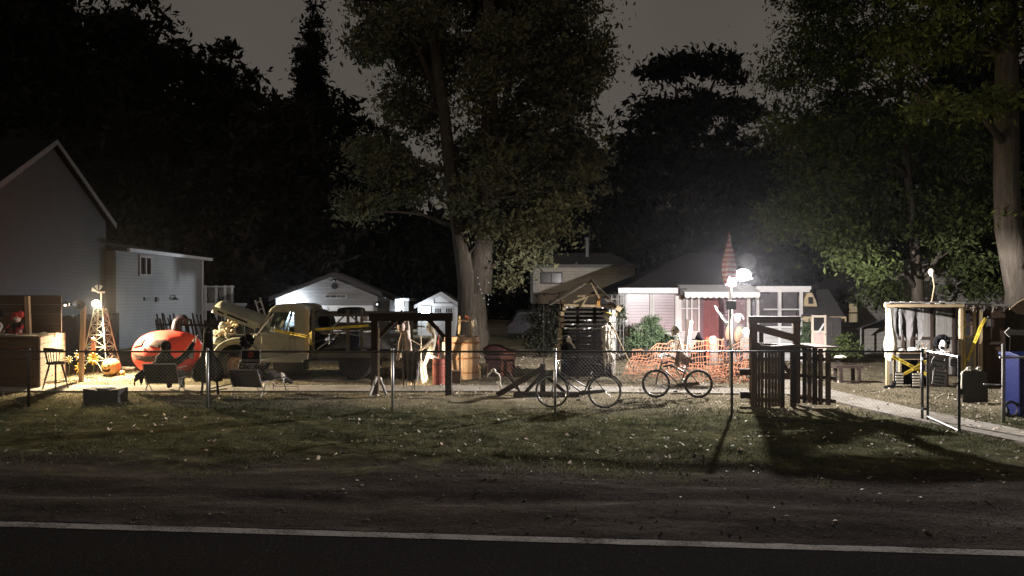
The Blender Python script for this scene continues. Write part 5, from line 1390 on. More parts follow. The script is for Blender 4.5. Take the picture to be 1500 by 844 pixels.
# ================================================================ lawn chairs and their sitters
canvas = basic('dark_canvas', (.016,.014,.012), .95, 0, .35, 9, .3)
plaid = basic('dark_plaid', (.028,.02,.02), .9, 0, .5, 11, .3)
def lawn_chair(label, q, rz, w, hb, fab, lounge=False):
    """built facing +y (away from the road), local coordinates"""
    T = Thing('lawn_chair', label, 'chair', q, rz, local=True, group='folding lawn chairs along the fence')
    hs = .34; w2 = w/2
    mb = MB()
    B = lambda x, f: (x, -.22-.20*f, hs+.02+(hb-hs)*f)
    mb.sheet([[(w2*.94*t_, -.22-.20*f-.05*math.sin(f*math.pi)*(1-t_*t_)*-1, hs-.12+(hb-hs+.12)*f) for t_ in np.linspace(-1, 1, 9)] for f in np.linspace(0, 1, 9)])
    T.part('backrest', mb, fab, solid=.025)
    mb = MB(); L = .45 if not lounge else .95
    mb.sheet([[(w2*.94*t_, -.2+L*f, hs-.03*math.sin(f*3.14)*(1-t_*t_)) for t_ in np.linspace(-1, 1, 7)] for f in np.linspace(0, 1, 7)])
    T.part('seat', mb, fab, solid=.02)
    mb = MB()
    for s in (-1, 1):
        mb.tube([(s*w2, -.21, hs-.14), (s*w2, -.42, hb)], .012, 7); mb.tube([(s*w2, -.24, hs), (s*w2, -.2+L, hs)], .012, 7)
        if not lounge: mb.tube([(s*w2, -.33, hs+.24), (s*w2, .2, hs+.24)], .014, 7)
    mb.tube([(-w2, -.42, hb), (w2, -.42, hb)], .012, 7); mb.tube([(-w2, -.2+L, hs), (w2, -.2+L, hs)], .012, 7)
    T.part('frame', mb, steel)
    for s in (-1, 1):
        mb = MB(); mb.tube([(s*w2, -.02, hs), (s*w2, -.3, .0)], .012, 7); T.part('leg', mb, steel)
        mb = MB(); mb.tube([(s*w2, -.25, hs), (s*w2, L-.3, .0)] if not lounge else [(s*w2, L-.35, hs), (s*w2, L-.15, 0)], .012, 7); T.part('leg', mb, steel)
    mb = MB(); mb.tube([(-w2, -.29, .06), (w2, -.29, .06)], .009, 6); T.part('stretcher', mb, steel)
    return T
q = onground(244, 17.7); lawn_chair('lawn chair with broad dark canvas back, under the spread armed figure', q, R(3), .74, .68, canvas)
# sitter with arms flung wide
q = onground(243, 17.6); T = Thing('seated_dummy', 'dark seated dummy with both arms flung wide, facing the giant pumpkin', 'dummy', q)
zs = q.z
A = lambda px, py, d: at(px, py, d)
mb = dummy([('t', [V3(q.x, 17.6, zs+.36), V3(q.x, 17.52, zs+.6), V3(q.x+.02, 17.5, zs+.82), V3(q.x+.04, 17.5, zs+.93)], [.19, .20, .20, .09]),
            ('t', [A(241, 529, 17.5), A(243, 520, 17.48)], [.075, .07]),
            ('t', [A(231, 534, 17.5), A(217, 541, 17.45), A(205, 550, 17.35), A(199, 554, 17.3)], [.10, .085, .08, .07]),
            ('t', [A(252, 534, 17.5), A(266, 526, 17.5), A(277, 514, 17.55), A(284, 502, 17.6)], [.10, .085, .07, .05]),
            ('t', [V3(q.x-.1, 17.6, zs+.42), V3(q.x-.14, 18.05, zs+.42), V3(q.x-.14, 18.1, zs+.05)], [.10, .085, .06]),
            ('t', [V3(q.x+.1, 17.6, zs+.42), V3(q.x+.16, 18.05, zs+.42), V3(q.x+.16, 18.1, zs+.05)], [.10, .085, .06])])
T.part('body', mb, black, remesh=.02)
mb = MB(); mb.ell(A(243, 510, 17.5), (.105, .12, .155), 14, 10, .06, 2); hd = T.part('head', mb, basic('brown_mask', (.06,.03,.02), .7), smooth=True)
mb = MB(); mb.ell(A(243, 506.5, 17.48), (.115, .125, .115), 12, 9, .12, 5, 3); T.part('hair', mb, black, hd, smooth=True)
for sd, w_, e in ((1, A(199, 554, 17.3), V3(-.25, -.05, -.9)), (-1, A(284.5, 501.5, 17.6), V3(.25, .05, 1))):
    mb = MB(); mb.ell(w_+e*.03, (.04, .02, .045), 8, 6); hand(mb, w_+e*.02, e, sd, .17, .010); T.part('hand', mb, skin if sd < 0 else black)
mb = cloth([A(198, 551, 17.32), A(206, 549, 17.36), A(218, 541, 17.44)], zw(566, 17.3), 0, 2, 5, .7, 12, 6, .02); T.part('ragged_sleeve', mb, black, solid=.01)
mb = cloth([A(262, 528, 17.5), A(272, 519, 17.52), A(284, 503, 17.6)], zw(528, 17.5), 0, 2, 7, .55, 12, 6, .02); T.part('ragged_sleeve', mb, basic('grey_sleeve', (.09,.08,.07), .9), solid=.01)
# cloaked standing figure
q = onground(305, 17.35); T = Thing('cloaked_figure', 'black cloaked figure with tall narrow hood, standing beside the spread armed dummy', 'scarecrow', q)
prof = [(.27, .30), (.34, .42), (.33, .58), (.25, .75), (.15, .88), (.105, 1.0), (.10, 1.2), (.105, 1.36), (.09, 1.47), (.03, 1.53)]
mb = MB(); vs = []; n = 26
for r_, z in prof:
    for k in range(n):
        a = 2*math.pi*k/n; rr = r_*(1+.10*math.sin(a*7+z*2)*(1 if z < .9 else .2)+.06*mnoise.noise((math.cos(a)*2, math.sin(a)*2, z*3)))
        zz = z + (.06*mnoise.noise((a*2, 3, 1)) if z < .35 else 0); vs.append((q.x+rr*math.cos(a)*1.0, q.y+rr*.7*math.sin(a), q.z+zz))
fs = [(i*n+k, i*n+(k+1) % n, (i+1)*n+(k+1) % n, (i+1)*n+k) for i in range(len(prof)-1) for k in range(n)]; fs.append(tuple((len(prof)-1)*n+k for k in range(n)))
mb.add(vs, fs); T.part('cloak', mb, black, smooth=True)
mb = MB(); mb.ell(q+V3(.02, .05, 1.38), (.075, .085, .10), 12, 9); T.part('face', mb, bone, smooth=True)
mb = MB(); mb.ell(q+V3(.0, -.06, 1.42), (.06, .03, .012), 8, 5); T.part('hood_trim', mb, basic('dull_red_trim', (.2,.06,.05), .8))
for sx in (-.13, .02, .19):
    mb = MB(); mb.tube([q+V3(sx, 0, .45), q+V3(sx*1.05, .02, .2), q+V3(sx*1.2, 0, 0)], [.03, .025, .03], 7); T.part('leg', mb, black)
mb = MB(); mb.tube([q+V3(-.1, .1, .10), q+V3(.55, .3, .24)], .016, 6); mb.tube([q+V3(-.2, -.05, .06), q+V3(.4, .1, .12)], .014, 6); single('fallen_sticks', mb, w_brown, 'two dark sticks lying at the feet of the cloaked figure', 'sticks')
# pale rag on the figure's near shoulder side, catching the lamp
mb = cloth([A(300, 492, 17.8), A(298, 500, 17.85), A(290, 530, 17.9)], zw(548, 17.8), 0, 2, 3, .4, 10, 6, .03); single('pale_sheet', mb, palecloth, 'pale cream sheet hanging behind the cloaked figure', 'sheet', solid=.01)
# reclining chair with curly dark haired sitter
q = onground(371, 17.3); lawn_chair('reclined lounge chair with patterned dark back behind the square sign', q, R(-14), .74, .62, plaid, lounge=True)
q = onground(372, 17.35); T = Thing('curly_dummy', 'dummy with big dark curly hair in the reclined lounge chair', 'dummy', q); zs = q.z
mb = dummy([('t', [V3(q.x, 17.5, zs+.38), V3(q.x-.05, 17.22, zs+.62), V3(q.x-.08, 17.12, zs+.84), V3(q.x-.1, 17.1, zs+.95)], [.15, .15, .15, .06]),
            ('t', [V3(q.x-.2, 17.12, zs+.78), V3(q.x-.3, 17.3, zs+.58), V3(q.x-.2, 17.55, zs+.5)], [.06, .05, .04]), ('t', [V3(q.x+.06, 17.12, zs+.78), V3(q.x+.22, 17.3, zs+.58), V3(q.x+.18, 17.55, zs+.5)], [.06, .05, .04]),
            ('t', [V3(q.x, 17.5, zs+.4), V3(q.x+.25, 17.95, zs+.45), V3(q.x+.5, 18.2, zs+.2)], [.09, .07, .05]), ('t', [V3(q.x+.1, 17.5, zs+.4), V3(q.x+.4, 17.9, zs+.4), V3(q.x+.65, 18.1, zs+.2)], [.09, .07, .05])])
T.part('body', mb, plaid, remesh=.02)
mb = MB(); hc = A(362, 502, 17.1); mb.ell(hc-V3(0, 0, .02), (.1, .11, .14), 12, 9); hd = T.part('head', mb, skin, smooth=True)
mb = MB(); r = random.Random(3)
for k in range(60):
    d = V3(r.gauss(0, 1), r.gauss(0, 1), r.gauss(.3, .8)).normalized(); mb.ell(hc+V3(d.x*.13, d.y*.13-.02, d.z*.14+.02), r.uniform(.03, .055), 7, 5)
T.part('hair', mb, black, hd, smooth=True)
for sx, yy_ in ((-.2, 17.6), (.18, 17.6)):
    mb = MB(); hand(mb, V3(q.x+sx, yy_-.02, zs+.5), V3(.1, 1, -.2), 1, .16); mb.ell(V3(q.x+sx, yy_, zs+.5), (.035, .045, .02), 8, 6); T.part('hand', mb, skin)
# skull and bones at the foot of the chair
q = onground(410, 18.0); T = Thing('skull_on_rod', 'pale skull resting on a low wire rest right of the lounge chair', 'skull', q)
skull(T, A(412, 553, 17.9), .11, (.5, -.8, .1))
mb = MB(); mb.tube([A(400, 570, 17.8), A(402, 559, 17.8), A(436, 557, 18.0), A(437, 574, 18.0)], .008, 5); mb.tube([A(402, 566, 17.8), A(436, 566, 18)], .007, 5); T.part('wire_rest', mb, steel_dark)
mb = MB(); bonetube(mb, A(394, 556, 17.7), A(405, 566, 17.8), .016); bonetube(mb, A(399, 566, 17.8), A(410, 557, 17.9), .014); T.part('bone', mb, bone)
doll_q = A(412, 566, 18.3)

# ================================================================ old flatbed truck
DT = 20.5; DF = DT+1.85
paint = NT('faded_olive_paint')
p1 = paint.noise(1.6, 6, .7); p2 = paint.noise(9, 5, .7); p3 = paint.noise(.7, 3, .6, stretch=(1, 1, 2))
c = paint.ramp(p1, [(.3, (.18, .18, .135)), (.6, (.285, .285, .225)), (.8, (.34, .34, .275))])
c = paint.mix(paint.math('MULTIPLY', paint.math('SUBTRACT', p2, .56, clamp=True), 4.5, clamp=True), c, (.12, .062, .03))
c = paint.mix(paint.math('MULTIPLY', paint.math('SUBTRACT', p3, .55, clamp=True), 2.2, clamp=True), c, (.09, .08, .05))
paint.bsdf(c, .55, .0, .4, paint.bump(p2, .15, .01)); olive = paint.m
x_ = lambda px: xw(px, DT)
z_ = lambda py: zw(py, DT)
tr = Thing('flatbed_truck', 'old olive flatbed truck with raised hood and junk loaded bed', 'truck', onground(445, DT+.9))
gT = gz(-6)
# cab: side outline lofted across the width
cab = [(371, 490), (375, 482), (385, 470), (396, 452), (403, 446), (420, 444), (440, 445), (448, 450), (451, 465), (452, 527), (380, 527), (372, 515)]
top = lambda P_: [(x_(a), z_(b)) for a, b in P_]
# cab sides with window openings are built from strips
def loft(mb, poly, secs):
    """poly of (x, z) repeated at several y with inset towards the middle"""
    n = len(poly); cx = sum(p[0] for p in poly)/n; cz = sum(p[1] for p in poly)/n; vs = []
    for y, s in secs:
        vs += [(cx+(a-cx)*s, y, cz+(b-cz)*s) for a, b in poly]
    fs = [(j*n+i, (j+1)*n+i, (j+1)*n+(i+1) % n, j*n+(i+1) % n) for j in range(len(secs)-1) for i in range(n)]
    fs.append(tuple(range(n))); fs.append(tuple(range((len(secs)-1)*n, len(secs)*n))[::-1]); mb.add(vs, fs)
belt = 489.0
mb = MB()
low = top([(370, 491), (375, 488.5), (452, 488.5), (453, 527), (380, 527), (371, 514)])
loft(mb, low, [(DT-.0, .985), (DT+.04, 1.0), (DF-.04, 1.0), (DF, .985)])
body = tr.part('cab_body', mb, olive, smooth=False, bevel=.025)
roof = top([(392, 457.5), (396, 451.5), (404, 446.5), (420, 444.5), (438, 445), (447, 449), (450, 457.5)])
mb = MB(); loft(mb, roof, [(DT+.02, .97), (DT+.08, 1.0), (DT+.3, 1.02), (DF-.3, 1.02), (DF-.08, 1.0), (DF-.02, .97)]); rfp = tr.part('cab_roof', mb, olive, bevel=.03)
mb = MB()
for y0, y1 in ((DT+.03, DT+.085), (DF-.085, DF-.03)):
    def pil(a, b): mb.prism([(x_(p), z_(q_)) for p, q_ in a+b], y0, y1)
    pil([(377.5, 488.6), (381.5, 488.6)], [(396.5, 457.4), (393, 457.4)])          # windscreen pillar
    pil([(390, 488.6), (392, 488.6)], [(401, 457.4), (399, 457.4)])               # vent post
    pil([(430.5, 488.6), (451.5, 488.6)], [(449.5, 457.4), (430.5, 457.4)])       # rear quarter
    for a, b in ((393, 457.4), (430.5, 457.4)): pass
mb.bb(x_(450), x_(452)+.0, DT+.09, DF-.09, z_(488.6), z_(474)); mb.bb(x_(449), x_(451), DT+.09, DT+.5, z_(474), z_(457.4)); mb.bb(x_(449), x_(451), DF-.5, DF-.09, z_(474), z_(457.4))
tr.part('pillar', mb, olive)
gl = glass('truck_glass', (.82, .87, .9), .1)
mb = MB()
for y in (DT+.055, DF-.055):
    mb.prism([(x_(392), z_(488.4)), (x_(430.5), z_(488.4)), (x_(430.5), z_(457.6)), (x_(401), z_(457.6))], y-.002, y+.002)
    mb.prism([(x_(381.5), z_(488.4)), (x_(390), z_(488.4)), (x_(399), z_(457.6)), (x_(396.8), z_(457.6))], y-.002, y+.002)
tr.part('side_glass', mb, gl)
mb = MB(); mb.add([(x_(378), DT+.1, z_(488)), (x_(378), DF-.1, z_(488)), (x_(395), DF-.1, z_(457.6)), (x_(395), DT+.1, z_(457.6)), (x_(378.4), DT+.1, z_(488)), (x_(378.4), DF-.1, z_(488)), (x_(395.4), DF-.1, z_(457.6)), (x_(395.4), DT+.1, z_(457.6))],
                [(0, 1, 2, 3), (7, 6, 5, 4), (0, 4, 5, 1), (1, 5, 6, 2), (2, 6, 7, 3), (3, 7, 4, 0)]); tr.part('windscreen', mb, gl)
mb = MB()
P_ = [(383, 490), (431, 490), (432, 526), (392, 526), (384, 512)]
mb.prism([(x_(a), z_(b)) for a, b in P_], DT-.022, DT-.003); dr = tr.part('door', mb, olive, bevel=.008)
mb = MB(); mb.beam((x_(424), DT-.05, z_(496)), (x_(431), DT-.05, z_(496.5)), .02, .022); mb.beam((x_(425), DT-.02, z_(496)), (x_(425), DT-.05, z_(496)), .02, .02); tr.part('door_handle', mb, chrome, dr)
mb = MB(); mb.beam((x_(379), DT-.25, z_(487)), (x_(383), DT-.02, z_(491)), .012, .012); mb.lathe([(.001, 0), (.075, 0), (.08, .015), (.001, .03)], (x_(379), DT-.26, z_(484)), 14, Matrix.Rotation(R(90), 3, 'Y')); tr.part('mirror', mb, blackp)
mb = MB(); mb.bb(x_(376), x_(446), DT-.24, DT-.03, z_(530), z_(526.5)); mb.prism([(x_(444), z_(516)), (x_(452), z_(520)), (x_(454), z_(526)), (x_(440), z_(528)), (x_(380), z_(528)), (x_(380), z_(527.2))], DT-.2, DT-.03)
tr.part('running_board', mb, olive, bevel=.01)
mb = MB(); mb.bb(x_(398), x_(445), DT+.1, DT+.5, z_(543), z_(530.5)); tr.part('fuel_tank', mb, blackp, bevel=.02)
# seat and wheel in the cab
mb = MB(); mb.bb(x_(420), x_(447), DT+.15, DF-.15, z_(505), z_(480)); tr.part('seat', mb, dark_block, bevel=.03)
mb = MB(); mb.torus((x_(398), DT+.45, z_(482)), .19, .014, 'x', 22, 6); mb.tube([(x_(388), DT+.45, z_(500)), (x_(398), DT+.45, z_(482))], .018, 6); tr.part('steering_wheel', mb, blackp)
# front fenders: arch over the wheel
WX, WZ, WR = x_(345), gT+.39, .39
def fender(y0, y1):
    mb = MB(); out = []; inn = []
    for k, a in enumerate(np.linspace(R(-8), R(188), 17)):
        ro = .60+.05*math.sin(a); out.append((WX+math.cos(a)*ro*1.08+(.02 if a < 1 else 0), WZ+math.sin(a)*ro*1.08)); inn.append((WX+math.cos(a)*.47, WZ+math.sin(a)*.47))
    out = [(min(x, x_(378)), max(z, gT+.36)) for x, z in out]; out[0] = (x_(380), gT+.36)
    n = len(out); secs = [(y0+.06, .94), (y0, .985), (y0, 1.0), (y0+.25, 1.04), (y1, 1.0)]
    vs = []
    for j, (y, s) in enumerate(secs):
        for (x, z) in out: vs.append((WX+(x-WX)*s, y, WZ+(z-WZ)*s) if j else (WX+(x-WX)*.8, y, WZ+(z-WZ)*.8))
    fs = [(j*n+i, j*n+i+1, (j+1)*n+i+1, (j+1)*n+i) for j in range(len(secs)-1) for i in range(n-1)]
    mb.add(vs, fs); return mb
tr.part('fender', fender(DT-.05, DT+.55), olive, smooth=True, solid=.02)
tr.part('fender', fender(DF-.5, DF+.03), olive, smooth=True, solid=.02)
mb = MB(); mb.prism([(x_(303), z_(534)), (x_(303), z_(498)), (x_(310), z_(494)), (x_(372), z_(491)), (x_(372), z_(527)), (x_(312), z_(534))], DT+.42, DF-.42); tr.part('engine_bay', mb, basic('dark_engine', (.03,.03,.028), .8, 0, .5, 6, .4))
mb = MB()
for i in range(9): mb.bb(x_(301.4), x_(302.6), DT+.5+i*.1, DT+.55+i*.1, z_(533), z_(499))
mb.bb(x_(301), x_(303.4), DT+.44, DF-.44, z_(499), z_(496)); mb.bb(x_(301), x_(303.4), DT+.44, DF-.44, z_(535), z_(533)); tr.part('grille', mb, olive)
mb = MB(); mb.bb(x_(296), x_(300), DT-.02, DF+.02, z_(541), z_(532)); tr.part('bumper', mb, steel_dark, bevel=.015)
for y in (DT+.2, DF-.2):
    mb = MB(); mb.lathe([(.001, .0), (.09, .02), (.11, .10), (.08, .2), (.001, .26)], (x_(309), y, z_(500)), 14, Matrix.Rotation(R(90), 3, 'Y')); hl = tr.part('headlight', mb, olive, smooth=True)
    mb = MB(); mb.ell((x_(308.5), y, z_(500)), (.015, .085, .085), 10, 8); tr.part('lens', mb, white, hl)
# raised hood: front edge lifted, hinge at the cowl
hm = MB(); f = Vector((x_(304), 0, z_(449))); b = Vector((x_(384), 0, z_(478))); ax = (b-f).normalized(); upv = Vector((-ax.z, 0, ax.x))
vs = []; secs = 9
for i in range(secs):
    t_ = i/(secs-1)
    for k in range(11):
        s = k/10*2-1; yy_ = (DT+DF)/2+s*.62*(.82+.18*t_)
        h_ = .16*(1-abs(s)**3.0)-(.12 if abs(s) > .95 else 0); h_ -= .10*max(0, .25-t_)*4*(.35+.65*abs(s))*.6
        p = f.lerp(b, t_)+upv*h_; vs.append((p.x, yy_, p.z))
fs = [(i*11+k, i*11+k+1, (i+1)*11+k+1, (i+1)*11+k) for i in range(secs-1) for k in range(10)]; hm.add(vs, fs)
hd = tr.part('hood', hm, olive, smooth=True, solid=.02)
mb = MB(); yy_ = (DT+DF)/2-.62
sd = [f+upv*.02, b+upv*.02, b-upv*.22, f-upv*.14-ax*-.06]
lw = lambda s, v: f.lerp(b, s)+upv*v
pn = [(0.02, .02), (.90, .0), (.86, -.20), (.05, -.15)]
vs = [(lw(s, v).x, yy_-.01, lw(s, v).z) for s, v in pn]+[(lw(s, v).x, yy_+.012, lw(s, v).z) for s, v in pn]
mb.add(vs, [(0, 1, 2, 3), (7, 6, 5, 4), (0, 4, 5, 1), (1, 5, 6, 2), (2, 6, 7, 3), (3, 7, 4, 0)]); tr.part('hood_side', mb, olive, hd)
mb = MB()
for s0, s1 in ((.12, .24), (.30, .68)): 
    a = lw(s0, -.07); c2 = lw(s1, -.09); mb.beam((a.x, yy_-.015, a.z), (c2.x, yy_-.015, c2.z), .008, .045)
tr.part('hood_vent', mb, black, hd)
mb = MB(); mb.tube([(x_(352), DT+.5, z_(494)), (x_(340), DT+.45, z_(470))], .012, 6); mb.tube([(x_(376), DT-.02, z_(492)), (x_(402), DT-.03, z_(459))], .010, 6); tr.part('prop_rod', mb, steel_dark)
# wheels
def wheel(x, y, r_, w_, dual=False, rimc=(.22,.13,.075)):
    mb = MB(); mb.lathe([(r_*.62, -w_/2), (r_*.9, -w_/2), (r_, -w_*.35), (r_, w_*.35), (r_*.9, w_/2), (r_*.62, w_/2), (r_*.62, -w_/2)], (x, y, gT+r_), 32, Matrix.Rotation(R(90), 3, 'X'))
    wh = tr.part('wheel', mb, rubber, smooth=False, bevel=.01)
    mb = MB(); mb.lathe([(.001, .0), (.07, .02), (.085, -.02), (r_*.45, -.03), (r_*.6, .03), (r_*.635, .02), (r_*.635, -.06), (.001, -.06)], (x, y-w_*.28, gT+r_), 24, Matrix.Rotation(R(90), 3, 'X'))
    tr.part('rim', mb, basic('rusty_rim', rimc, .7, .1, .5, 12, .3), wh)
wheel(WX, DT+.12, WR, .20); wheel(WX, DF-.12, WR, .20)
RX = x_(520)
dk_ = (.03, .028, .026)
for y_ in (DT+.1, DT+.38, DF-.1, DF-.38): wheel(RX, y_, .45, .24, rimc=dk_)
mb = MB(); mb.bb(x_(300), x_(588), DT+.55, DT+.65, gT+.46, gT+.62); mb.bb(x_(300), x_(588), DF-.65, DF-.55, gT+.46, gT+.62); mb.cyl((RX, DT+.2, gT+.45), (RX, DF-.2, gT+.45), .06, n=8); mb.cyl((WX, DT+.2, gT+.4), (WX, DF-.2, gT+.4), .05, n=8)
mb.bb(x_(455), x_(590), DT+.1, DF-.1, gT+.621, gT+.64); tr.part('chassis', mb, blackp)
bed = MB(); bed.bb(x_(455), x_(592), DT-.08, DF+.08, z_(524), z_(516))
for i in range(7): bed.bb(x_(456), x_(591), DT-.07+i*.285, DT+.2+i*.285, z_(516)+.002, z_(516)+.028)
w_bed = wood('dark_bed_wood', (.10,.092,.078)); w_bedV = wood('dark_bed_upright', (.12,.11,.09), axis='z'); tr.part('bed', bed, w_bed)
# stake sides
for i, px in enumerate((460.5, 511, 531, 589)):
    mb = MB(); mb.bb(x_(px)-.035, x_(px)+.035, DT-.13, DT-.085, z_(520), z_(452+2*(i % 2))); tr.part('stake', mb, w_bedV)
for px in (460, 500, 545, 589):
    mb = MB(); mb.bb(x_(px)-.035, x_(px)+.035, DF+.085, DF+.13, z_(520), z_(458)); tr.part('stake', mb, w_bedV)
mb = MB()
for py in (480, 460): mb.bb(x_(459), x_(590), DT-.083, DT-.055, z_(py+3.5), z_(py-.5))
for py in (498, 480, 462): mb.bb(x_(459), x_(590), DF+.055, DF+.083, z_(py+4), z_(py-4))
for k in range(4): mb.bb(x_(455.5), x_(457), DT+.0, DF-.0, z_(514-k*14), z_(504-k*14))
tr.part('side_rail', mb, w_bed)
mb = MB(); mb.beam(at(464, 512, DT-.04), at(505, 483, DT-.04), .03, .04); mb.beam(at(509, 459, DT-.04), at(530, 476, DT-.04), .03, .04); mb.beam(at(482, 485, DT-.04), at(508, 459, DT-.04), .03, .04); mb.beam(at(484, 480, DT-.02), at(486, 491, DT-.02), .03, .02); tr.part('brace', mb, w_grey)
mb = MB(); mb.bb(x_(449), x_(455), DT-.18, DT-.145, z_(512), z_(453)); mb.bb(x_(447.5), x_(454), DT-.19, DT-.135, z_(522), z_(512)-.002); tr.part('corner_board', mb, w_paleV)
# load: tyres, tarp heap, timber
def tyre(c, r_, w_, rot, label):
    mb = MB(); mb.lathe([(r_*.55, -w_/2), (r_*.9, -w_/2), (r_, -w_*.3), (r_, w_*.3), (r_*.9, w_/2), (r_*.55, w_/2), (r_*.50, 0), (r_*.55, -w_/2)], (0, 0, 0), 28, rot)
    mb.v = [(x+c.x, y+c.y, z+c.z) for x, y, z in mb.v]; single('tyre_casing', mb, rubber, label, 'tyre', group='tyres on the truck bed', base=tuple(c))
tyre(V3(x_(468), DT+.35, z_(473)), .36, .17, Matrix.Rotation(R(72), 3, 'X') @ Matrix.Rotation(R(38), 3, 'Y'), 'tyre leaning against the cab end of the truck bed')
tyre(V3(x_(506), DT+.75, z_(457)), .38, .16, Matrix.Rotation(R(6), 3, 'X'), 'tyre lying flat on top of the truck load')
mb = MB(); rows = []
for j in range(13):
    row = []
    for i in range(31):
        u, v = i/30, j/12; px = 470+u*112; yy_ = DT+.12+v*1.5
        h_ = .62*math.sin(math.pi*min(1, u*1.15))**.6*math.sin(math.pi*v)**.5*(.75+.5*mnoise.noise((u*4, v*3, 2))) if 0 < u < .87 and 0 < v < 1 else .02
        row.append((x_(px), yy_, z_(514)+max(.03, h_)+.03*mnoise.noise((u*18, v*9, 1))))
    rows.append(row)
mb.sheet(rows); single('tarp_heap', mb, basic('grey_tarp', (.13,.125,.12), .5, 0, .5, 4, .6, .03), 'crumpled dark grey tarp heaped over the truck load', 'tarp', smooth=True, solid=.02)
r = random.Random(6)
for k in range(5):
    mb = MB(); a = at(474+r.uniform(-3, 30), 505-r.uniform(0, 24), DT+.1+.1*k); b = at(540+r.uniform(-20, 40), 506-r.uniform(0, 30), DT+.15+.12*k); mb.beam(a, b, .05, .03)
    single('loose_board', mb, (w_grey, w_tan)[k % 2], ('lowest loose board lying inside the truck bed', 'second loose board up in the truck bed', 'middle loose board in the truck bed', 'fourth loose board up in the truck bed', 'topmost loose board slanting over the truck bed')[k], 'board', group='loose boards on the truck')
mb = MB(); mb.box(at(521, 498, DT+.3), (.26, .3, .45)); single('blue_drum', mb, basic('dark_blue_box', (.03,.035,.06), .5), 'dark bluish box behind the middle stakes of the truck', 'box', bevel=.03)
mb = MB(); mb.box(at(536, 467, DT+.3), (.16, .3, .12)); single('pale_carton', mb, trimw, 'small pale carton on the truck load by the gallows post', 'carton', bevel=.01)
# heap of bones and dry stuff in the open engine bay
mb = MB(); r = random.Random(5)
for k in range(70):
    u = r.random(); mb.ell(V3(x_(300+u*34)+r.gauss(0, .03), DT+.35+r.random()*.5, z_(497)+.06+r.random()*(.10+.42*u)), (r.uniform(.03, .065), r.uniform(.03, .06), r.uniform(.025, .05)), 7, 5, .3, k)
single('engine_stuffing', mb, basic('tan_stuffing', (.55,.44,.30), .9, 0, .4, 14, .4), 'pale tan stuffing bursting out of the open engine bay', 'stuffing')
T = Thing('engine_skeleton', 'skeleton leaning up out of the engine bay under the hood', 'skeleton', at(334, 492, DT+.3))
b0 = at(336, 493, DT+.35)
skeleton(T, dict(pelvis=b0+V3(.1, .2, -.15), neck=b0+V3(-.12, .1, .2), head=b0+V3(-.2, .05, .3), shL=b0+V3(-.12, -.05, .2), shR=b0+V3(-.12, .28, .2), elL=b0+V3(-.25, -.15, .08), haL=b0+V3(-.42, -.12, .04), elR=b0+V3(-.25, .35, .1), haR=b0+V3(-.45, .3, .02), hipL=b0+V3(.1, .1, -.17), hipR=b0+V3(.1, .3, -.17), knL=b0+V3(.4, .1, -.1), ftL=b0+V3(.45, .1, -.4), knR=b0+V3(.4, .3, -.1), ftR=b0+V3(.45, .3, -.4)), (-1, -.4, 0), .85)
# caution tape round the truck
def tape(name, pts, w_, label, txt=True, seed=0, n=None, twist=0.0):
    pts = [Vector(p) for p in pts]; T = Thing(name, label, 'tape', pts[0])
    fine = []
    for a, b in zip(pts[:-1], pts[1:]):
        k = max(2, int((b-a).length/.08)); fine += [a.lerp(b, i/k) for i in range(k)]
    fine.append(pts[-1]); L = len(fine); R_ = [[], []]; C_ = []
    for i, p in enumerate(fine):
        d = (fine[min(i+1, L-1)]-fine[max(0, i-1)]).normalized(); s = d.cross(V3(0, -1, 0)).normalized()
        a = twist*math.sin(i*.35+seed); s = Matrix.Rotation(a, 3, d) @ s
        sag = V3(0, .006*math.sin(i*.8), 0)
        R_[0].append(p+s*w_/2+sag); R_[1].append(p-s*w_/2+sag); C_.append((p+sag, d, s))
    mb = MB(); mb.sheet(R_); T.part('band', mb, tape_y, solid=.003)
    mb = MB(); r = random.Random(seed)
    acc = 0; i = 0; step = .05
    for a, b in zip(C_[:-1], C_[1:]):
        ln = (b[0]-a[0]).length
        for u in (.15, .5, .82):
            acc += 1
            if acc % 9 in (7, 8): continue
            c = a[0].lerp(b[0], u); nrm = a[1].cross(a[2]).normalized()
            if nrm.y > 0: nrm = -nrm
            h_ = w_*.5; mm = Matrix((a[1], a[2], nrm)).transposed()
            mb.box(c+nrm*.004, (.008, h_, .002), mm); mb.box(c+nrm*.004+a[1]*.008+a[2]*(h_*.25*(1 if acc % 2 else -1)), (.010, .009, .002), mm)
    T.part('lettering', mb, blackp)
    return T
tape('caution_tape', [at(402, 484, DT-.06), at(425, 488, DT-.05), at(449, 493, DT-.21)], .075, 'yellow caution tape stretched over the truck door', seed=1, twist=.4)
tape('caution_tape', [at(462, 483, DT-.15), at(500, 480, DT-.15), at(540, 477, DT-.15)], .06, 'yellow caution tape along the truck bed rail', seed=2, twist=.3)
tape('caution_tape', [at(452, 494, DT-.2), at(456, 486, DT-.21), at(455, 500, DT-.2), at(457, 505, DT-.2)], .06, 'tangle of yellow caution tape knotted at the truck bed corner', seed=3, twist=1.0)
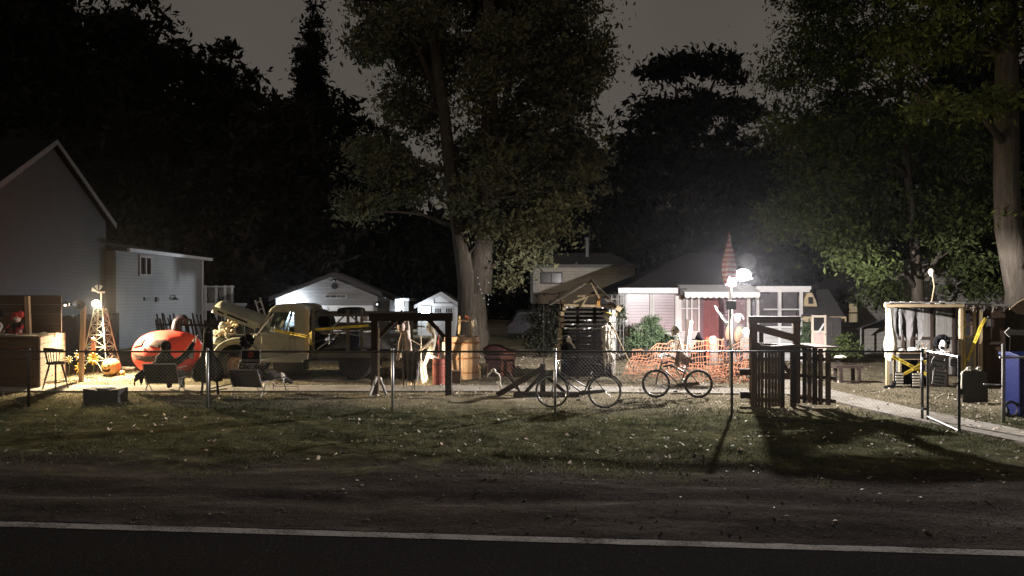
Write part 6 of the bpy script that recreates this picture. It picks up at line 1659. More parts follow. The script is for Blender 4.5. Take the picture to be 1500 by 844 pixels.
# ladder and rails behind the cab
T = Thing('ladder', 'pale wooden ladder leaning up behind the truck hood', 'ladder', onground(386, 26.5)); mb = MB()
a, b = at(374, 440, 26.5), at(383, 470, 26.5); a2, b2 = at(381, 436, 26.6), at(390, 470, 26.6)
mb.beam(a, onground(400, 26.4), .06, .04); mb.beam(a2, onground(408, 26.5), .06, .04); T.part('rail', mb, white)
mb = MB()
for k in range(8): f = .05+k*.12; mb.beam(a.lerp(onground(400, 26.4), f), a2.lerp(onground(408, 26.5), f), .03, .03)
T.part('rung', mb, white)
T = Thing('white_railing', 'low white railing section lying behind the truck hood', 'railing', onground(360, 27)); mb = MB()
mb.beam(at(341, 454, 27), at(384, 462, 27), .05, .08); mb.beam(at(345, 462, 27), at(386, 470, 27), .05, .06)
for k in range(7): mb.beam(at(345+k*6, 454+k*1.1, 27.05), at(346+k*6, 463+k*1.1, 27.05), .03, .03)
for px in (344, 382): mb.beam(at(px, 460, 27.08), onground(px, 27.08), .06, .06)
T.part('rails', mb, white)

# ================================================================ timber frame (gallows) and what hangs there
DG = 17.9
T = Thing('gallows_frame', 'dark timber gallows frame with crossbeam and diagonal braces', 'gallows', onground(602, DG))
for px in (549, 657):
    q = onground(px, DG); mb = MB(); mb.bb(q.x-.075, q.x+.075, DG-.07, DG+.07, q.z-.1, zw(470, DG)); T.part('post', mb, w_darkV)
mb = MB(); mb.bb(xw(541, DG), xw(663.5, DG), DG-.075, DG+.075, zw(470.5, DG)+.004, zw(458.5, DG)); T.part('crossbeam', mb, w_dark)
mb = MB(); mb.beam(at(555, 494, DG), at(580, 468, DG), .10, .09); mb.beam(at(651, 494, DG), at(626, 466, DG), .10, .09); T.part('brace', mb, w_dark)
mb = MB(); mb.beam(at(552, 552, DG-.1), onground(541, DG-.35), .04, .06); mb.beam(at(556, 553, DG), onground(566, DG-.1), .04, .05); mb.beam(at(660, 560, DG), onground(664, DG-.15), .035, .05); T.part('prop_stake', mb, w_grey)
mb = MB(); mb.bb(xw(555.3, DG), xw(557.2, DG), DG-.2, DG-.17, gz(-3)+.02, zw(480, DG)); T.part('lath', mb, w_tanV)
# hanging dummy behind the crossbeam
DH = 18.3
q = at(593, 515, DH)
T = Thing('hanged_doll', 'pale hanged doll with long light hair below the gallows beam', 'doll', q)
mb = MB(); mb.tube([at(593, 464, DG), at(591, 472, DH), at(590, 480, DH)], .012, 6); T.part('noose', mb, w_tan)
mb = MB(); mb.ell(at(588, 479, DH), (.10, .11, .14), 12, 9); hd = T.part('head', mb, skin, smooth=True)
mb = MB(); mb.ell(at(586, 472.5, DH-.02), (.09, .11, .08), 10, 7); mb.ell(at(587, 479, DH-.1), (.02, .02, .02), 6, 4); T.part('blindfold', mb, black, hd)
mb = dummy([('t', [at(595, 484, DH), at(597, 500, DH), at(600, 520, DH)], [.06, .085, .075]), ('t', [at(596, 488, DH), at(601, 503, DH-.05), at(601, 522, DH-.05)], [.04, .032, .026]), ('t', [at(590, 488, DH), at(585, 503, DH), at(583, 520, DH)], [.04, .03, .025])])
T.part('body', mb, skin, remesh=.014)
mb = cloth([at(592, 468, DH-.02), at(598, 470, DH), at(600, 477, DH+.03)], zw(516, DH), .05, 3, 8, .35, 14, 8, .02); T.part('hair', mb, palecloth, hd, solid=.008)
for px in (601, 583):
    mb = MB(); hand(mb, at(px, 521, DH-.05), (0, -.1, -1), 1, .13); T.part('hand', mb, skin)
# rag on the fence
mb = cloth([V3(xw(588, FD), FD-.035, ztop+.01), V3(xw(602, FD), FD-.04, ztop+.012), V3(xw(617, FD), FD-.035, ztop+.008)], zw(574, FD), -.10, 3.5, 3, .42, 34, 14, .05)
single('tattered_rag', mb, ragcloth, 'tattered grey rag draped over the fence rail below the hanged doll', 'rag', solid=.008)
mb = cloth([V3(xw(591, FD), FD+.03, ztop-.02), V3(xw(601, FD), FD+.035, ztop-.02), V3(xw(612, FD), FD+.03, ztop-.02)], zw(563, FD), .05, 2.5, 13, .5, 22, 10, .03)
single('brown_shroud', mb, basic('brown_shroud', (.12,.09,.07), .95, 0, .5, 6, .4), 'brown shroud hanging behind the tattered grey rag', 'shroud', solid=.008)
# lit figure hauling on a rope
DS = 20.2
q = onground(628, DS)
T = Thing('striding_figure', 'cream painted figure with round head pulling a rope beside the red drum', 'figure', q)
a = lambda px, py, dd=0: at(px, py, DS+dd)
mb = dummy([('t', [a(636, 490), a(635, 500), a(632, 512), a(629, 519)], [.055, .075, .085, .09]), ('t', [a(635, 486), a(635.5, 492)], [.05, .05]),
            ('t', [a(633, 497, -.08), a(625, 506, -.15), a(615, 514, -.2)], [.045, .036, .030]), ('t', [a(636, 497, .08), a(628, 505, .05), a(618, 512, -.05)], [.045, .036, .030]),
            ('t', [a(629, 520, -.05), a(641, 527, -.12), a(648, 528, -.1)], [.06, .045, .04]), ('t', [a(628, 520, .05), a(622, 535, .05), a(624, 548, .05), a(626, 556, .05)], [.06, .048, .036, .032])])
T.part('body', mb, cream, remesh=.016)
mb = MB(); mb.ell(a(632, 479), (.135, .13, .165), 16, 11, .05, 1); hd = T.part('head', mb, cream, smooth=True)
mb = MB(); mb.beam(a(622, 479, -.03), a(614, 478, -.05), .035, .035); mb.ell(a(613, 478, -.05), (.02, .03, .035), 8, 6); T.part('nose', mb, w_grey, hd)
for dd, px, py in ((-.2, 614.5, 514.5), (-.05, 617, 512.5)):
    mb = MB(); mb.ell(a(px, py, dd), (.035, .03, .025), 8, 6); hand(mb, a(px, py, dd), (-1, -.1, -.3), 1, .12, .009); T.part('hand', mb, cream)
mb = MB(); mb.ell(a(625, 557, -.02), (.06, .11, .035), 10, 6); mb.ell(a(650, 529, -.12), (.04, .06, .07), 8, 6); T.part('foot', mb, cream)
mb = MB(); mb.beam(a(616, 528, .2), onground(622, DS+.05), .07, .09); single('leaning_plank', mb, w_grey, 'dark plank leaning behind the striding cream figure', 'plank')
mb = MB(); pts = [at(596, 494, DH), at(604, 499, DS-.6), at(618, 507, DS-.2), at(632, 513, DS), at(648, 517, DS+.2)]; mb.tube(pts, .010, 5); single('rope', mb, w_pale, 'pale rope running from the hanged doll to the red drum', 'rope')
mb = MB(); q = onground(642, DS+.3); mb.cyl(q, at(642.5, 478, DS+.3), .02, n=7); single('red_pole', mb, basic('red_pole_paint', (.35,.07,.05), .5), 'thin red pole standing behind the red drum', 'pole')
mb = MB(); mb.cyl(onground(617, DS+.8), at(617, 460, DS+.8), .006, n=5); single('thin_rod', mb, steel, 'thin grey rod standing left of the cream figure', 'rod')
# red drum, cream pillar
q = onground(643, 20.0); T = Thing('red_drum', 'small red metal drum in front of the cream barrel', 'drum', q); rr_ = .165; hh_ = zw(525, 20)-q.z
mb = MB(); mb.lathe([(rr_, 0), (rr_*1.03, .01), (rr_, .03), (rr_, hh_*.33), (rr_*1.04, hh_*.35), (rr_, hh_*.37), (rr_, hh_*.66), (rr_*1.04, hh_*.68), (rr_, hh_*.7), (rr_, hh_-.02), (rr_*1.04, hh_), (rr_*.9, hh_), (rr_*.9, hh_-.03), (.001, hh_-.03)], q, 22); T.part('shell', mb, basic('red_drum_paint', (.24,.055,.035), .5, .2, .3, 6, .2), smooth=False)
mb = MB(); mb.torus(q+V3(0, 0, hh_*.8), rr_*1.05, .008, 'z', 20, 5); T.part('hoop', mb, steel_dark)
DB = 21.6
q = onground(676, DB); T = Thing('wooden_tub', 'broad staved wooden tub glowing in the warm spotlight', 'tub', q); rb = .50; hb_ = zw(493, DB)-q.z
mb = MB(); n = 22
for k in range(n):
    a0 = 2*math.pi*k/n; a1 = 2*math.pi*(k+.94)/n; vs = []
    for z, r_ in ((0, rb*.95), (hb_*.3, rb*1.02), (hb_*.6, rb*1.02), (hb_, rb*.96)):
        for rr_ in (r_, r_-.035):
            for a in (a0, a1): vs.append((q.x+rr_*math.cos(a), q.y+rr_*math.sin(a), q.z+z+(.012*math.sin(k*2.7) if z == hb_ else 0)))
    fs = []
    for j in range(3):
        b = j*4; fs += [(b, b+1, b+5, b+4), (b+3, b+2, b+6, b+7), (b+2, b, b+4, b+6), (b+1, b+3, b+7, b+5)]
    fs += [(0, 2, 3, 1), (12, 13, 15, 14)]; mb.add(vs, fs)
T.part('staves', mb, wood('tub_wood', (.40,.28,.18), axis='z'))
mb = MB()
for f in (.16, .50, .86): mb.lathe([(rb*1.0+.018, f*hb_-.02), (rb*1.0+.03, f*hb_-.02), (rb*1.0+.03, f*hb_+.02), (rb*1.0+.018, f*hb_+.02)], q, 40)
T.part('hoop', mb, basic('rusty_hoop', (.25,.12,.06), .7, .3, .4, 9, .2))
mb = MB(); mb.cyl(q+V3(0, 0, hb_-.06), q+V3(0, 0, hb_-.03), rb*.93, n=30); T.part('lid', mb, w_pale)
mb = MB(); q2 = onground(654, DB-.35); mb.tube([q2, q2+V3(0, 0, .5), q2+V3(0, 0, 1.0)], [.12, .13, .12], 14); mb.ell(q2+V3(0, 0, 1.0), (.12, .12, .05), 12, 6); single('cream_pillar', mb, palecloth, 'short cream cylinder standing at the left of the wooden tub', 'pillar', smooth=True)
mb = MB(); mb.bb(xw(648, 20.7), xw(673, 20.7)-.2, 20.6, 20.9, gz(-1.4), gz(-1.4)+.02)
T = Thing('tub_box', 'low brown box at the foot of the wooden tub', 'box', onground(668, 20.4)); mb = MB(); q3 = onground(668, 20.4); mb.bb(q3.x-.13, q3.x+.13, 20.3, 20.55, q3.z, q3.z+.30); T.part('body', mb, w_brown, bevel=.01); mb = MB(); mb.bb(q3.x-.14, q3.x+.14, 20.29, 20.56, q3.z+.303, q3.z+.325); T.part('lid', mb, w_tan)
# little wooden chair frame standing on the tub
z1 = q.z+hb_+.0; T = Thing('small_chair', 'small pale open wooden chair frame standing on the tub', 'chair', V3(xw(680, DB), DB, z1))
xx = [xw(p, DB) for p in (673, 690)]
for x in xx:
    for y in (DB-.22, DB+.1): 
        mb = MB(); mb.bb(x-.022, x+.022, y-.022, y+.022, z1, zw(471 if y < DB else 463, DB)); T.part('leg', mb, w_paleV)
mb = MB(); mb.bb(xx[0]-.02, xx[1]+.02, DB-.25, DB+.12, zw(471, DB)+.003, zw(468.5, DB)); T.part('seat', mb, w_pale)
mb = MB(); q2 = V3(xw(684.5, DB), DB-.1, zw(468.4, DB)); mb.lathe([(.05, 0), (.06, .05), (.055, .12), (.03, .13)], q2, 12); single('orange_tin', mb, basic('orange_tin', (.5,.16,.07), .5), 'small orange tin on the seat of the little chair', 'tin')
mb = cloth([at(690, 466, DB-.05), at(694, 465, DB-.08), at(698, 470, DB-.05)], zw(485, DB), .03, 2, 3, .4, 10, 6, .03); single('hung_rag', mb, palecloth, 'pale rag hanging off the right of the little chair', 'rag', solid=.01)
# right: small stool, red chest
q = onground(708, 21.2); T = Thing('wooden_stool', 'small open wooden stool between tub and red chest', 'stool', q)
mb = MB(); mb.bb(q.x-.14, q.x+.14, 21.05, 21.35, q.z+.40, q.z+.44); T.part('seat', mb, w_tan)
for sx in (-.11, .11):
    for y in (21.08, 21.32): mb = MB(); mb.bb(q.x+sx-.02, q.x+sx+.02, y-.02, y+.02, q.z, q.z+.399); T.part('leg', mb, w_tanV)
q = onground(733, 22.3); T = Thing('red_chest', 'dark red draped chest right of the wooden tub', 'chest', q)
maroon = basic('maroon_cloth', (.045,.013,.011), .85, 0, .5, 5, .4)
mb = MB(); mb.bb(q.x-.42, q.x+.42, 22.0, 22.7, q.z, q.z+.50); T.part('body', mb, maroon, bevel=.02)
mb = MB(); mb.bb(q.x-.46, q.x+.45, 21.96, 22.74, q.z+.503, q.z+.62); T.part('lid', mb, maroon, bevel=.03)
mb = MB(); mb.sheet([[(q.x-.44+.95*i/16-.05, 22.0+.6*j/8, q.z+.66+.30*math.sin(math.pi*(j/8)**.7)*(.5+.5*math.sin(math.pi*min(1, i/13)))*(1-.4*(i/16))+.03*mnoise.noise((i*.7, j*.6, 4))) for i in range(17)] for j in range(9)]); T.part('blanket', mb, maroon, solid=.03, smooth=True)
# warm spotlight on the ground behind the left post
q = onground(552, 19.0); T = Thing('ground_spotlight', 'small warm ground spotlight hidden by the left gallows post', 'lamp', q)
mb = MB(); mb.cyl(q, q+V3(0, 0, .12), .02, n=6); mb.cyl(q+V3(-.07, -.05, .2), q+V3(.07, .05, .24), .05, .085, 12); T.part('housing', mb, blackp)
mb = MB(); mb.cyl(q+V3(.071, .051, .24), q+V3(.078, .056, .243), .07, n=12); T.part('lens', mb, emit('warm_lens', (1, .75, .45), 15))
lamp('SPOT', 'ground_spot_light', q+V3(.10, .07, .26), P_SPOT, (1, .76, .50), .04, target=at(660, 525, DB), angle=50, blend=.5)
# ================================================================ middle: bone bird, timber barrier, light pole, bikes
q = onground(731, 17.9); T = Thing('skeleton_bird', 'small white skeleton flamingo standing left of the timber barrier', 'ornament', q)
a = lambda px, py, dd=0: at(px, py, 17.9+dd)
mb = MB(); mb.tube([a(722, 543), a(726, 546), a(731, 549), a(733, 556), a(731, 562)], [.02, .022, .02, .016, .02], 7)
mb.ell(a(723, 543), (.06, .045, .05), 10, 7); mb.tube([a(720, 544), a(715, 549), a(714, 553)], [.025, .018, .006], 7)
for k in range(5): mb.torus(tuple(a(730.5+k*.4, 560+k*1.3)), .05-.004*k, .006, 'z', 12, 5)
mb.tube([a(731, 566), a(734, 572), a(731, 580)], [.012, .012, .010], 6); mb.tube([a(733, 566), a(736, 571), a(735, 580)], [.012, .012, .010], 6)
for px in (731, 735): mb.tube([a(px, 580), a(px-3, 581.5)], [.008, .005], 5)
T.part('bones', mb, bone, smooth=True)
mb = MB(); mb.ell(a(722, 542.5, -.04), .014, 6, 5); T.part('eye_socket', mb, black)
for i, (pa, pb) in enumerate((((744, 544), (757, 570)), ((757, 566), (763, 578)))):
    mb = MB(); mb.beam(at(*pa, 18.2), at(*pb, 18.2), .09 if i == 0 else .05, .06); single('leaning_timber', mb, w_dark, ('short dark timber leaning behind the long sloping beam', 'stub of dark timber by the foot of the sloping beam')[i], 'timber')
q = onground(795, 17.85); T = Thing('timber_barrier', 'dark timber barrier with upright, braces and one long sloping beam', 'barrier', q)
a = lambda px, py, dd=0: at(px, py, 17.85+dd)
mb = MB(); mb.bb(q.x-.06, q.x+.06, 17.8, 17.92, q.z, zw(533, 17.85)); T.part('post', mb, w_darkV)
mb = MB(); mb.bb(xw(752, 17.85), xw(848, 17.85), 17.74, 17.9-.1, q.z, q.z+.12); T.part('base_plank', mb, w_dark)
mb = MB(); mb.beam(a(728, 579, -.12), a(797, 538, -.12), .11, .12); T.part('sloping_beam', mb, w_dark)
mb = MB(); mb.beam(a(768, 577, .03), a(794, 548, .03), .07, .08); mb.beam(a(830, 577, .03), a(797, 548, .03), .07, .08); T.part('brace', mb, w_dark)
q = onground(796.5, 22.0); T = Thing('light_pole', 'thin pole with two hanging bulbs left of the pallet shack', 'pole', q)
a = lambda px, py, dd=0: at(px, py, 22+dd)
mb = MB(); mb.tube([q, a(796.5, 445)], .018, 7); mb.tube([a(796.5, 452), a(801, 448), a(804, 455), a(804, 470)], .007, 5); mb.tube([a(796.5, 452), a(793, 448), a(791, 455), a(791, 470)], .007, 5); T.part('pole', mb, steel)
mb = MB(); mb.ell(a(795.5, 471, -.05), .028, 8, 6); mb.ell(a(804, 472), .03, 8, 6); T.part('bulb', mb, white)
T = Thing('bulb_string', 'string of unlit bulbs hung before the neighbour house wall', 'lights', at(800, 430, 44.4)); mb = MB(); mb.tube([at(783, 433, 44.5), at(797, 430, 44.4), at(810, 432, 44.4), at(822, 428, 44.4), at(840, 426, 44.4)], .02, 4); T.part('cord', mb, blackp)
mb = MB()
for px, py in ((797, 431), (819.5, 430), (786, 433)): mb.ell(at(px, py+1.5, 44.4), (.05, .05, .07), 8, 6)
T.part('bulb', mb, blackp)

def bicycle(name, label, q, rz, R_, wb, style, group='bicycles by the fence'):
    """faces -x; origin on the ground midway between the hubs; local coordinates"""
    T = Thing(name, label, 'bicycle', q, rz, local=True, group=group)
    fx, bx = -wb/2, wb/2
    framem = blackp if style == 0 else basic('cruiser_paint', (.05,.035,.03), .35)
    for x in (fx, bx):
        tw = .019 if style == 0 else .027
        mb = MB(); mb.torus((x, 0, R_), R_-tw, tw, 'y', 40, 8); wh = T.part('wheel', mb, rubber, smooth=True)
        mb = MB(); mb.torus((x, 0, R_), R_-tw*2.1, .012, 'y', 40, 6); T.part('rim', mb, chrome, wh, smooth=True)
        mb = MB(); mb.cyl((x, -.05, R_), (x, .05, R_), .022, n=10)
        for k in range(18):
            a = 2*math.pi*k/18; mb.tube([(x+.02*math.cos(a+.9), .02*(1 if k % 2 else -1), R_+.02*math.sin(a+.9)), (x+(R_-tw*2.2)*math.cos(a), 0, R_+(R_-tw*2.2)*math.sin(a))], .0014, 3, caps=False)
        T.part('spokes', mb, chrome, wh)
    bb = V3(bx-.43, 0, R_-.06); hz = R_*1.0
    seat_t = V3(bx-.56+.33*.0+.30*.3+.02, 0, hz+.44); seat_t = V3(bb.x+.16, 0, hz+.42)
    head_t = V3(fx+.14, 0, hz+.50); head_b = V3(fx+.10, 0, hz+.36)
    mb = MB(); t_ = .016
    if style == 0:
        mb.tube([head_t, head_b], t_*1.15, 8); mb.tube([head_b, bb], t_, 8); mb.tube([seat_t, bb], t_, 8)
        mb.tube([head_t+V3(0, 0, -.03), seat_t+V3(0, 0, -.03)], t_*.95, 8) if style == 2 else mb.tube([head_b+V3(.02, 0, .06), bb.lerp(seat_t, .32)], t_, 8)
    else:
        mb.tube([head_t, head_b], t_*1.15, 8)
        mb.tube([head_b, head_b+V3(.16, 0, -.10), bb+V3(-.12, 0, .14), bb], t_, 8); mb.tube([seat_t, bb], t_, 8)
        mb.tube([head_t+V3(0, 0, -.04), head_t+V3(.2, 0, .03), seat_t+V3(-.08, 0, -.05), seat_t+V3(0, 0, -.08)], t_, 8)
        mb.tube([head_t+V3(0.02, 0, -.10), head_t+V3(.2, 0, -.06), seat_t+V3(-.06, 0, -.15), seat_t+V3(-.02, 0, -.18)], t_*1.6, 8)
    for s in (-1, 1):
        mb.tube([V3(bb.x, s*.03, bb.z), V3(bx, s*.06, R_)], .010, 6); mb.tube([V3(seat_t.x-.01, s*.02, seat_t.z-.06), V3(bx, s*.06, R_)], .009, 6)
    T.part('frame', mb, framem, smooth=True)
    mb = MB()
    for s in (-1, 1): mb.tube([head_b+V3(-.01, s*.04, -.02), V3(fx+.03, s*.05, R_+.16), V3(fx, s*.05, R_)], .012, 6)
    mb.tube([head_b+V3(-.01, -.045, -.02), head_b+V3(-.01, .045, -.02)], .014, 6); T.part('fork', mb, framem)
    mb = MB(); mb.tube([head_t, head_t+V3(-.01, 0, .09), head_t+V3(-.06, 0, .11)], .012, 7)
    if style == 0: mb.tube([head_t+V3(.20, -.27, .09), head_t+V3(.06, -.27, .14), head_t+V3(-.06, -.10, .11), head_t+V3(-.06, .10, .11), head_t+V3(.06, .27, .14), head_t+V3(.20, .27, .09)], .011, 7)
    else: mb.tube([head_t+V3(.28, -.32, .10), head_t+V3(.08, -.32, .20), head_t+V3(-.05, -.12, .12), head_t+V3(-.05, .12, .12), head_t+V3(.08, .32, .20), head_t+V3(.28, .32, .10)], .011, 7)
    hb_ = T.part('handlebar', mb, chrome, smooth=True)
    mb = MB()
    for s in (-1, 1):
        e = head_t+V3(.20 if style == 0 else .28, s*(.27 if style == 0 else .32), .09); mb.tube([e+V3(-.10, 0, .035 if style == 0 else .07), e], .017, 7)
    T.part('grip', mb, black, hb_)
    mb = MB(); sp = seat_t+V3(.03, 0, .10); mb.tube([seat_t, sp], .012, 7)
    mb.ell(sp+V3(.05, 0, .03), (.11, .085, .035), 12, 7); mb.ell(sp+V3(-.07, 0, .03), (.12, .035, .025), 10, 6); T.part('saddle', mb, black, smooth=True)
    mb = MB(); mb.torus((bb.x, -.05, bb.z), .085, .008, 'y', 26, 5)
    for k in range(5): a = k*1.257; mb.tube([(bb.x, -.05, bb.z), (bb.x+.085*math.cos(a), -.05, bb.z+.085*math.sin(a))], .006, 4)
    mb.tube([(bb.x, -.05, bb.z), (bb.x-.12, -.07, bb.z-.11)], .009, 5); mb.tube([(bb.x, .05, bb.z), (bb.x+.12, .07, bb.z+.11)], .009, 5)
    mb.cyl((bb.x, -.06, bb.z), (bb.x, .06, bb.z), .022, n=8); T.part('crank', mb, chrome)
    for s, e in ((-1, (bb.x-.12, -.11, bb.z-.11)), (1, (bb.x+.12, .11, bb.z+.11))):
        mb = MB(); mb.box(e, (.09, .08, .022)); T.part('pedal', mb, black)
    mb = MB(); mb.prism([(bb.x-.1, bb.z+.07), (bb.x-.10, bb.z-.02), (bx-.05, R_-.02), (bx+.02, R_+.02), (bx-.02, R_+.05)], -.075, -.065); T.part('chain_guard', mb, framem)
    if style == 0:
        for x in (fx, bx):
            mb = MB(); mb.tube([(x+(R_+.02)*math.cos(t__), 0, R_+(R_+.02)*math.sin(t__)) for t__ in np.linspace(R(15 if x > 0 else 5), R(165 if x > 0 else 150), 16)], .014, 6); T.part('mudguard', mb, framem)
        mb = MB(); mb.box((bx+.34, 0, R_+.16), (.025, .05, .05)); T.part('reflector', mb, basic('red_reflector', (.3,.03,.02), .3))
    return T
bicycle('town_bicycle', 'tall black town bicycle standing against the fence before the pallet shack', onground(847, 16.15), R(-4), .355, 1.10, 0)
B2 = bicycle('cruiser_bicycle', 'smaller balloon tyred bicycle ridden by a skeleton', onground(992, 18.0), R(-3), .335, .985, 1)
# skeleton rider
q = onground(992, 18.0); S0 = q+V3(.26, 0, .86)
T = Thing('skeleton_rider', 'skeleton sitting on the smaller bicycle with a hand out to the bars', 'skeleton', q)
nk = at(995.5, 497, 18.0); hd = at(989.5, 484, 18.0)
skeleton(T, dict(pelvis=at(1003, 524, 18.0), neck=nk, head=hd, shL=nk+V3(-.02, -.16, -.03), shR=nk+V3(-.02, .16, -.03), elL=at(992, 512, 17.8), haL=at(1003, 519, 17.72), elR=at(985, 500, 18.2), haR=at(975, 507, 18.28),
     hipL=at(1003, 526, 17.91), hipR=at(1003, 526, 18.09), knL=at(990, 540, 17.86), ftL=at(999, 560, 17.88), knR=at(988, 536, 18.12), ftR=at(1000, 556, 18.12)), (-1, -.35, -.05), .92)
mb = cloth([at(991, 510, 17.85), at(1000, 516, 17.8), at(1012, 524, 17.85)], zw(538, 17.9), .12, 3, 4, .5, 18, 8, .05); single('rider_rag', mb, basic('striped_rag', (.42,.30,.26), .95, 0, .6, 16, .3), 'ragged pinkish cloth hanging at the hips of the skeleton rider', 'rag', solid=.008)
# ================================================================ pallet shack
DP = 21.8
T = Thing('pallet_shack', 'open shack of dark pallets under a gappy gable roof of boards', 'shack', onground(860, DP))
zb_ = gz(2.2)+.02
xl, xr = xw(822, DP), xw(896, DP)
mb = MB(); k = 15
for i in range(k):
    z = zb_+.62+i*.118
    if z > zw(449, DP): break
    mb.bb(xl, xr, DP+.0, DP+.025, z, z+(.068 if i > 5 else .11))
shackw = basic('shade_black_wood', (.007,.006,.0055), .95, 0, .4, 7, .4, .01, spec=.04); T.part('slat', mb, shackw)  # near-black slats: the shade on the front is put into the colour
mb = MB(); mb.bb(xl, xr, DP-.03, DP-.004, zb_+.05, zb_+.61); mb.bb(xl, xl+.28, DP-.03, DP-.004, zb_+.615, zb_+1.1)
T.part('lower_panel', mb, shackw)
mb = MB()
for x in (xl+.04, (xl*2+xr)/3, (xl+2*xr)/3, xr-.04): mb.bb(x-.045, x+.045, DP+.03, DP+.12, zb_, zw(449, DP))
T.part('upright', mb, w_darkV)
mb = MB()
for i in range(11):
    f = i/10; px = 818.5+7.5*f+1.2*math.sin(i*2.3); z = zb_+.45+i*.165; mb.bb(xw(px-2.3, DP), xw(px+2.3, DP), DP-.04, DP+1.2, z, z+.125)
T.part('side_panel', mb, w_paleV)
mb = MB()
for i in range(9): mb.bb(xr-.01+.01*math.sin(i*3), xr+.03, DP+.2, DP+1.3, zb_+.2+i*.2, zb_+.34+i*.2)
mb.bb(xw(892, DP), xw(901, DP), DP+.9, DP+.95, zb_, zw(460, DP)); mb.bb(xw(903, DP), xw(908, DP), DP+.9, DP+.95, zb_, zw(455, DP)); T.part('back_panel', mb, w_greyV)
mb = MB(); r = random.Random(9)
pk = at(866, 411, DP-.15)
for (ea, n) in ((at(806, 447, DP-.15), 8), (at(908, 455, DP-.15), 8)):
    for i in range(3):
        o = V3(0, .02+.42*i, r.uniform(-.02, .02)); mb.beam(pk+o, ea+o, .09, .04)
rf = T.part('rafter', mb, wood('rafter_wood', (.28,.24,.19)))
mb = MB()
for (ea, n) in ((at(806, 447, DP-.15), 9), (at(908, 455, DP-.15), 9)):
    for i in range(n):
        if (i % 4 == 2 and ea.x > pk.x): continue
        f = (i+.5)/n; c = pk.lerp(ea, f); d = (ea-pk).normalized(); mb.beam(c+V3(0, -.1, .045), c+V3(r.uniform(-.04, .04), 1.15+r.uniform(-.1, .1), .045+r.uniform(0, .03)), .13, .022, d.cross(V3(0, 1, 0)))
T.part('roof_board', mb, w_bed, rf)
mb = MB(); mb.beam(at(826, 447, DP-.08), at(900, 449, DP-.08), .05, .07); mb.beam(at(846, 434, DP-.1), at(888, 432, DP-.1), .04, .05); mb.beam(at(852, 449, DP-.12), at(864, 430, DP-.12), .03, .04); mb.beam(at(866, 414, DP-.2), at(878, 437, DP-.2), .03, .05); mb.beam(at(840, 443, DP-.16), at(858, 436, DP-.16), .03, .06); T.part('gable_board', mb, w_pale)
mb = MB(); mb.beam(at(876, 449, DP-.1), at(878, 434, DP-.1), .10, .03); T.part('gable_tag', mb, basic('orange_scrap', (.5,.26,.06), .7))
mb = MB(); mb.beam(at(905, 450, DP-.2), at(902, 463, DP-.2), .09, .04); mb.box(at(906, 452, DP-.3), (.15, .1, .14), Matrix.Rotation(R(30), 3, 'Y')); T.part('eave_block', mb, w_pale)
mb = MB(); mb.sheet([[(xw(px, DP), DP+1.15+.04*math.sin(px*.7), z__) for px in range(828, 893, 3)] for z__ in (zb_+.2, zb_+.8, zw(450, DP))])
tl = NT('gap_brightening_sheet'); tb = tl.n('ShaderNodeBsdfTranslucent'); tb.inputs[0].default_value = (.75, .74, .72, 1); td = tl.n('ShaderNodeBsdfDiffuse'); td.inputs[0].default_value = (.7, .69, .66, 1)
tm_ = tl.n('ShaderNodeMixShader', i_Fac=.5); tl.l(td.outputs[0], tm_.inputs[1]); tl.l(tb.outputs[0], tm_.inputs[2]); tl.l(tm_.outputs[0], tl.out.inputs[0])
T.part('added_back_sheet', mb, tl.m)  # unseen pale sheet, added to brighten the gaps between slats
# blade poking out in front of the shack
T = Thing('hatchet', 'pale hatchet like blade sticking out before the shack', 'hatchet', at(838, 510, DP-.2)); mb = MB(); mb.beam(at(842, 510, DP-.2), at(834, 497, DP-.2), .05, .05); mb.ell(at(833.5, 498, DP-.2), (.075, .03, .10), 8, 6); T.part('blade', mb, bone); mb = MB(); mb.beam(at(820, 505, DP-.2), at(835, 501, DP-.2), .04, .03); T.part('handle', mb, w_dark)
# cowboy skeleton
q = onground(897, 21.4); T = Thing('cowboy_skeleton', 'tall pale skeleton in a black cowboy hat leaning on a stick beside the shack', 'skeleton', q)
a = lambda px, py, dd=0: at(px, py, 21.4+dd)
nk = a(889, 476); hd = a(890, 464)
skeleton(T, dict(pelvis=a(889, 508), neck=nk, head=hd, shL=a(882, 479, -.05), shR=a(896, 479, .05), elL=a(882, 497, -.1), haL=a(888, 512, -.16), elR=a(901, 495, .0), haR=a(897, 482, -.2), hipL=a(885, 510, -.05), hipR=a(893, 510, .05),
   knL=a(908, 521, -.3), ftL=a(893, 533, -.15), knR=a(899, 528, -.1), ftR=a(898, 551, 0)), (.6, -.7, -.05), 1.15)
mb = MB(); M4 = Matrix.Translation(a(889, 459.5)) @ Matrix.Rotation(R(14), 4, 'Y'); mb = MB(M4)
mb.lathe([(.001, .15), (.07, .16), (.10, .12), (.115, .02), (.115, 0), (.22, .0), (.23, .02), (.22, .012), (.12, .012)], (0, 0, 0), 22); T.part('cowboy_hat', mb, blackp, smooth=True)
mb = MB(M4); mb.lathe([(.117, .012), (.119, .035), (.112, .04)], (0, 0, 0), 22); T.part('hat_band', mb, tape_y)
mb = cloth([a(884, 478, -.1), a(889, 477, -.12), a(895, 479, -.1)], zw(546, 21.4), .0, 2.5, 6, .35, 16, 10, .04); single('skeleton_shroud', mb, palecloth, 'long pale torn cloth hanging down the cowboy skeleton', 'cloth', solid=.008)
mb = MB(); mb.cyl(a(894, 471, -.25), onground(927, 21.2, .35), .018, n=7); single('walking_stick', mb, w_pale, 'pale stick leaning from the cowboy skeleton to the orange netting', 'stick')
mb = MB(); mb.tube([a(900, 470, .8), a(900, 500, .8)], .014, 6)
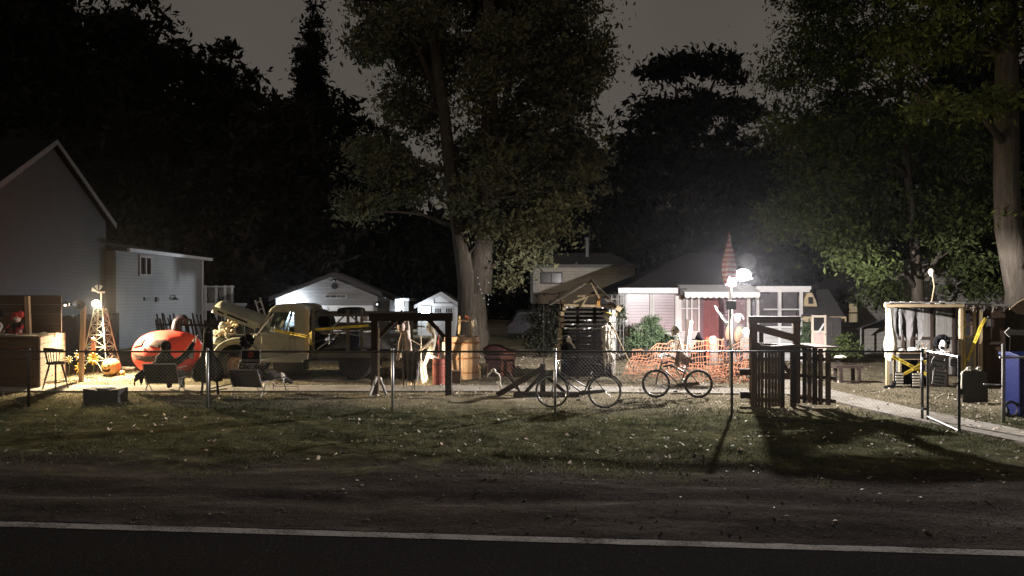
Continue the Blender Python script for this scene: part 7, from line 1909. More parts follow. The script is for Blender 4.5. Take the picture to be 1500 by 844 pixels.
for py in (472, 484, 496): mb.tube([a(897, py, .8), a(914, py+1, .8)], .012, 5)
for px in (903, 908, 913): mb.tube([a(px, 466, .8), a(px, 520, .8)], .012, 5)
single('wire_rack', mb, steel_dark, 'thin dark wire rack standing behind the cowboy skeleton', 'rack')
# ================================================================ orange safety netting
def netting(name, label, top, bot, cols, rows, seed, puff=.06, fold=0.0):
    """netting hung between a top and a bottom polyline; strands are real strips"""
    def along(P_, t_):
        P_ = [Vector(p) for p in P_]; L = [0]
        for a, b in zip(P_[:-1], P_[1:]): L.append(L[-1]+(b-a).length)
        s = t_*L[-1]
        for i in range(len(P_)-1):
            if s <= L[i+1]+1e-9: return P_[i].lerp(P_[i+1], (s-L[i])/max(1e-6, L[i+1]-L[i]))
        return P_[-1]
    G_ = []
    for j in range(rows+1):
        row = []
        for i in range(cols+1):
            u, v = i/cols, j/rows; p = along(top, u).lerp(along(bot, u), v)
            p += V3(mnoise.noise((u*6, v*2, seed)), mnoise.noise((u*5, v*3, seed+7))*1.6, mnoise.noise((u*6, v*3, seed+3)))*puff
            if fold: p += V3(fold*math.sin(v*9+u*14+seed)*.5, fold*math.sin(v*12+u*9), 0)*v
            row.append(p)
        G_.append(row)
    mb = MB(); w1, w2 = .018, .026
    for j in range(rows+1):
        for i in range(cols):
            a, b = G_[j][i], G_[j][i+1]; jn = G_[min(j+1, rows)][i]-G_[max(0, j-1)][i]
            if jn.length: jn.normalize(); mb.add([a+jn*w2*.5, b+jn*w2*.5, b-jn*w2*.5, a-jn*w2*.5], [(0, 1, 2, 3)])
    for i in range(cols+1):
        for j in range(rows):
            a, b = G_[j][i], G_[j+1][i]; k = G_[j][min(i+1, cols)]-G_[j][max(0, i-1)]
            if k.length: k.normalize(); k = k+V3(0, -.1, 0); mb.add([a+k*w1*.5, b+k*w1*.5, b-k*w1*.5, a-k*w1*.5], [(0, 1, 2, 3)])
    T = Thing(name, label, 'netting', along(bot, .5), group='orange safety netting')
    T.part('mesh', mb, orange, solid=.004); return T
orange = foliage('orange_plastic', (.40, .17, .095), (.52, .25, .15), .3)
D5 = 22.6
a = lambda px, py, d=D5: at(px, py, d)
netting('safety_netting', 'taut orange netting rising to the post of the dark scarecrow', [a(1008, 504), a(1030, 499), a(1060, 496)], [a(1004, 548), a(1030, 546), a(1060, 549)], 13, 6, 1)
netting('safety_netting', 'orange netting bunched in front of the slatted pallet booth', [a(1060, 512, 22.2), a(1080, 502, 22), a(1101, 492, 21.8)], [a(1056, 558, 22.2), a(1078, 560, 21.8), a(1102, 556, 21.6)], 10, 8, 2, .10, .06)
netting('safety_netting', 'sagging orange netting between the round shrub and the skeleton rider', [a(926, 513, 22.6), a(950, 512, 22.4), a(975, 500, 22.4), a(1008, 504)], [a(914, 548, 22.0), a(945, 548, 22.0), a(975, 550, 22), a(1006, 552, 22.2)], 19, 6, 3, .11, .04)
netting('safety_netting', 'heap of fallen orange netting on the ground behind the skeleton rider', [a(930, 530, 21.9), a(960, 528, 21.7), a(1000, 532, 21.7), a(1050, 536, 21.7)], [a(912, 553, 21.2), a(950, 552, 21.2), a(1000, 556, 21.1), a(1060, 560, 21.2)], 19, 4, 4, .13, .10)
netting('safety_netting', 'crumpled strip of orange netting at the feet of the dark scarecrow', [a(1040, 536, 21.9), a(1070, 534, 21.6), a(1098, 530, 21.5)], [a(1044, 560, 21.2), a(1070, 562, 21.2), a(1100, 561, 21.2)], 13, 5, 5, .11, .10)
for i, px in enumerate((928, 978, 1009)):
    mb = MB(); qn = onground(px, D5+.08); mb.cyl(qn, V3(qn.x, qn.y, zw((511, 499, 502)[i], D5)), .018, n=6)
    single('net_stake', mb, steel_dark, ('thin dark stake holding the left end of the netting by the shrub', 'thin dark stake holding the netting behind the rider', 'thin dark stake holding the taut netting right of the rider')[i], 'stake', group='netting stakes')
# two boards, small witch, red lantern near the door
mb = MB(); mb.beam(onground(1003, 24.5), at(1013, 470, 24.7), .09, .03, (0, 1, 0)); single('pale_board', mb, white, 'pale narrow board leaning up beside the skeleton rider', 'board')
mb = MB(); mb.beam(onground(1000, 24.4), at(1008, 468, 24.6), .10, .03, (0, 1, 0)); single('dark_board', mb, w_dark, 'dark narrow board leaning up beside the skeleton rider', 'board')
q = onground(1023, 26.0); T = Thing('witch_doll', 'squat black hatted figure standing before the red doorway', 'doll', q)
mb = MB(); mb.lathe([(.24, .0), (.27, .3), (.24, .55), (.15, .75), (.08, .82)], q, 18); T.part('robe', mb, black, smooth=True)
mb = MB(); mb.ell(q+V3(.0, -.03, .88), (.10, .1, .11), 12, 8); hdp = T.part('head', mb, basic('grey_mask', (.3,.3,.3), .6), smooth=True)
mb = MB(); mb.lathe([(.22, .94), (.21, .96), (.12, .97), (.07, 1.08), (.02, 1.2)], q, 18); T.part('hat', mb, black, hdp)
q = onground(1043, 27.6); T = Thing('glow_lantern', 'small pale ghost lantern glowing beside the red doorway', 'lantern', q)
mb = MB(); mb.lathe([(.17, 0), (.17, .5), (.15, .8), (.10, .95), (.03, 1.02)], q+V3(.06, 0, .0), 16); T.part('body', mb, basic('stone_grey', (.28,.26,.24), .8), smooth=True)
mb = MB(); mb.ell(q+V3(-.06, -.19, .86), (.10, .05, .14), 12, 9); T.part('flame_bulb', mb, emit('flame_bulb', (1, .72, .40), 4), smooth=True)
lamp('POINT', 'red_door_light', (xw(1037, 28.6), 28.9, .75), 18, (1, .07, .03), .08)
mb = MB(); qd = V3(xw(1037, 28.9), 28.98, .62); mb.ell(qd, (.06, .06, .08), 10, 7); mb.cyl(V3(qd.x, qd.y, gz(7)), qd-V3(0, 0, .06), .04, .05, 8)
single('red_bulb', mb, emit('red_bulb', (1, .09, .04), 5), 'small red bulb lighting the bungalow doorway', 'lamp')
# ================================================================ flag pole with the floodlight
DFL = 20.4
q = onground(1070.5, DFL); FP = q
T = Thing('flag_pole', 'pale pole carrying furled flag, bracket and dark box', 'pole', q)
mb = MB(); mb.cyl(q, V3(q.x, q.y, zw(442, DFL)), .045, n=10); mb.cyl(V3(q.x, q.y, zw(442, DFL)), at(1069, 345, DFL), .035, .022, 10); T.part('pole', mb, basic('pole_paint', (.66,.60,.52), .5), smooth=True)
mb = MB(); mb.tube([at(1071, 408, DFL), at(1072, 401, DFL), at(1080, 400, DFL-.05), at(1091, 401, DFL-.1), at(1092, 405, DFL-.1)], .014, 7); T.part('bracket', mb, white)
mb = MB(); mb.box(at(1071, 447, DFL-.12), (.23, .16, .24)); T.part('box', mb, blackp, bevel=.01)
fl = Thing('floodlight', 'blazing white floodlight on the bracket of the flag pole', 'lamp', at(1088, 416, DFL))
LQ = at(1089, 404, DFL-.06)
mb = MB(); mb.ell(LQ+V3(0, .10, .03), (.23, .06, .165), 24, 14); fl.part('housing', mb, blackp, bevel=.015)
mb = MB(); mb.ell(LQ+V3(0, .03, .03), (.21, .03, .15), 24, 14); fl.part('lens', mb, emit('flood_lens', (1, .98, 1), 12))
mb = MB(); mb.lathe([(.001, -.055), (.24, -.065), (.245, -.07), (.24, -.075), (.001, -.07)], LQ, 24); fl.part('reflector', mb, white)  # unseen shade plate, added to cut the upward light
mb = MB(); mb.ell(LQ+V3(0, -.0, -.09), .018, 10, 6); fl.part('bulb', mb, emit('flood_bulb', (1, .98, 1), 60))
lamp('POINT', 'floodlight_light', LQ+V3(0, -.0, -.14), P_FLOOD, (1.0, .94, .92), .055)
# luminaire distribution: strongest near the horizontal, weak straight down and upwards
ld = bpy.data.lights['floodlight_light']; ld.use_nodes = True; nt = ld.node_tree
em = next(n_x for n_x in nt.nodes if n_x.type == 'EMISSION')
ge = nt.nodes.new('ShaderNodeNewGeometry'); sx = nt.nodes.new('ShaderNodeSeparateXYZ'); rmp = nt.nodes.new('ShaderNodeValToRGB'); mr_ = nt.nodes.new('ShaderNodeMapRange')
nt.links.new(ge.outputs['Incoming'], sx.inputs[0]); nt.links.new(sx.outputs[2], mr_.inputs[0]); mr_.inputs[1].default_value = -1; mr_.inputs[2].default_value = 1
cr = rmp.color_ramp; stops = [(0, .07), (.15, .18), (.28, .55), (.38, 1.0), (.46, .60), (.545, 1.25), (.59, .22)]
while len(cr.elements) < len(stops): cr.elements.new(.5)
for e_, (p_, v_) in zip(cr.elements, stops): e_.position = p_; e_.color = (v_, v_, v_, 1)
nt.links.new(mr_.outputs[0], rmp.inputs[0]); nt.links.new(rmp.outputs[0], em.inputs['Strength'])
# furled flag
ft = NT('striped_flag_cloth'); wv = ft.n('ShaderNodeTexWave', i_Scale=2.4, i_Distortion=2.0); wv.bands_direction = 'Z'
ft.l(ft.n('ShaderNodeTexCoord').outputs['Object'], wv.inputs['Vector'])
cc = ft.ramp(wv.outputs['Fac'], [(.42, (.26, .05, .055)), (.55, (.42, .33, .32))]); ft.bsdf(cc, .85)
mb = MB(); vs = []; n = 22; zt_, zb2 = zw(340, DFL), zw(415, DFL); rows = 16
for j in range(rows+1):
    f = j/rows; r_ = .022+.125*max(0, math.sin(max(0, f-.12)*1.25*math.pi*.62))**1.2
    for k in range(n):
        a = 2*math.pi*k/n; rr = r_*(1+.32*math.sin(a*4+f*4)+.12*math.sin(a*9)); jag = .10*math.sin(a*3+1) if j == rows else 0
        vs.append((q.x-.05+.02*f+rr*math.cos(a), DFL+rr*math.sin(a)*.7, zt_+(zb2-zt_)*f+jag))
fs = [(j*n+k, j*n+(k+1) % n, (j+1)*n+(k+1) % n, (j+1)*n+k) for j in range(rows) for k in range(n)]; mb.add(vs, fs)
single('furled_flag', mb, ft.m, 'red and white striped flag furled at the top of the pole', 'flag', smooth=True)
# ================================================================ scarecrow with raised arm
DK = 23.0
q = onground(1070, DK); T = Thing('scarecrow', 'black clad scarecrow with raised skeletal arm straddling the orange netting', 'scarecrow', q)
a = lambda px, py, dd=0: at(px, py, DK+dd)
mb = dummy([('t', [a(1074, 512), a(1075, 496), a(1077, 480), a(1077, 470)], [.20, .18, .18, .10]),
            ('t', [a(1071, 477), a(1064, 474), a(1057, 463), a(1051, 456)], [.09, .075, .06, .045]),
            ('t', [a(1068, 512), a(1064, 530), a(1059, 552), a(1057, 559)], [.13, .11, .09, .08]), ('t', [a(1082, 512), a(1085, 528, -.05), a(1083, 545), a(1084, 559)], [.13, .11, .085, .08]),
            ('t', [a(1083, 476), a(1090, 482, -.1), a(1093, 490, -.15)], [.08, .065, .05])])
T.part('clothing', mb, basic('scarecrow_black', (.022,.018,.018), .85, 0, .4, 9, .4), remesh=.02)
mb = MB(); mb.ell(a(1080, 467, -.03), (.10, .11, .13), 12, 9, .08, 4); hdp = T.part('head', mb, skin, smooth=True)
mb = MB(); mb.ell(a(1081, 462.5, -.03), (.13, .13, .07), 12, 8, .25, 2, 3); mb.tube([a(1086, 463), a(1090, 468)], [.05, .02], 7); T.part('hair', mb, basic('grey_hair', (.14,.14,.135), .9), hdp)
mb = MB(); mb.ell(a(1067, 487, -.18), (.10, .07, .25), 14, 10, M=Matrix.Rotation(R(8), 3, 'Y')); mb.ell(a(1081, 490, -.22), (.12, .08, .25), 14, 10, M=Matrix.Rotation(R(12), 3, 'Y')); T.part('vest_panel', mb, basic('tan_vest', (.13,.07,.04), .8, 0, .35, 6, .3), smooth=True)
mb = MB(); hand(mb, a(1051, 456), V3(-.35, -.1, .9), 1, .2, .012); bonetube(mb, a(1057, 463, -.06), a(1051, 456, -.02), .018); mb.tube([a(1056, 464, -.08), a(1062, 471, -.1), a(1070, 474, -.14)], .012, 6); T.part('hand', mb, bone)
for px in (1056, 1084):
    mb = MB(); mb.ell(a(px-1, 560, -.06), (.07, .14, .05), 10, 7); T.part('boot', mb, blackp)
skull(T, a(1093, 487, -.25), .125, (.5, -.8, -.15), m=white)
# ================================================================ pallet booth in front of the walk
DB2 = 16.7
T = Thing('slatted_booth', 'tall dark booth of upright pallet slats with open framed top', 'booth', onground(1150, DB2))
z0 = gz(6)+.01
x = lambda px, d=DB2: xw(px, d)
z = lambda py, d=DB2: zw(py, d)
db = DB2+.55
# tall back frame
mb = MB(); mb.bb(xw(1099, db), xw(1109.5, db), db, db+.09, z0, zw(464, db)); mb.bb(xw(1162, db), xw(1172.5, db), db, db+.09, z0, zw(464, db)); T.part('post', mb, w_brownV)
mb = MB(); mb.bb(xw(1099, db)-.01, xw(1173, db), db-.012, db+.10, zw(473.5, db)+.002, zw(463.5, db)); mb.beam(at(1108, 480, db+.03), at(1170, 497, db+.03), .05, .16); mb.bb(xw(1109.5, db), xw(1162, db), db+.01, db+.07, zw(514, db), zw(505, db))
mb.bb(xw(1110, db), xw(1162, db), db+.01, db+.07, z(556, db), z(546, db)); T.part('frame_rail', mb, w_brown)
mb = MB(); mb.beam(at(1100, 507, DB2+.1), at(1143, 512, DB2+.1), .05, .10); mb.beam(at(1100, 503, DB2+.3), at(1140, 506, DB2+.3), .05, .05); T.part('rail', mb, w_brown)
# front left slats
mb = MB(); r = random.Random(12); px = 1101.
while px < 1142:
    w_ = r.uniform(4.2, 5.4); mb.bb(x(px), x(px+w_-.7), DB2, DB2+.022, z0+r.uniform(-.01, .02), z(516+r.uniform(-1, 1))); px += w_+(.9 if 1112 < px < 1118 else 0)
T.part('slat', mb, w_brownV)
mb = MB()
for py in (524, 584): mb.bb(x(1101), x(1142), DB2+.026, DB2+.07, z(py+5), z(py))
T.part('batten', mb, w_dark)
mb = MB(); mb.bb(x(1087), x(1102), DB2+.12, DB2+.2, z(551), z(541.5)); mb.bb(x(1088), x(1102), DB2+.12, DB2+.2, z(585), z(575.5)); T.part('stub_rail', mb, w_dark)
# slanting right panel running back and in
ra, rb2 = at(1166, 596, DB2+.3), at(1221, 596, DB2-.05); ra.z = z0; rb2.z = z0
ra = V3(xw(1164, DB2+.75), DB2+.75, z0); rb2 = V3(x(1222), DB2-.02, z0)
dv = (rb2-ra); L = dv.length; dv.normalize(); nv = V3(-dv.y, dv.x, 0); zt_ = z(511); mb = MB(); s_ = 0; i = 0
rot = Matrix.Rotation(math.atan2(dv.y, dv.x), 3, 'Z')
while s_ < L-.05:
    w_ = (.13, .10, .10, .12, .10, .12, .16)[i % 7]; gap = (.07, .02, .02, .025, .07, .06, .02)[i % 7]; c = ra+dv*(s_+w_/2)+V3(0, 0, (zt_-z0)/2); mb.box(c, (w_, .022, zt_-z0-.03*(i % 3)), rot); s_ += w_+gap; i += 1
T.part('slat', mb, w_darkV)
mb = MB()
for h_ in (.12, .62, 1.02): mb.beam(ra+V3(0, 0, h_)+nv*.04, rb2+V3(0, 0, h_)+nv*.04, .04, .08)
T.part('batten', mb, w_dark)
mb = MB(); mb.add([(x(1138), DB2-.05, zt_+.02), (rb2.x+.05, DB2-.1, zt_+.02), (ra.x+.35, DB2+.9, zt_+.04), (x(1120), DB2+.6, zt_+.04), (x(1138), DB2-.05, zt_+.05), (rb2.x+.05, DB2-.1, zt_+.05), (ra.x+.35, DB2+.9, zt_+.07), (x(1120), DB2+.6, zt_+.07)], [(0, 1, 2, 3), (7, 6, 5, 4), (0, 4, 5, 1), (1, 5, 6, 2), (2, 6, 7, 3), (3, 7, 4, 0)]); T.part('shelf', mb, w_brown)
mb = MB(); mb.bb(x(1144), x(1150), DB2+.02, DB2+.08, z0, z(516)); mb.bb(x(1160), x(1168), DB2+.05, DB2+.12, z0, z(514)); mb.beam(at(1144, 527, DB2+.3), at(1156, 547, DB2+.3), .04, .07); mb.beam(at(1165, 525, DB2+.3), at(1156, 543, DB2+.3), .04, .07); T.part('post', mb, w_darkV)
mb = MB(); mb.beam(at(1145, 600, DB2-.4), at(1160, 612, DB2-.7), .10, .03); single('ground_board', mb, w_grey, 'short grey board lying on the grass before the slatted booth', 'board')
# dark bench behind it
q = onground(1241, 22.0); T = Thing('low_bench', 'low dark bench between slatted booth and shack', 'bench', q)
mb = MB(); mb.bb(q.x-.40, q.x+.38, 21.8, 22.3, q.z+.42, q.z+.50); T.part('seat', mb, w_dark)
for sx in (-.24, .27):
    for y in (21.84, 22.24): mb = MB(); mb.bb(q.x+sx-.04, q.x+sx+.04, y-.04, y+.04, q.z, q.z+.419); T.part('leg', mb, w_darkV)
mb = MB(); mb.beam(q+V3(-.24, -.2, .05), q+V3(.27, -.2, .05), .03, .05); T.part('stretcher', mb, w_dark)
mb = MB(); mb.ell(at(1231, 523, 22), (.17, .12, .05), 10, 7, .3, 2); single('pale_bundle', mb, palecloth, 'pale crumpled bundle at the left end of the low bench', 'bundle')
# ================================================================ makeshift shack on the right
DS = 21.4
T = Thing('makeshift_shack', 'open fronted makeshift shack with pale frame and dark boarded right wall', 'shack', onground(1385, DS+.8))
z0 = gz(11)
x = lambda px, d=DS: xw(px, d)
z = lambda py, d=DS: zw(py, d)
back = DS+3.0
mb = MB(); mb.bb(x(1295.5), x(1411), DS-.06, DS+.03, z(450), z(444.5)); mb.beam((x(1298.5), DS+.05, z(447.6)), (xw(1300, back), back, z(449)), .06, .06); T.part('roof_beam', mb, w_pale)
mb = MB(); mb.add([(x(1294), DS-.1, z(444.3)), (x(1412), DS-.1, z(443.6)), (xw(1412, back), back+.1, z(447)), (xw(1298, back), back+.1, z(447)), (x(1294), DS-.1, z(444.3)+.03), (x(1412), DS-.1, z(443.6)+.03), (xw(1412, back), back+.1, z(447)+.03), (xw(1298, back), back+.1, z(447)+.03)], [(0, 1, 2, 3), (7, 6, 5, 4), (0, 4, 5, 1), (1, 5, 6, 2), (2, 6, 7, 3), (3, 7, 4, 0)])
mb.bb(x(1412)+.01, x(1480), DS+.02, back+.1, z(451), z(446)); rf = T.part('roof', mb, w_grey)
mb = MB(); r = random.Random(1)
for k in range(16): mb.box((x(1298+k*7.3), DS-.07, z(443.5)+r.uniform(-.01, .02)), (.12, .05, r.uniform(.02, .05)))
T.part('roof_edge', mb, white, rf)
mb = MB(); mb.bb(x(1298.5), x(1302.5), DS-.02, DS+.06, z0, z(450)); mb.bb(x(1406), x(1410.5), DS-.02, DS+.06, z0, z(450)); mb.bb(x(1312), x(1315), DS+.1, DS+.15, z0, z(516)); T.part('post', mb, w_paleV)
mb = MB(); px = 1299.; r = random.Random(5)
while px < 1409:
    w_ = r.uniform(7, 11); mb.bb(xw(px, back), xw(px+w_-.4, back), back, back+.03, z0, zw(450, back)); px += w_
T.part('back_wall', mb, w_greyV)
mb = MB(); mb.bb(xw(1299, back), xw(1409, back), back-.05, back-.003, zw(497, back), zw(493.5, back))
for px in (1320, 1333, 1362, 1394): mb.bb(xw(px, back), xw(px+4, back), back-.055, back-.006, z0, zw(450, back))
mb.bb(xw(1324, back), xw(1338, back), back-.045, back-.004, zw(480, back), zw(476, back)); mb.bb(xw(1394, back), xw(1409, back), back-.045, back-.004, zw(480, back), zw(476, back)); T.part('wall_frame', mb, w_dark)
mb = MB(); mb.bb(xw(1322, back), xw(1334, back), back-.03, back-.002, zw(475.8, back), zw(462, back)); T.part('window', mb, blackp)
mb = MB()
for px in (1330.5, 1387, 1366):
    for k in range(16 if px != 1366 else 9): mb.torus((x(px)+.004*(k % 2), DS+.5, z(452)-k*.038), .014, .0045, 'x' if k % 2 else 'y', 8, 4)
T.part('chain', mb, steel)
# right wall: door frame and dark boards
mb = MB()
for a_, b_ in ((1412.5, 1416), (1428, 1432), (1437, 1441.5)): mb.bb(x(a_), x(b_), DS+.06, DS+.12, z0, z(452))
for py in (452, 474, 492): mb.bb(x(1416), x(1428), DS+.065, DS+.115, z(py+3), z(py))
T.part('door_frame', mb, w_paleV)
mb = MB(); mb.bb(x(1416.2), x(1427.8), DS+.09, DS+.1, z0, z(495.2)); T.part('door_panel', mb, w_greyV)
mb = MB(); mb.bb(x(1432.2), x(1436.8), DS+.13, DS+.16, z0, z(452)); mb.bb(x(1416.2), x(1427.8), DS+.20, DS+.22, z(492), z(455)); T.part('dark_gap', mb, room_dark)
mb = MB(); px = 1441.6
while px < 1474: mb.bb(x(px), x(px+5.5), DS+.10, DS+.13, z0, z(452)); px += 5.8
for k in range(9): mb.bb(x(1475.5), x(1476.5), DS+.1+k*.2, DS+.29+k*.2, z0, z(452))
T.part('side_wall', mb, wood('dark_red_wood', (.06,.038,.028), axis='z'))
mb = MB(); mb.bb(x(1441.8), x(1475), DS+.06, DS+.097, z(505), z(501)); T.part('wall_batten', mb, w_dark)
T2 = Thing('wall_lantern', 'small square lantern on the dark boarded wall of the shack', 'lantern', V3(x(1449.5), DS+.03, z(481))); mb = MB(); c = V3(x(1449.5), DS+.03, z(472))
for sx in (-1, 1): mb.box(c+V3(sx*.055, 0, 0), (.014, .06, .24))
mb.box(c+V3(0, 0, .125), (.14, .08, .02)); mb.box(c-V3(0, 0, .125), (.14, .08, .02)); mb.ell(c+V3(0, 0, .15), (.05, .03, .03), 8, 5); T2.part('case', mb, blackp)
mb = MB(); mb.box(c+V3(0, 0, -.01), (.09, .03, .2)); T2.part('pane', mb, white)
mb = cloth([V3(x(1352), DS+1.6, z(449)), V3(x(1366), DS+1.62, z(451)), V3(x(1392), DS+1.55, z(449))], zw(502, DS+1.6), .1, 3, 9, .35, 26, 10, .06)
single('hanging_sheet', mb, basic('grey_gauze', (.11,.107,.105), .95, 0, .45, 4, .4), 'ragged grey sheet hanging from the shack ceiling behind the wigged bust', 'sheet', solid=.006)
mb = cloth([V3(x(1412), DS-.1, z(447)), V3(x(1440), DS-.1, z(448)), V3(x(1474), DS-.08, z(449))], z(458), 0, 4, 5, .7, 40, 5, .02)
single('ragged_valance', mb, basic('dark_rag', (.10,.085,.07), .95, 0, .5, 6, .4), 'ragged dark fringe hanging along the eave of the boarded shack wall', 'cloth', solid=.006)
# draped pale cloth at the left post
mb = MB(); prof = [(.03, 0), (.05, -.25), (.07, -.5), (.12, -.75), (.16, -1.0), (.13, -1.2), (.12, -1.35), (.05, -1.42)]; n = 18; vs = []; c = V3(x(1302), DS-.08, z(452))
for j, (r_, h_) in enumerate(prof):
    for k in range(n):
        a_ = 2*math.pi*k/n; rr = r_*(1+.22*math.sin(a_*5+j*.4)+.1*math.sin(a_*3+j)); vs.append((c.x+rr*math.cos(a_)*1.1, c.y+rr*.7*math.sin(a_), c.z+h_+.04*math.sin(a_*4)*(j == 7)))
fs = [(j*n+k, j*n+(k+1) % n, (j+1)*n+(k+1) % n, (j+1)*n+k) for j in range(len(prof)-1) for k in range(n)]; fs += [tuple(range(n)), tuple(range(7*n, 8*n))[::-1]]; mb.add(vs, fs)
single('tied_curtain', mb, palecloth, 'pale cloth tied and bulging at the left post of the shack', 'curtain', smooth=True)
# table with bundles
q = onground(1340, DS-.1); T = Thing('work_table', 'table with black skirt crossed by caution tape inside the shack front', 'table', q)
zt_ = z(517)
mb = MB(); mb.bb(x(1308), x(1372), DS-.35, DS+.45, zt_, zt_+.045); T.part('tabletop', mb, w_tan)
mb = MB()
mb.sheet([[(x(1312)+(x(1368)-x(1312))*i/30, DS-.24+.02*math.sin(i*1.7)*f, z0+.06+(zt_-.10-z0-.06)*(1-f)) for i in range(31)] for f in (0, .3, .6, 1)]); T.part('skirt', mb, black, solid=.006)
mb = MB(); mb.bb(x(1308.5), x(1372), DS-.34, DS-.30, zt_-.14, zt_-.004); T.part('apron', mb, blackp)
mb = MB(); mb.bb(x(1309), x(1370), DS-.36, DS-.343, zt_-.16, zt_-.142); T.part('edge_strip', mb, w_pale)
for sx in (1309.5, 1336.5, 1369):
    mb = MB(); mb.bb(x(sx), x(sx+2.6), DS-.31, DS-.26, z0, zt_-.145); T.part('leg', mb, w_paleV)
tape('caution_tape', [at(1308, 522, DS-.37), at(1332, 535, DS-.37), at(1366, 553, DS-.37)], .085, 'caution tape slanting down to the right across the black table skirt', seed=4)
tape('caution_tape', [at(1313, 555, DS-.38), at(1335, 542, DS-.38), at(1367, 524, DS-.38)], .085, 'caution tape slanting up to the right across the black table skirt', seed=5)
tape('caution_tape', [at(1444, 466, DS+.02), at(1436, 480, DS+.02), at(1417, 529, DS+.0)], .085, 'caution tape slanting down across the shack door', seed=6, twist=.3)
tape('caution_tape', [at(1412.5, 456, DS+.03), at(1412.5, 500, DS+.03), at(1414, 545, DS+.02)], .05, 'caution tape hanging straight down beside the shack door', seed=7, twist=.8)
for i, (pa, pb) in enumerate(((1313, 1324), (1329, 1345))):
    mb = MB(); c0, c1 = at(pa, 513, DS-.1), at(pb, 513, DS-.1); mb.tube([c0, c0.lerp(c1, .15), c0.lerp(c1, .5), c0.lerp(c1, .85), c1], [.05, .075, .08, .075, .05], 12); single('wrapped_bundle', mb, white, ('left one of two white wrapped bundles on the shack table', 'right one of two white wrapped bundles on the shack table')[i], 'bundle', smooth=True)
mb = MB(); r = random.Random(4)
for k in range(5): p0 = at(1348+k*4, 513+r.uniform(-1, 1), DS-.15); bonetube(mb, p0, p0+V3(r.uniform(-.12, .12), r.uniform(-.1, .1), r.uniform(-.01, .05)), .013)
single('table_bones', mb, bone, 'small pile of bones on the shack table', 'bones')
T = Thing('table_flowers', 'small dark bunch of dried flowers on the shack table', 'flowers', at(1353, 514, DS)); mb = MB(); r = random.Random(2); c = at(1353, 504, DS)
for k in range(14): d = V3(r.gauss(0, .05), r.gauss(0, .05), r.gauss(0, .05)); mb.tube([c-V3(0, 0, .2), c+d], .004, 4); mb.ell(c+d, (.022, .022, .018), 6, 4)
T.part('blooms', mb, basic('dried_bloom', (.2,.15,.11), .9)); mb = MB(); mb.lathe([(.05, 0), (.06, .08), (.04, .14)], c-V3(0, 0, .24), 12); T.part('vase', mb, trimw)
# wigged bust
c = at(1381, 506, DS-.1); T = Thing('wigged_bust', 'pale faced bust in a big black wig behind the open gate', 'bust', c-V3(0, 0, .3))
mb = MB(); mb.ell(c, (.11, .11, .15), 14, 10); mb.tube([c-V3(0, 0, .1), c-V3(0, 0, .24)], [.06, .08], 10); hdp = T.part('head', mb, white, smooth=True)
mb = MB(); r = random.Random(7)
for k in range(70):
    d = V3(r.gauss(0, 1), abs(r.gauss(0, .9))-.15, r.gauss(.35, .9)).normalized(); mb.ell(c+V3(d.x*.17, d.y*.15+.03, d.z*.17+.07), r.uniform(.045, .075), 7, 5)
T.part('wig', mb, black, hdp)
mb = MB()
for sx in (-.035, .035): mb.ell(c+V3(sx, -.095, .02), (.02, .02, .014), 6, 5)
T.part('eyes', mb, black, hdp)
mb = MB()
for k in range(7): a_ = R(-70+k*23); mb.ell(c+V3(.17*math.sin(a_), -.10*math.cos(a_)-.02, -.2), (.05, .03, .05), 8, 5, M=Matrix.Rotation(a_, 3, 'Y'))
T.part('collar', mb, palecloth); mb = MB(); mb.lathe([(.16, -.32), (.15, -.26), (.07, -.22)], c, 14); T.part('shoulders', mb, black, smooth=True)
mb = MB(); qx = onground(1376, DS-.5); mb.bb(qx.x-.28, qx.x+.26, qx.y, qx.y+.35, qx.z+.05, zw(520, qx.y)); single('black_crate', mb, w_darkV, 'tall black crate under the wigged bust', 'crate', bevel=.01)
# slatted crates under the table
for i, (p0, p1) in enumerate(((1312, 1323), (1337, 1347))):
    qx = onground((p0+p1)/2, DS-.45); T = Thing('slatted_crate', ('small slatted crate at the left foot of the table, under the tape', 'small slatted crate right of the dark gap under the table')[i], 'crate', qx)
    mb = MB(); w_ = xw(p1, qx.y)-xw(p0, qx.y)
    for k in range(5): mb.bb(qx.x-w_/2, qx.x+w_/2, qx.y-.01, qx.y+.01, qx.z+.04+k*.075, qx.z+.08+k*.075)
    T.part('slat', mb, palecloth); mb = MB(); mb.bb(qx.x-w_/2+.01, qx.x+w_/2-.01, qx.y+.012, qx.y+.12, qx.z, qx.z+.40); T.part('box', mb, black)
T = Thing('black_boot', 'dark shoe lying at the foot of the left shack post', 'shoe', onground(1305, DS-.7)); mb = MB(); qx = onground(1305, DS-.7); mb.ell(qx+V3(-.05, 0, .04), (.15, .06, .045), 10, 7); mb.tube([qx+V3(.06, 0, .05), qx+V3(.10, 0, .18)], [.06, .05], 8); T.part('upper', mb, black, smooth=True); mb = MB(); mb.bb(qx.x-.18, qx.x+.12, qx.y-.05, qx.y+.05, qx.z, qx.z+.015); T.part('sole', mb, rubber)
# bones on the ground by the gate
T = Thing('ground_bones', 'scattered white bones on the ground behind the open gate', 'bones', onground(1384, 17.2)); mb = MB()
for (pa, pb) in (((1370, 584), (1382, 578)), ((1382, 578), (1394, 579)), ((1391, 577), (1389, 586)), ((1395, 578), (1399, 584))): 
    a_ = at(*pa, 17.4); b_ = at(*pb, 17.4); a_.z = max(a_.z, gz(9.8)+.03); b_.z = max(b_.z, gz(9.8)+.05); bonetube(mb, a_, b_, .016)
T.part('bone', mb, bone)
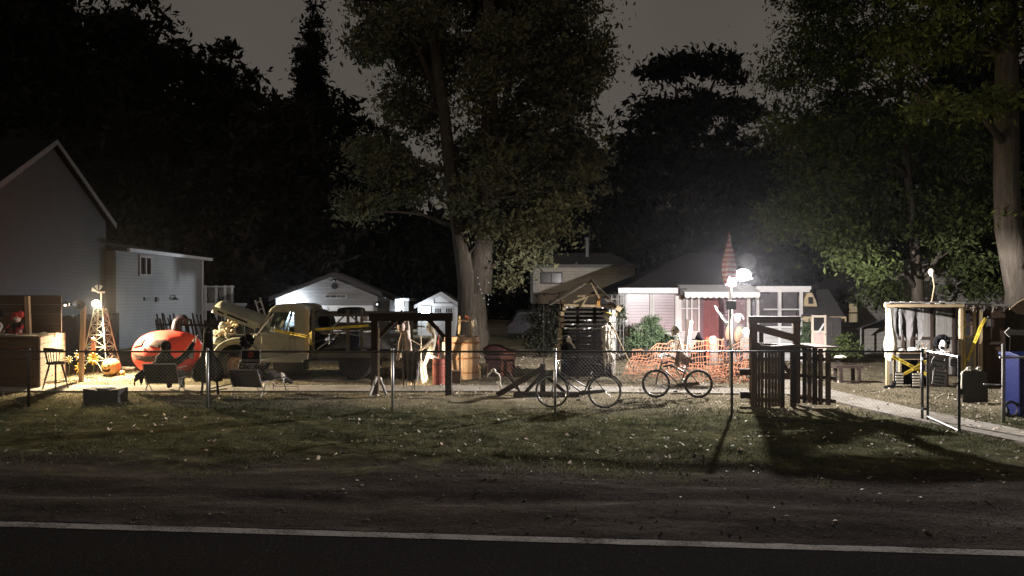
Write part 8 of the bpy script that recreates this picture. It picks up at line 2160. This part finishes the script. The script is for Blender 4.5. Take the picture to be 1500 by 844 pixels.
# skull on a long stick above the roof
T = Thing('skull_stake', 'small skull on a tall thin stick rising above the shack roof', 'skull', at(1371, 446, DS+.3)); mb = MB(); mb.tube([V3(x(1371.5), DS+.3, z(452)), at(1368.5, 420, DS+.3), at(1366, 404, DS+.3)], .016, 7); T.part('stick', mb, w_pale)
skull(T, at(1364.5, 399, DS+.3), .105, (-.25, -.9, 0))
# grave board with hands over it
DG2 = 18.0
q = onground(1428, DG2); T = Thing('grave_board', 'dark rounded headstone board leaning before the shack door', 'headstone', q)
w_ = .29; h_ = zw(541, DG2)-q.z; mb = MB(); pts = [(q.x-w_, q.z)]+[(q.x+w_*math.cos(a_), q.z+h_-.10+.10*math.sin(a_)) for a_ in np.linspace(math.pi, 0, 13)]+[(q.x+w_+.03, q.z)]; mb.prism(pts, DG2, DG2+.06); T.part('slab', mb, basic('dark_slab', (.055,.053,.05), .85, 0, .3, 6, .3), bevel=.01)
q = onground(1428, DG2+.3); T = Thing('climbing_skeleton', 'skeleton hidden behind the headstone with both hands gripping its top', 'skeleton', q)
a = lambda px, py, dd=0: at(px, py, DG2+dd)
mb = MB()
for px, sd in ((1419.5, 1), (1434.5, -1)): 
    mb.ell(a(px, 539.5, 0), (.045, .06, .028), 8, 6)
    for k in range(4): o = V3((k-1.5)*.022, 0, 0); mb.tube([a(px, 539, .04)+o*.5, a(px, 538, -.02)+o, a(px, 540, -.05)+o*1.2, a(px, 543.5, -.045)+o*1.2], [.013, .012, .011, .008], 6)
    mb.tube([a(px, 539, .02), a(px+sd*4, 539, -.02), a(px+sd*4.5, 542, -.04)], [.012, .011, .007], 5)
bonetube(mb, a(1418, 539, .06), a(1409.5, 546, .02), .017); bonetube(mb, a(1409.5, 546, .02), a(1408, 572, -.03), .020); mb.tube([a(1436, 540, .06), a(1438, 560, .25)], .016, 6)
for k in range(4): mb.tube([a(1407.5+k*.9, 572, -.04), a(1406+k*1.3, 580, -.06), a(1405.5+k*1.4, 586, -.05)], [.012, .011, .008], 5)
mb.ell(a(1428, 556, .35), (.2, .12, .25), 10, 8); T.part('bones', mb, bone, smooth=True)
# bin, arrow sign, tilted pan
DBn = 15.9
q = onground(1499, DBn); T = Thing('recycling_bin', 'blue wheeled bin at the right edge beside the fence post', 'bin', q)
blue = basic('blue_plastic', (.006,.010,.055), .5, 0, .2, 4, .15, spec=.06)
mb = MB(); w0, w1, h_ = .22, .28, zw(522, DBn)-q.z
mb.add([(q.x-w0, DBn-.22, q.z+.03), (q.x+w0, DBn-.22, q.z+.03), (q.x+w0, DBn+.22, q.z+.03), (q.x-w0, DBn+.22, q.z+.03), (q.x-w1, DBn-.30, q.z+h_), (q.x+w1, DBn-.30, q.z+h_), (q.x+w1, DBn+.30, q.z+h_), (q.x-w1, DBn+.30, q.z+h_)], [(3, 2, 1, 0), (4, 5, 6, 7), (0, 1, 5, 4), (1, 2, 6, 5), (2, 3, 7, 6), (3, 0, 4, 7)]); T.part('body', mb, blue, bevel=.025)
mb = MB(); mb.prism([(DBn-.34, q.z+h_+.005), (DBn+.34, q.z+h_+.005), (DBn+.34, q.z+h_+.07), (DBn, q.z+h_+.10), (DBn-.34, q.z+h_+.04)], q.x-.31, q.x+.31, 'x'); T.part('lid', mb, blue, bevel=.015)
mb = MB(); mb.prism([(q.x-.05, q.z+.12), (q.x+.01, q.z+.12), (q.x+.01, q.z+h_-.12), (q.x-.02, q.z+h_-.06), (q.x-.05, q.z+h_-.12)], DBn-.29, DBn-.245); T.part('panel_slot', mb, basic('dark_blue_slot', (.01,.013,.04), .6))
for sx in (-.23, .23):
    mb = MB(); mb.lathe([(.001, -.025), (.1, -.025), (.11, 0), (.1, .025), (.001, .025)], (q.x+sx, DBn+.22, q.z+.11), 18, Matrix.Rotation(R(90), 3, 'Y')); T.part('wheel', mb, rubber)
mb = MB(); mb.tube([(q.x-.2, DBn+.36, q.z+h_-.03), (q.x+.2, DBn+.36, q.z+h_-.03)], .015, 6); T.part('handle', mb, blue)
mb = MB(); qx = onground(1481, 15.75); mb.torus((qx.x, qx.y, qx.z+.17), .15, .03, 'y', 20, 7); single('old_tyre', mb, rubber, 'small dark tyre ring leaning at the foot of the blue bin', 'tyre')
q = V3(xw(1492, 17), 17.0, zw(487, 17)); T = Thing('arrow_sign', 'grey wooden arrow sign pointing left before the leaning trunk', 'sign', q-V3(0, 0, .8)); mb = MB(); px_ = lambda px, py: (xw(px, 17), zw(py, 17)); mb.prism([px_(1472, 487), px_(1479, 480), px_(1479, 483.5), px_(1520, 484), px_(1520, 492), px_(1479, 490.5), px_(1479, 494)], 17, 17.03); T.part('arrow', mb, w_grey)
mb = MB(); qx = onground(1512, 17.08); mb.bb(qx.x-.04, qx.x+.04, 17.05, 17.1, qx.z, zw(478, 17)); T.part('post', mb, w_greyV)
T = Thing('tilted_canopy', 'edge of a tilted tan canopy at the far right, above the arrow sign', 'canopy', V3(xw(1515, 17.5), 17.5, gz(11))); mb = MB(); vs = [at(1479, 453, 17.5), at(1492, 443, 17.6), at(1525, 426, 17.6), at(1530, 440, 18.0), at(1510, 462, 18.0), at(1490, 460, 17.8)]
mb.add(vs+[v+V3(0, .02, .015) for v in vs], [tuple(range(6)), tuple(range(11, 5, -1))]+[(i, i+6, (i+1) % 6+6, (i+1) % 6) for i in range(6)]); T.part('fabric', mb, basic('tan_fabric', (.20,.15,.12), .8))
mb = MB(); mb.tube([vs[0], vs[1], vs[2]], .014, 6); mb.cyl(onground(1518, 17.8), at(1518, 440, 17.8), .025, n=8); T.part('frame', mb, w_pale)

# added haze, standing in for lens glare round the lamps
if HAZE:
    mb = MB(); mb.bb(-130, 130, -30, 130, -9, 45)
    t = NT('glare_air'); v = t.n('ShaderNodeVolumePrincipled', i_Density=HAZE); v.inputs['Color'].default_value = (.86, .88, .95, 1); v.inputs['Anisotropy'].default_value = .9
    t.l(v.outputs[0], t.out.inputs['Volume'])
    tag(link('haze', mb.v, mb.f, t.m), 'thin pale haze added for lens glare round the lamps', 'haze', kind='stuff')
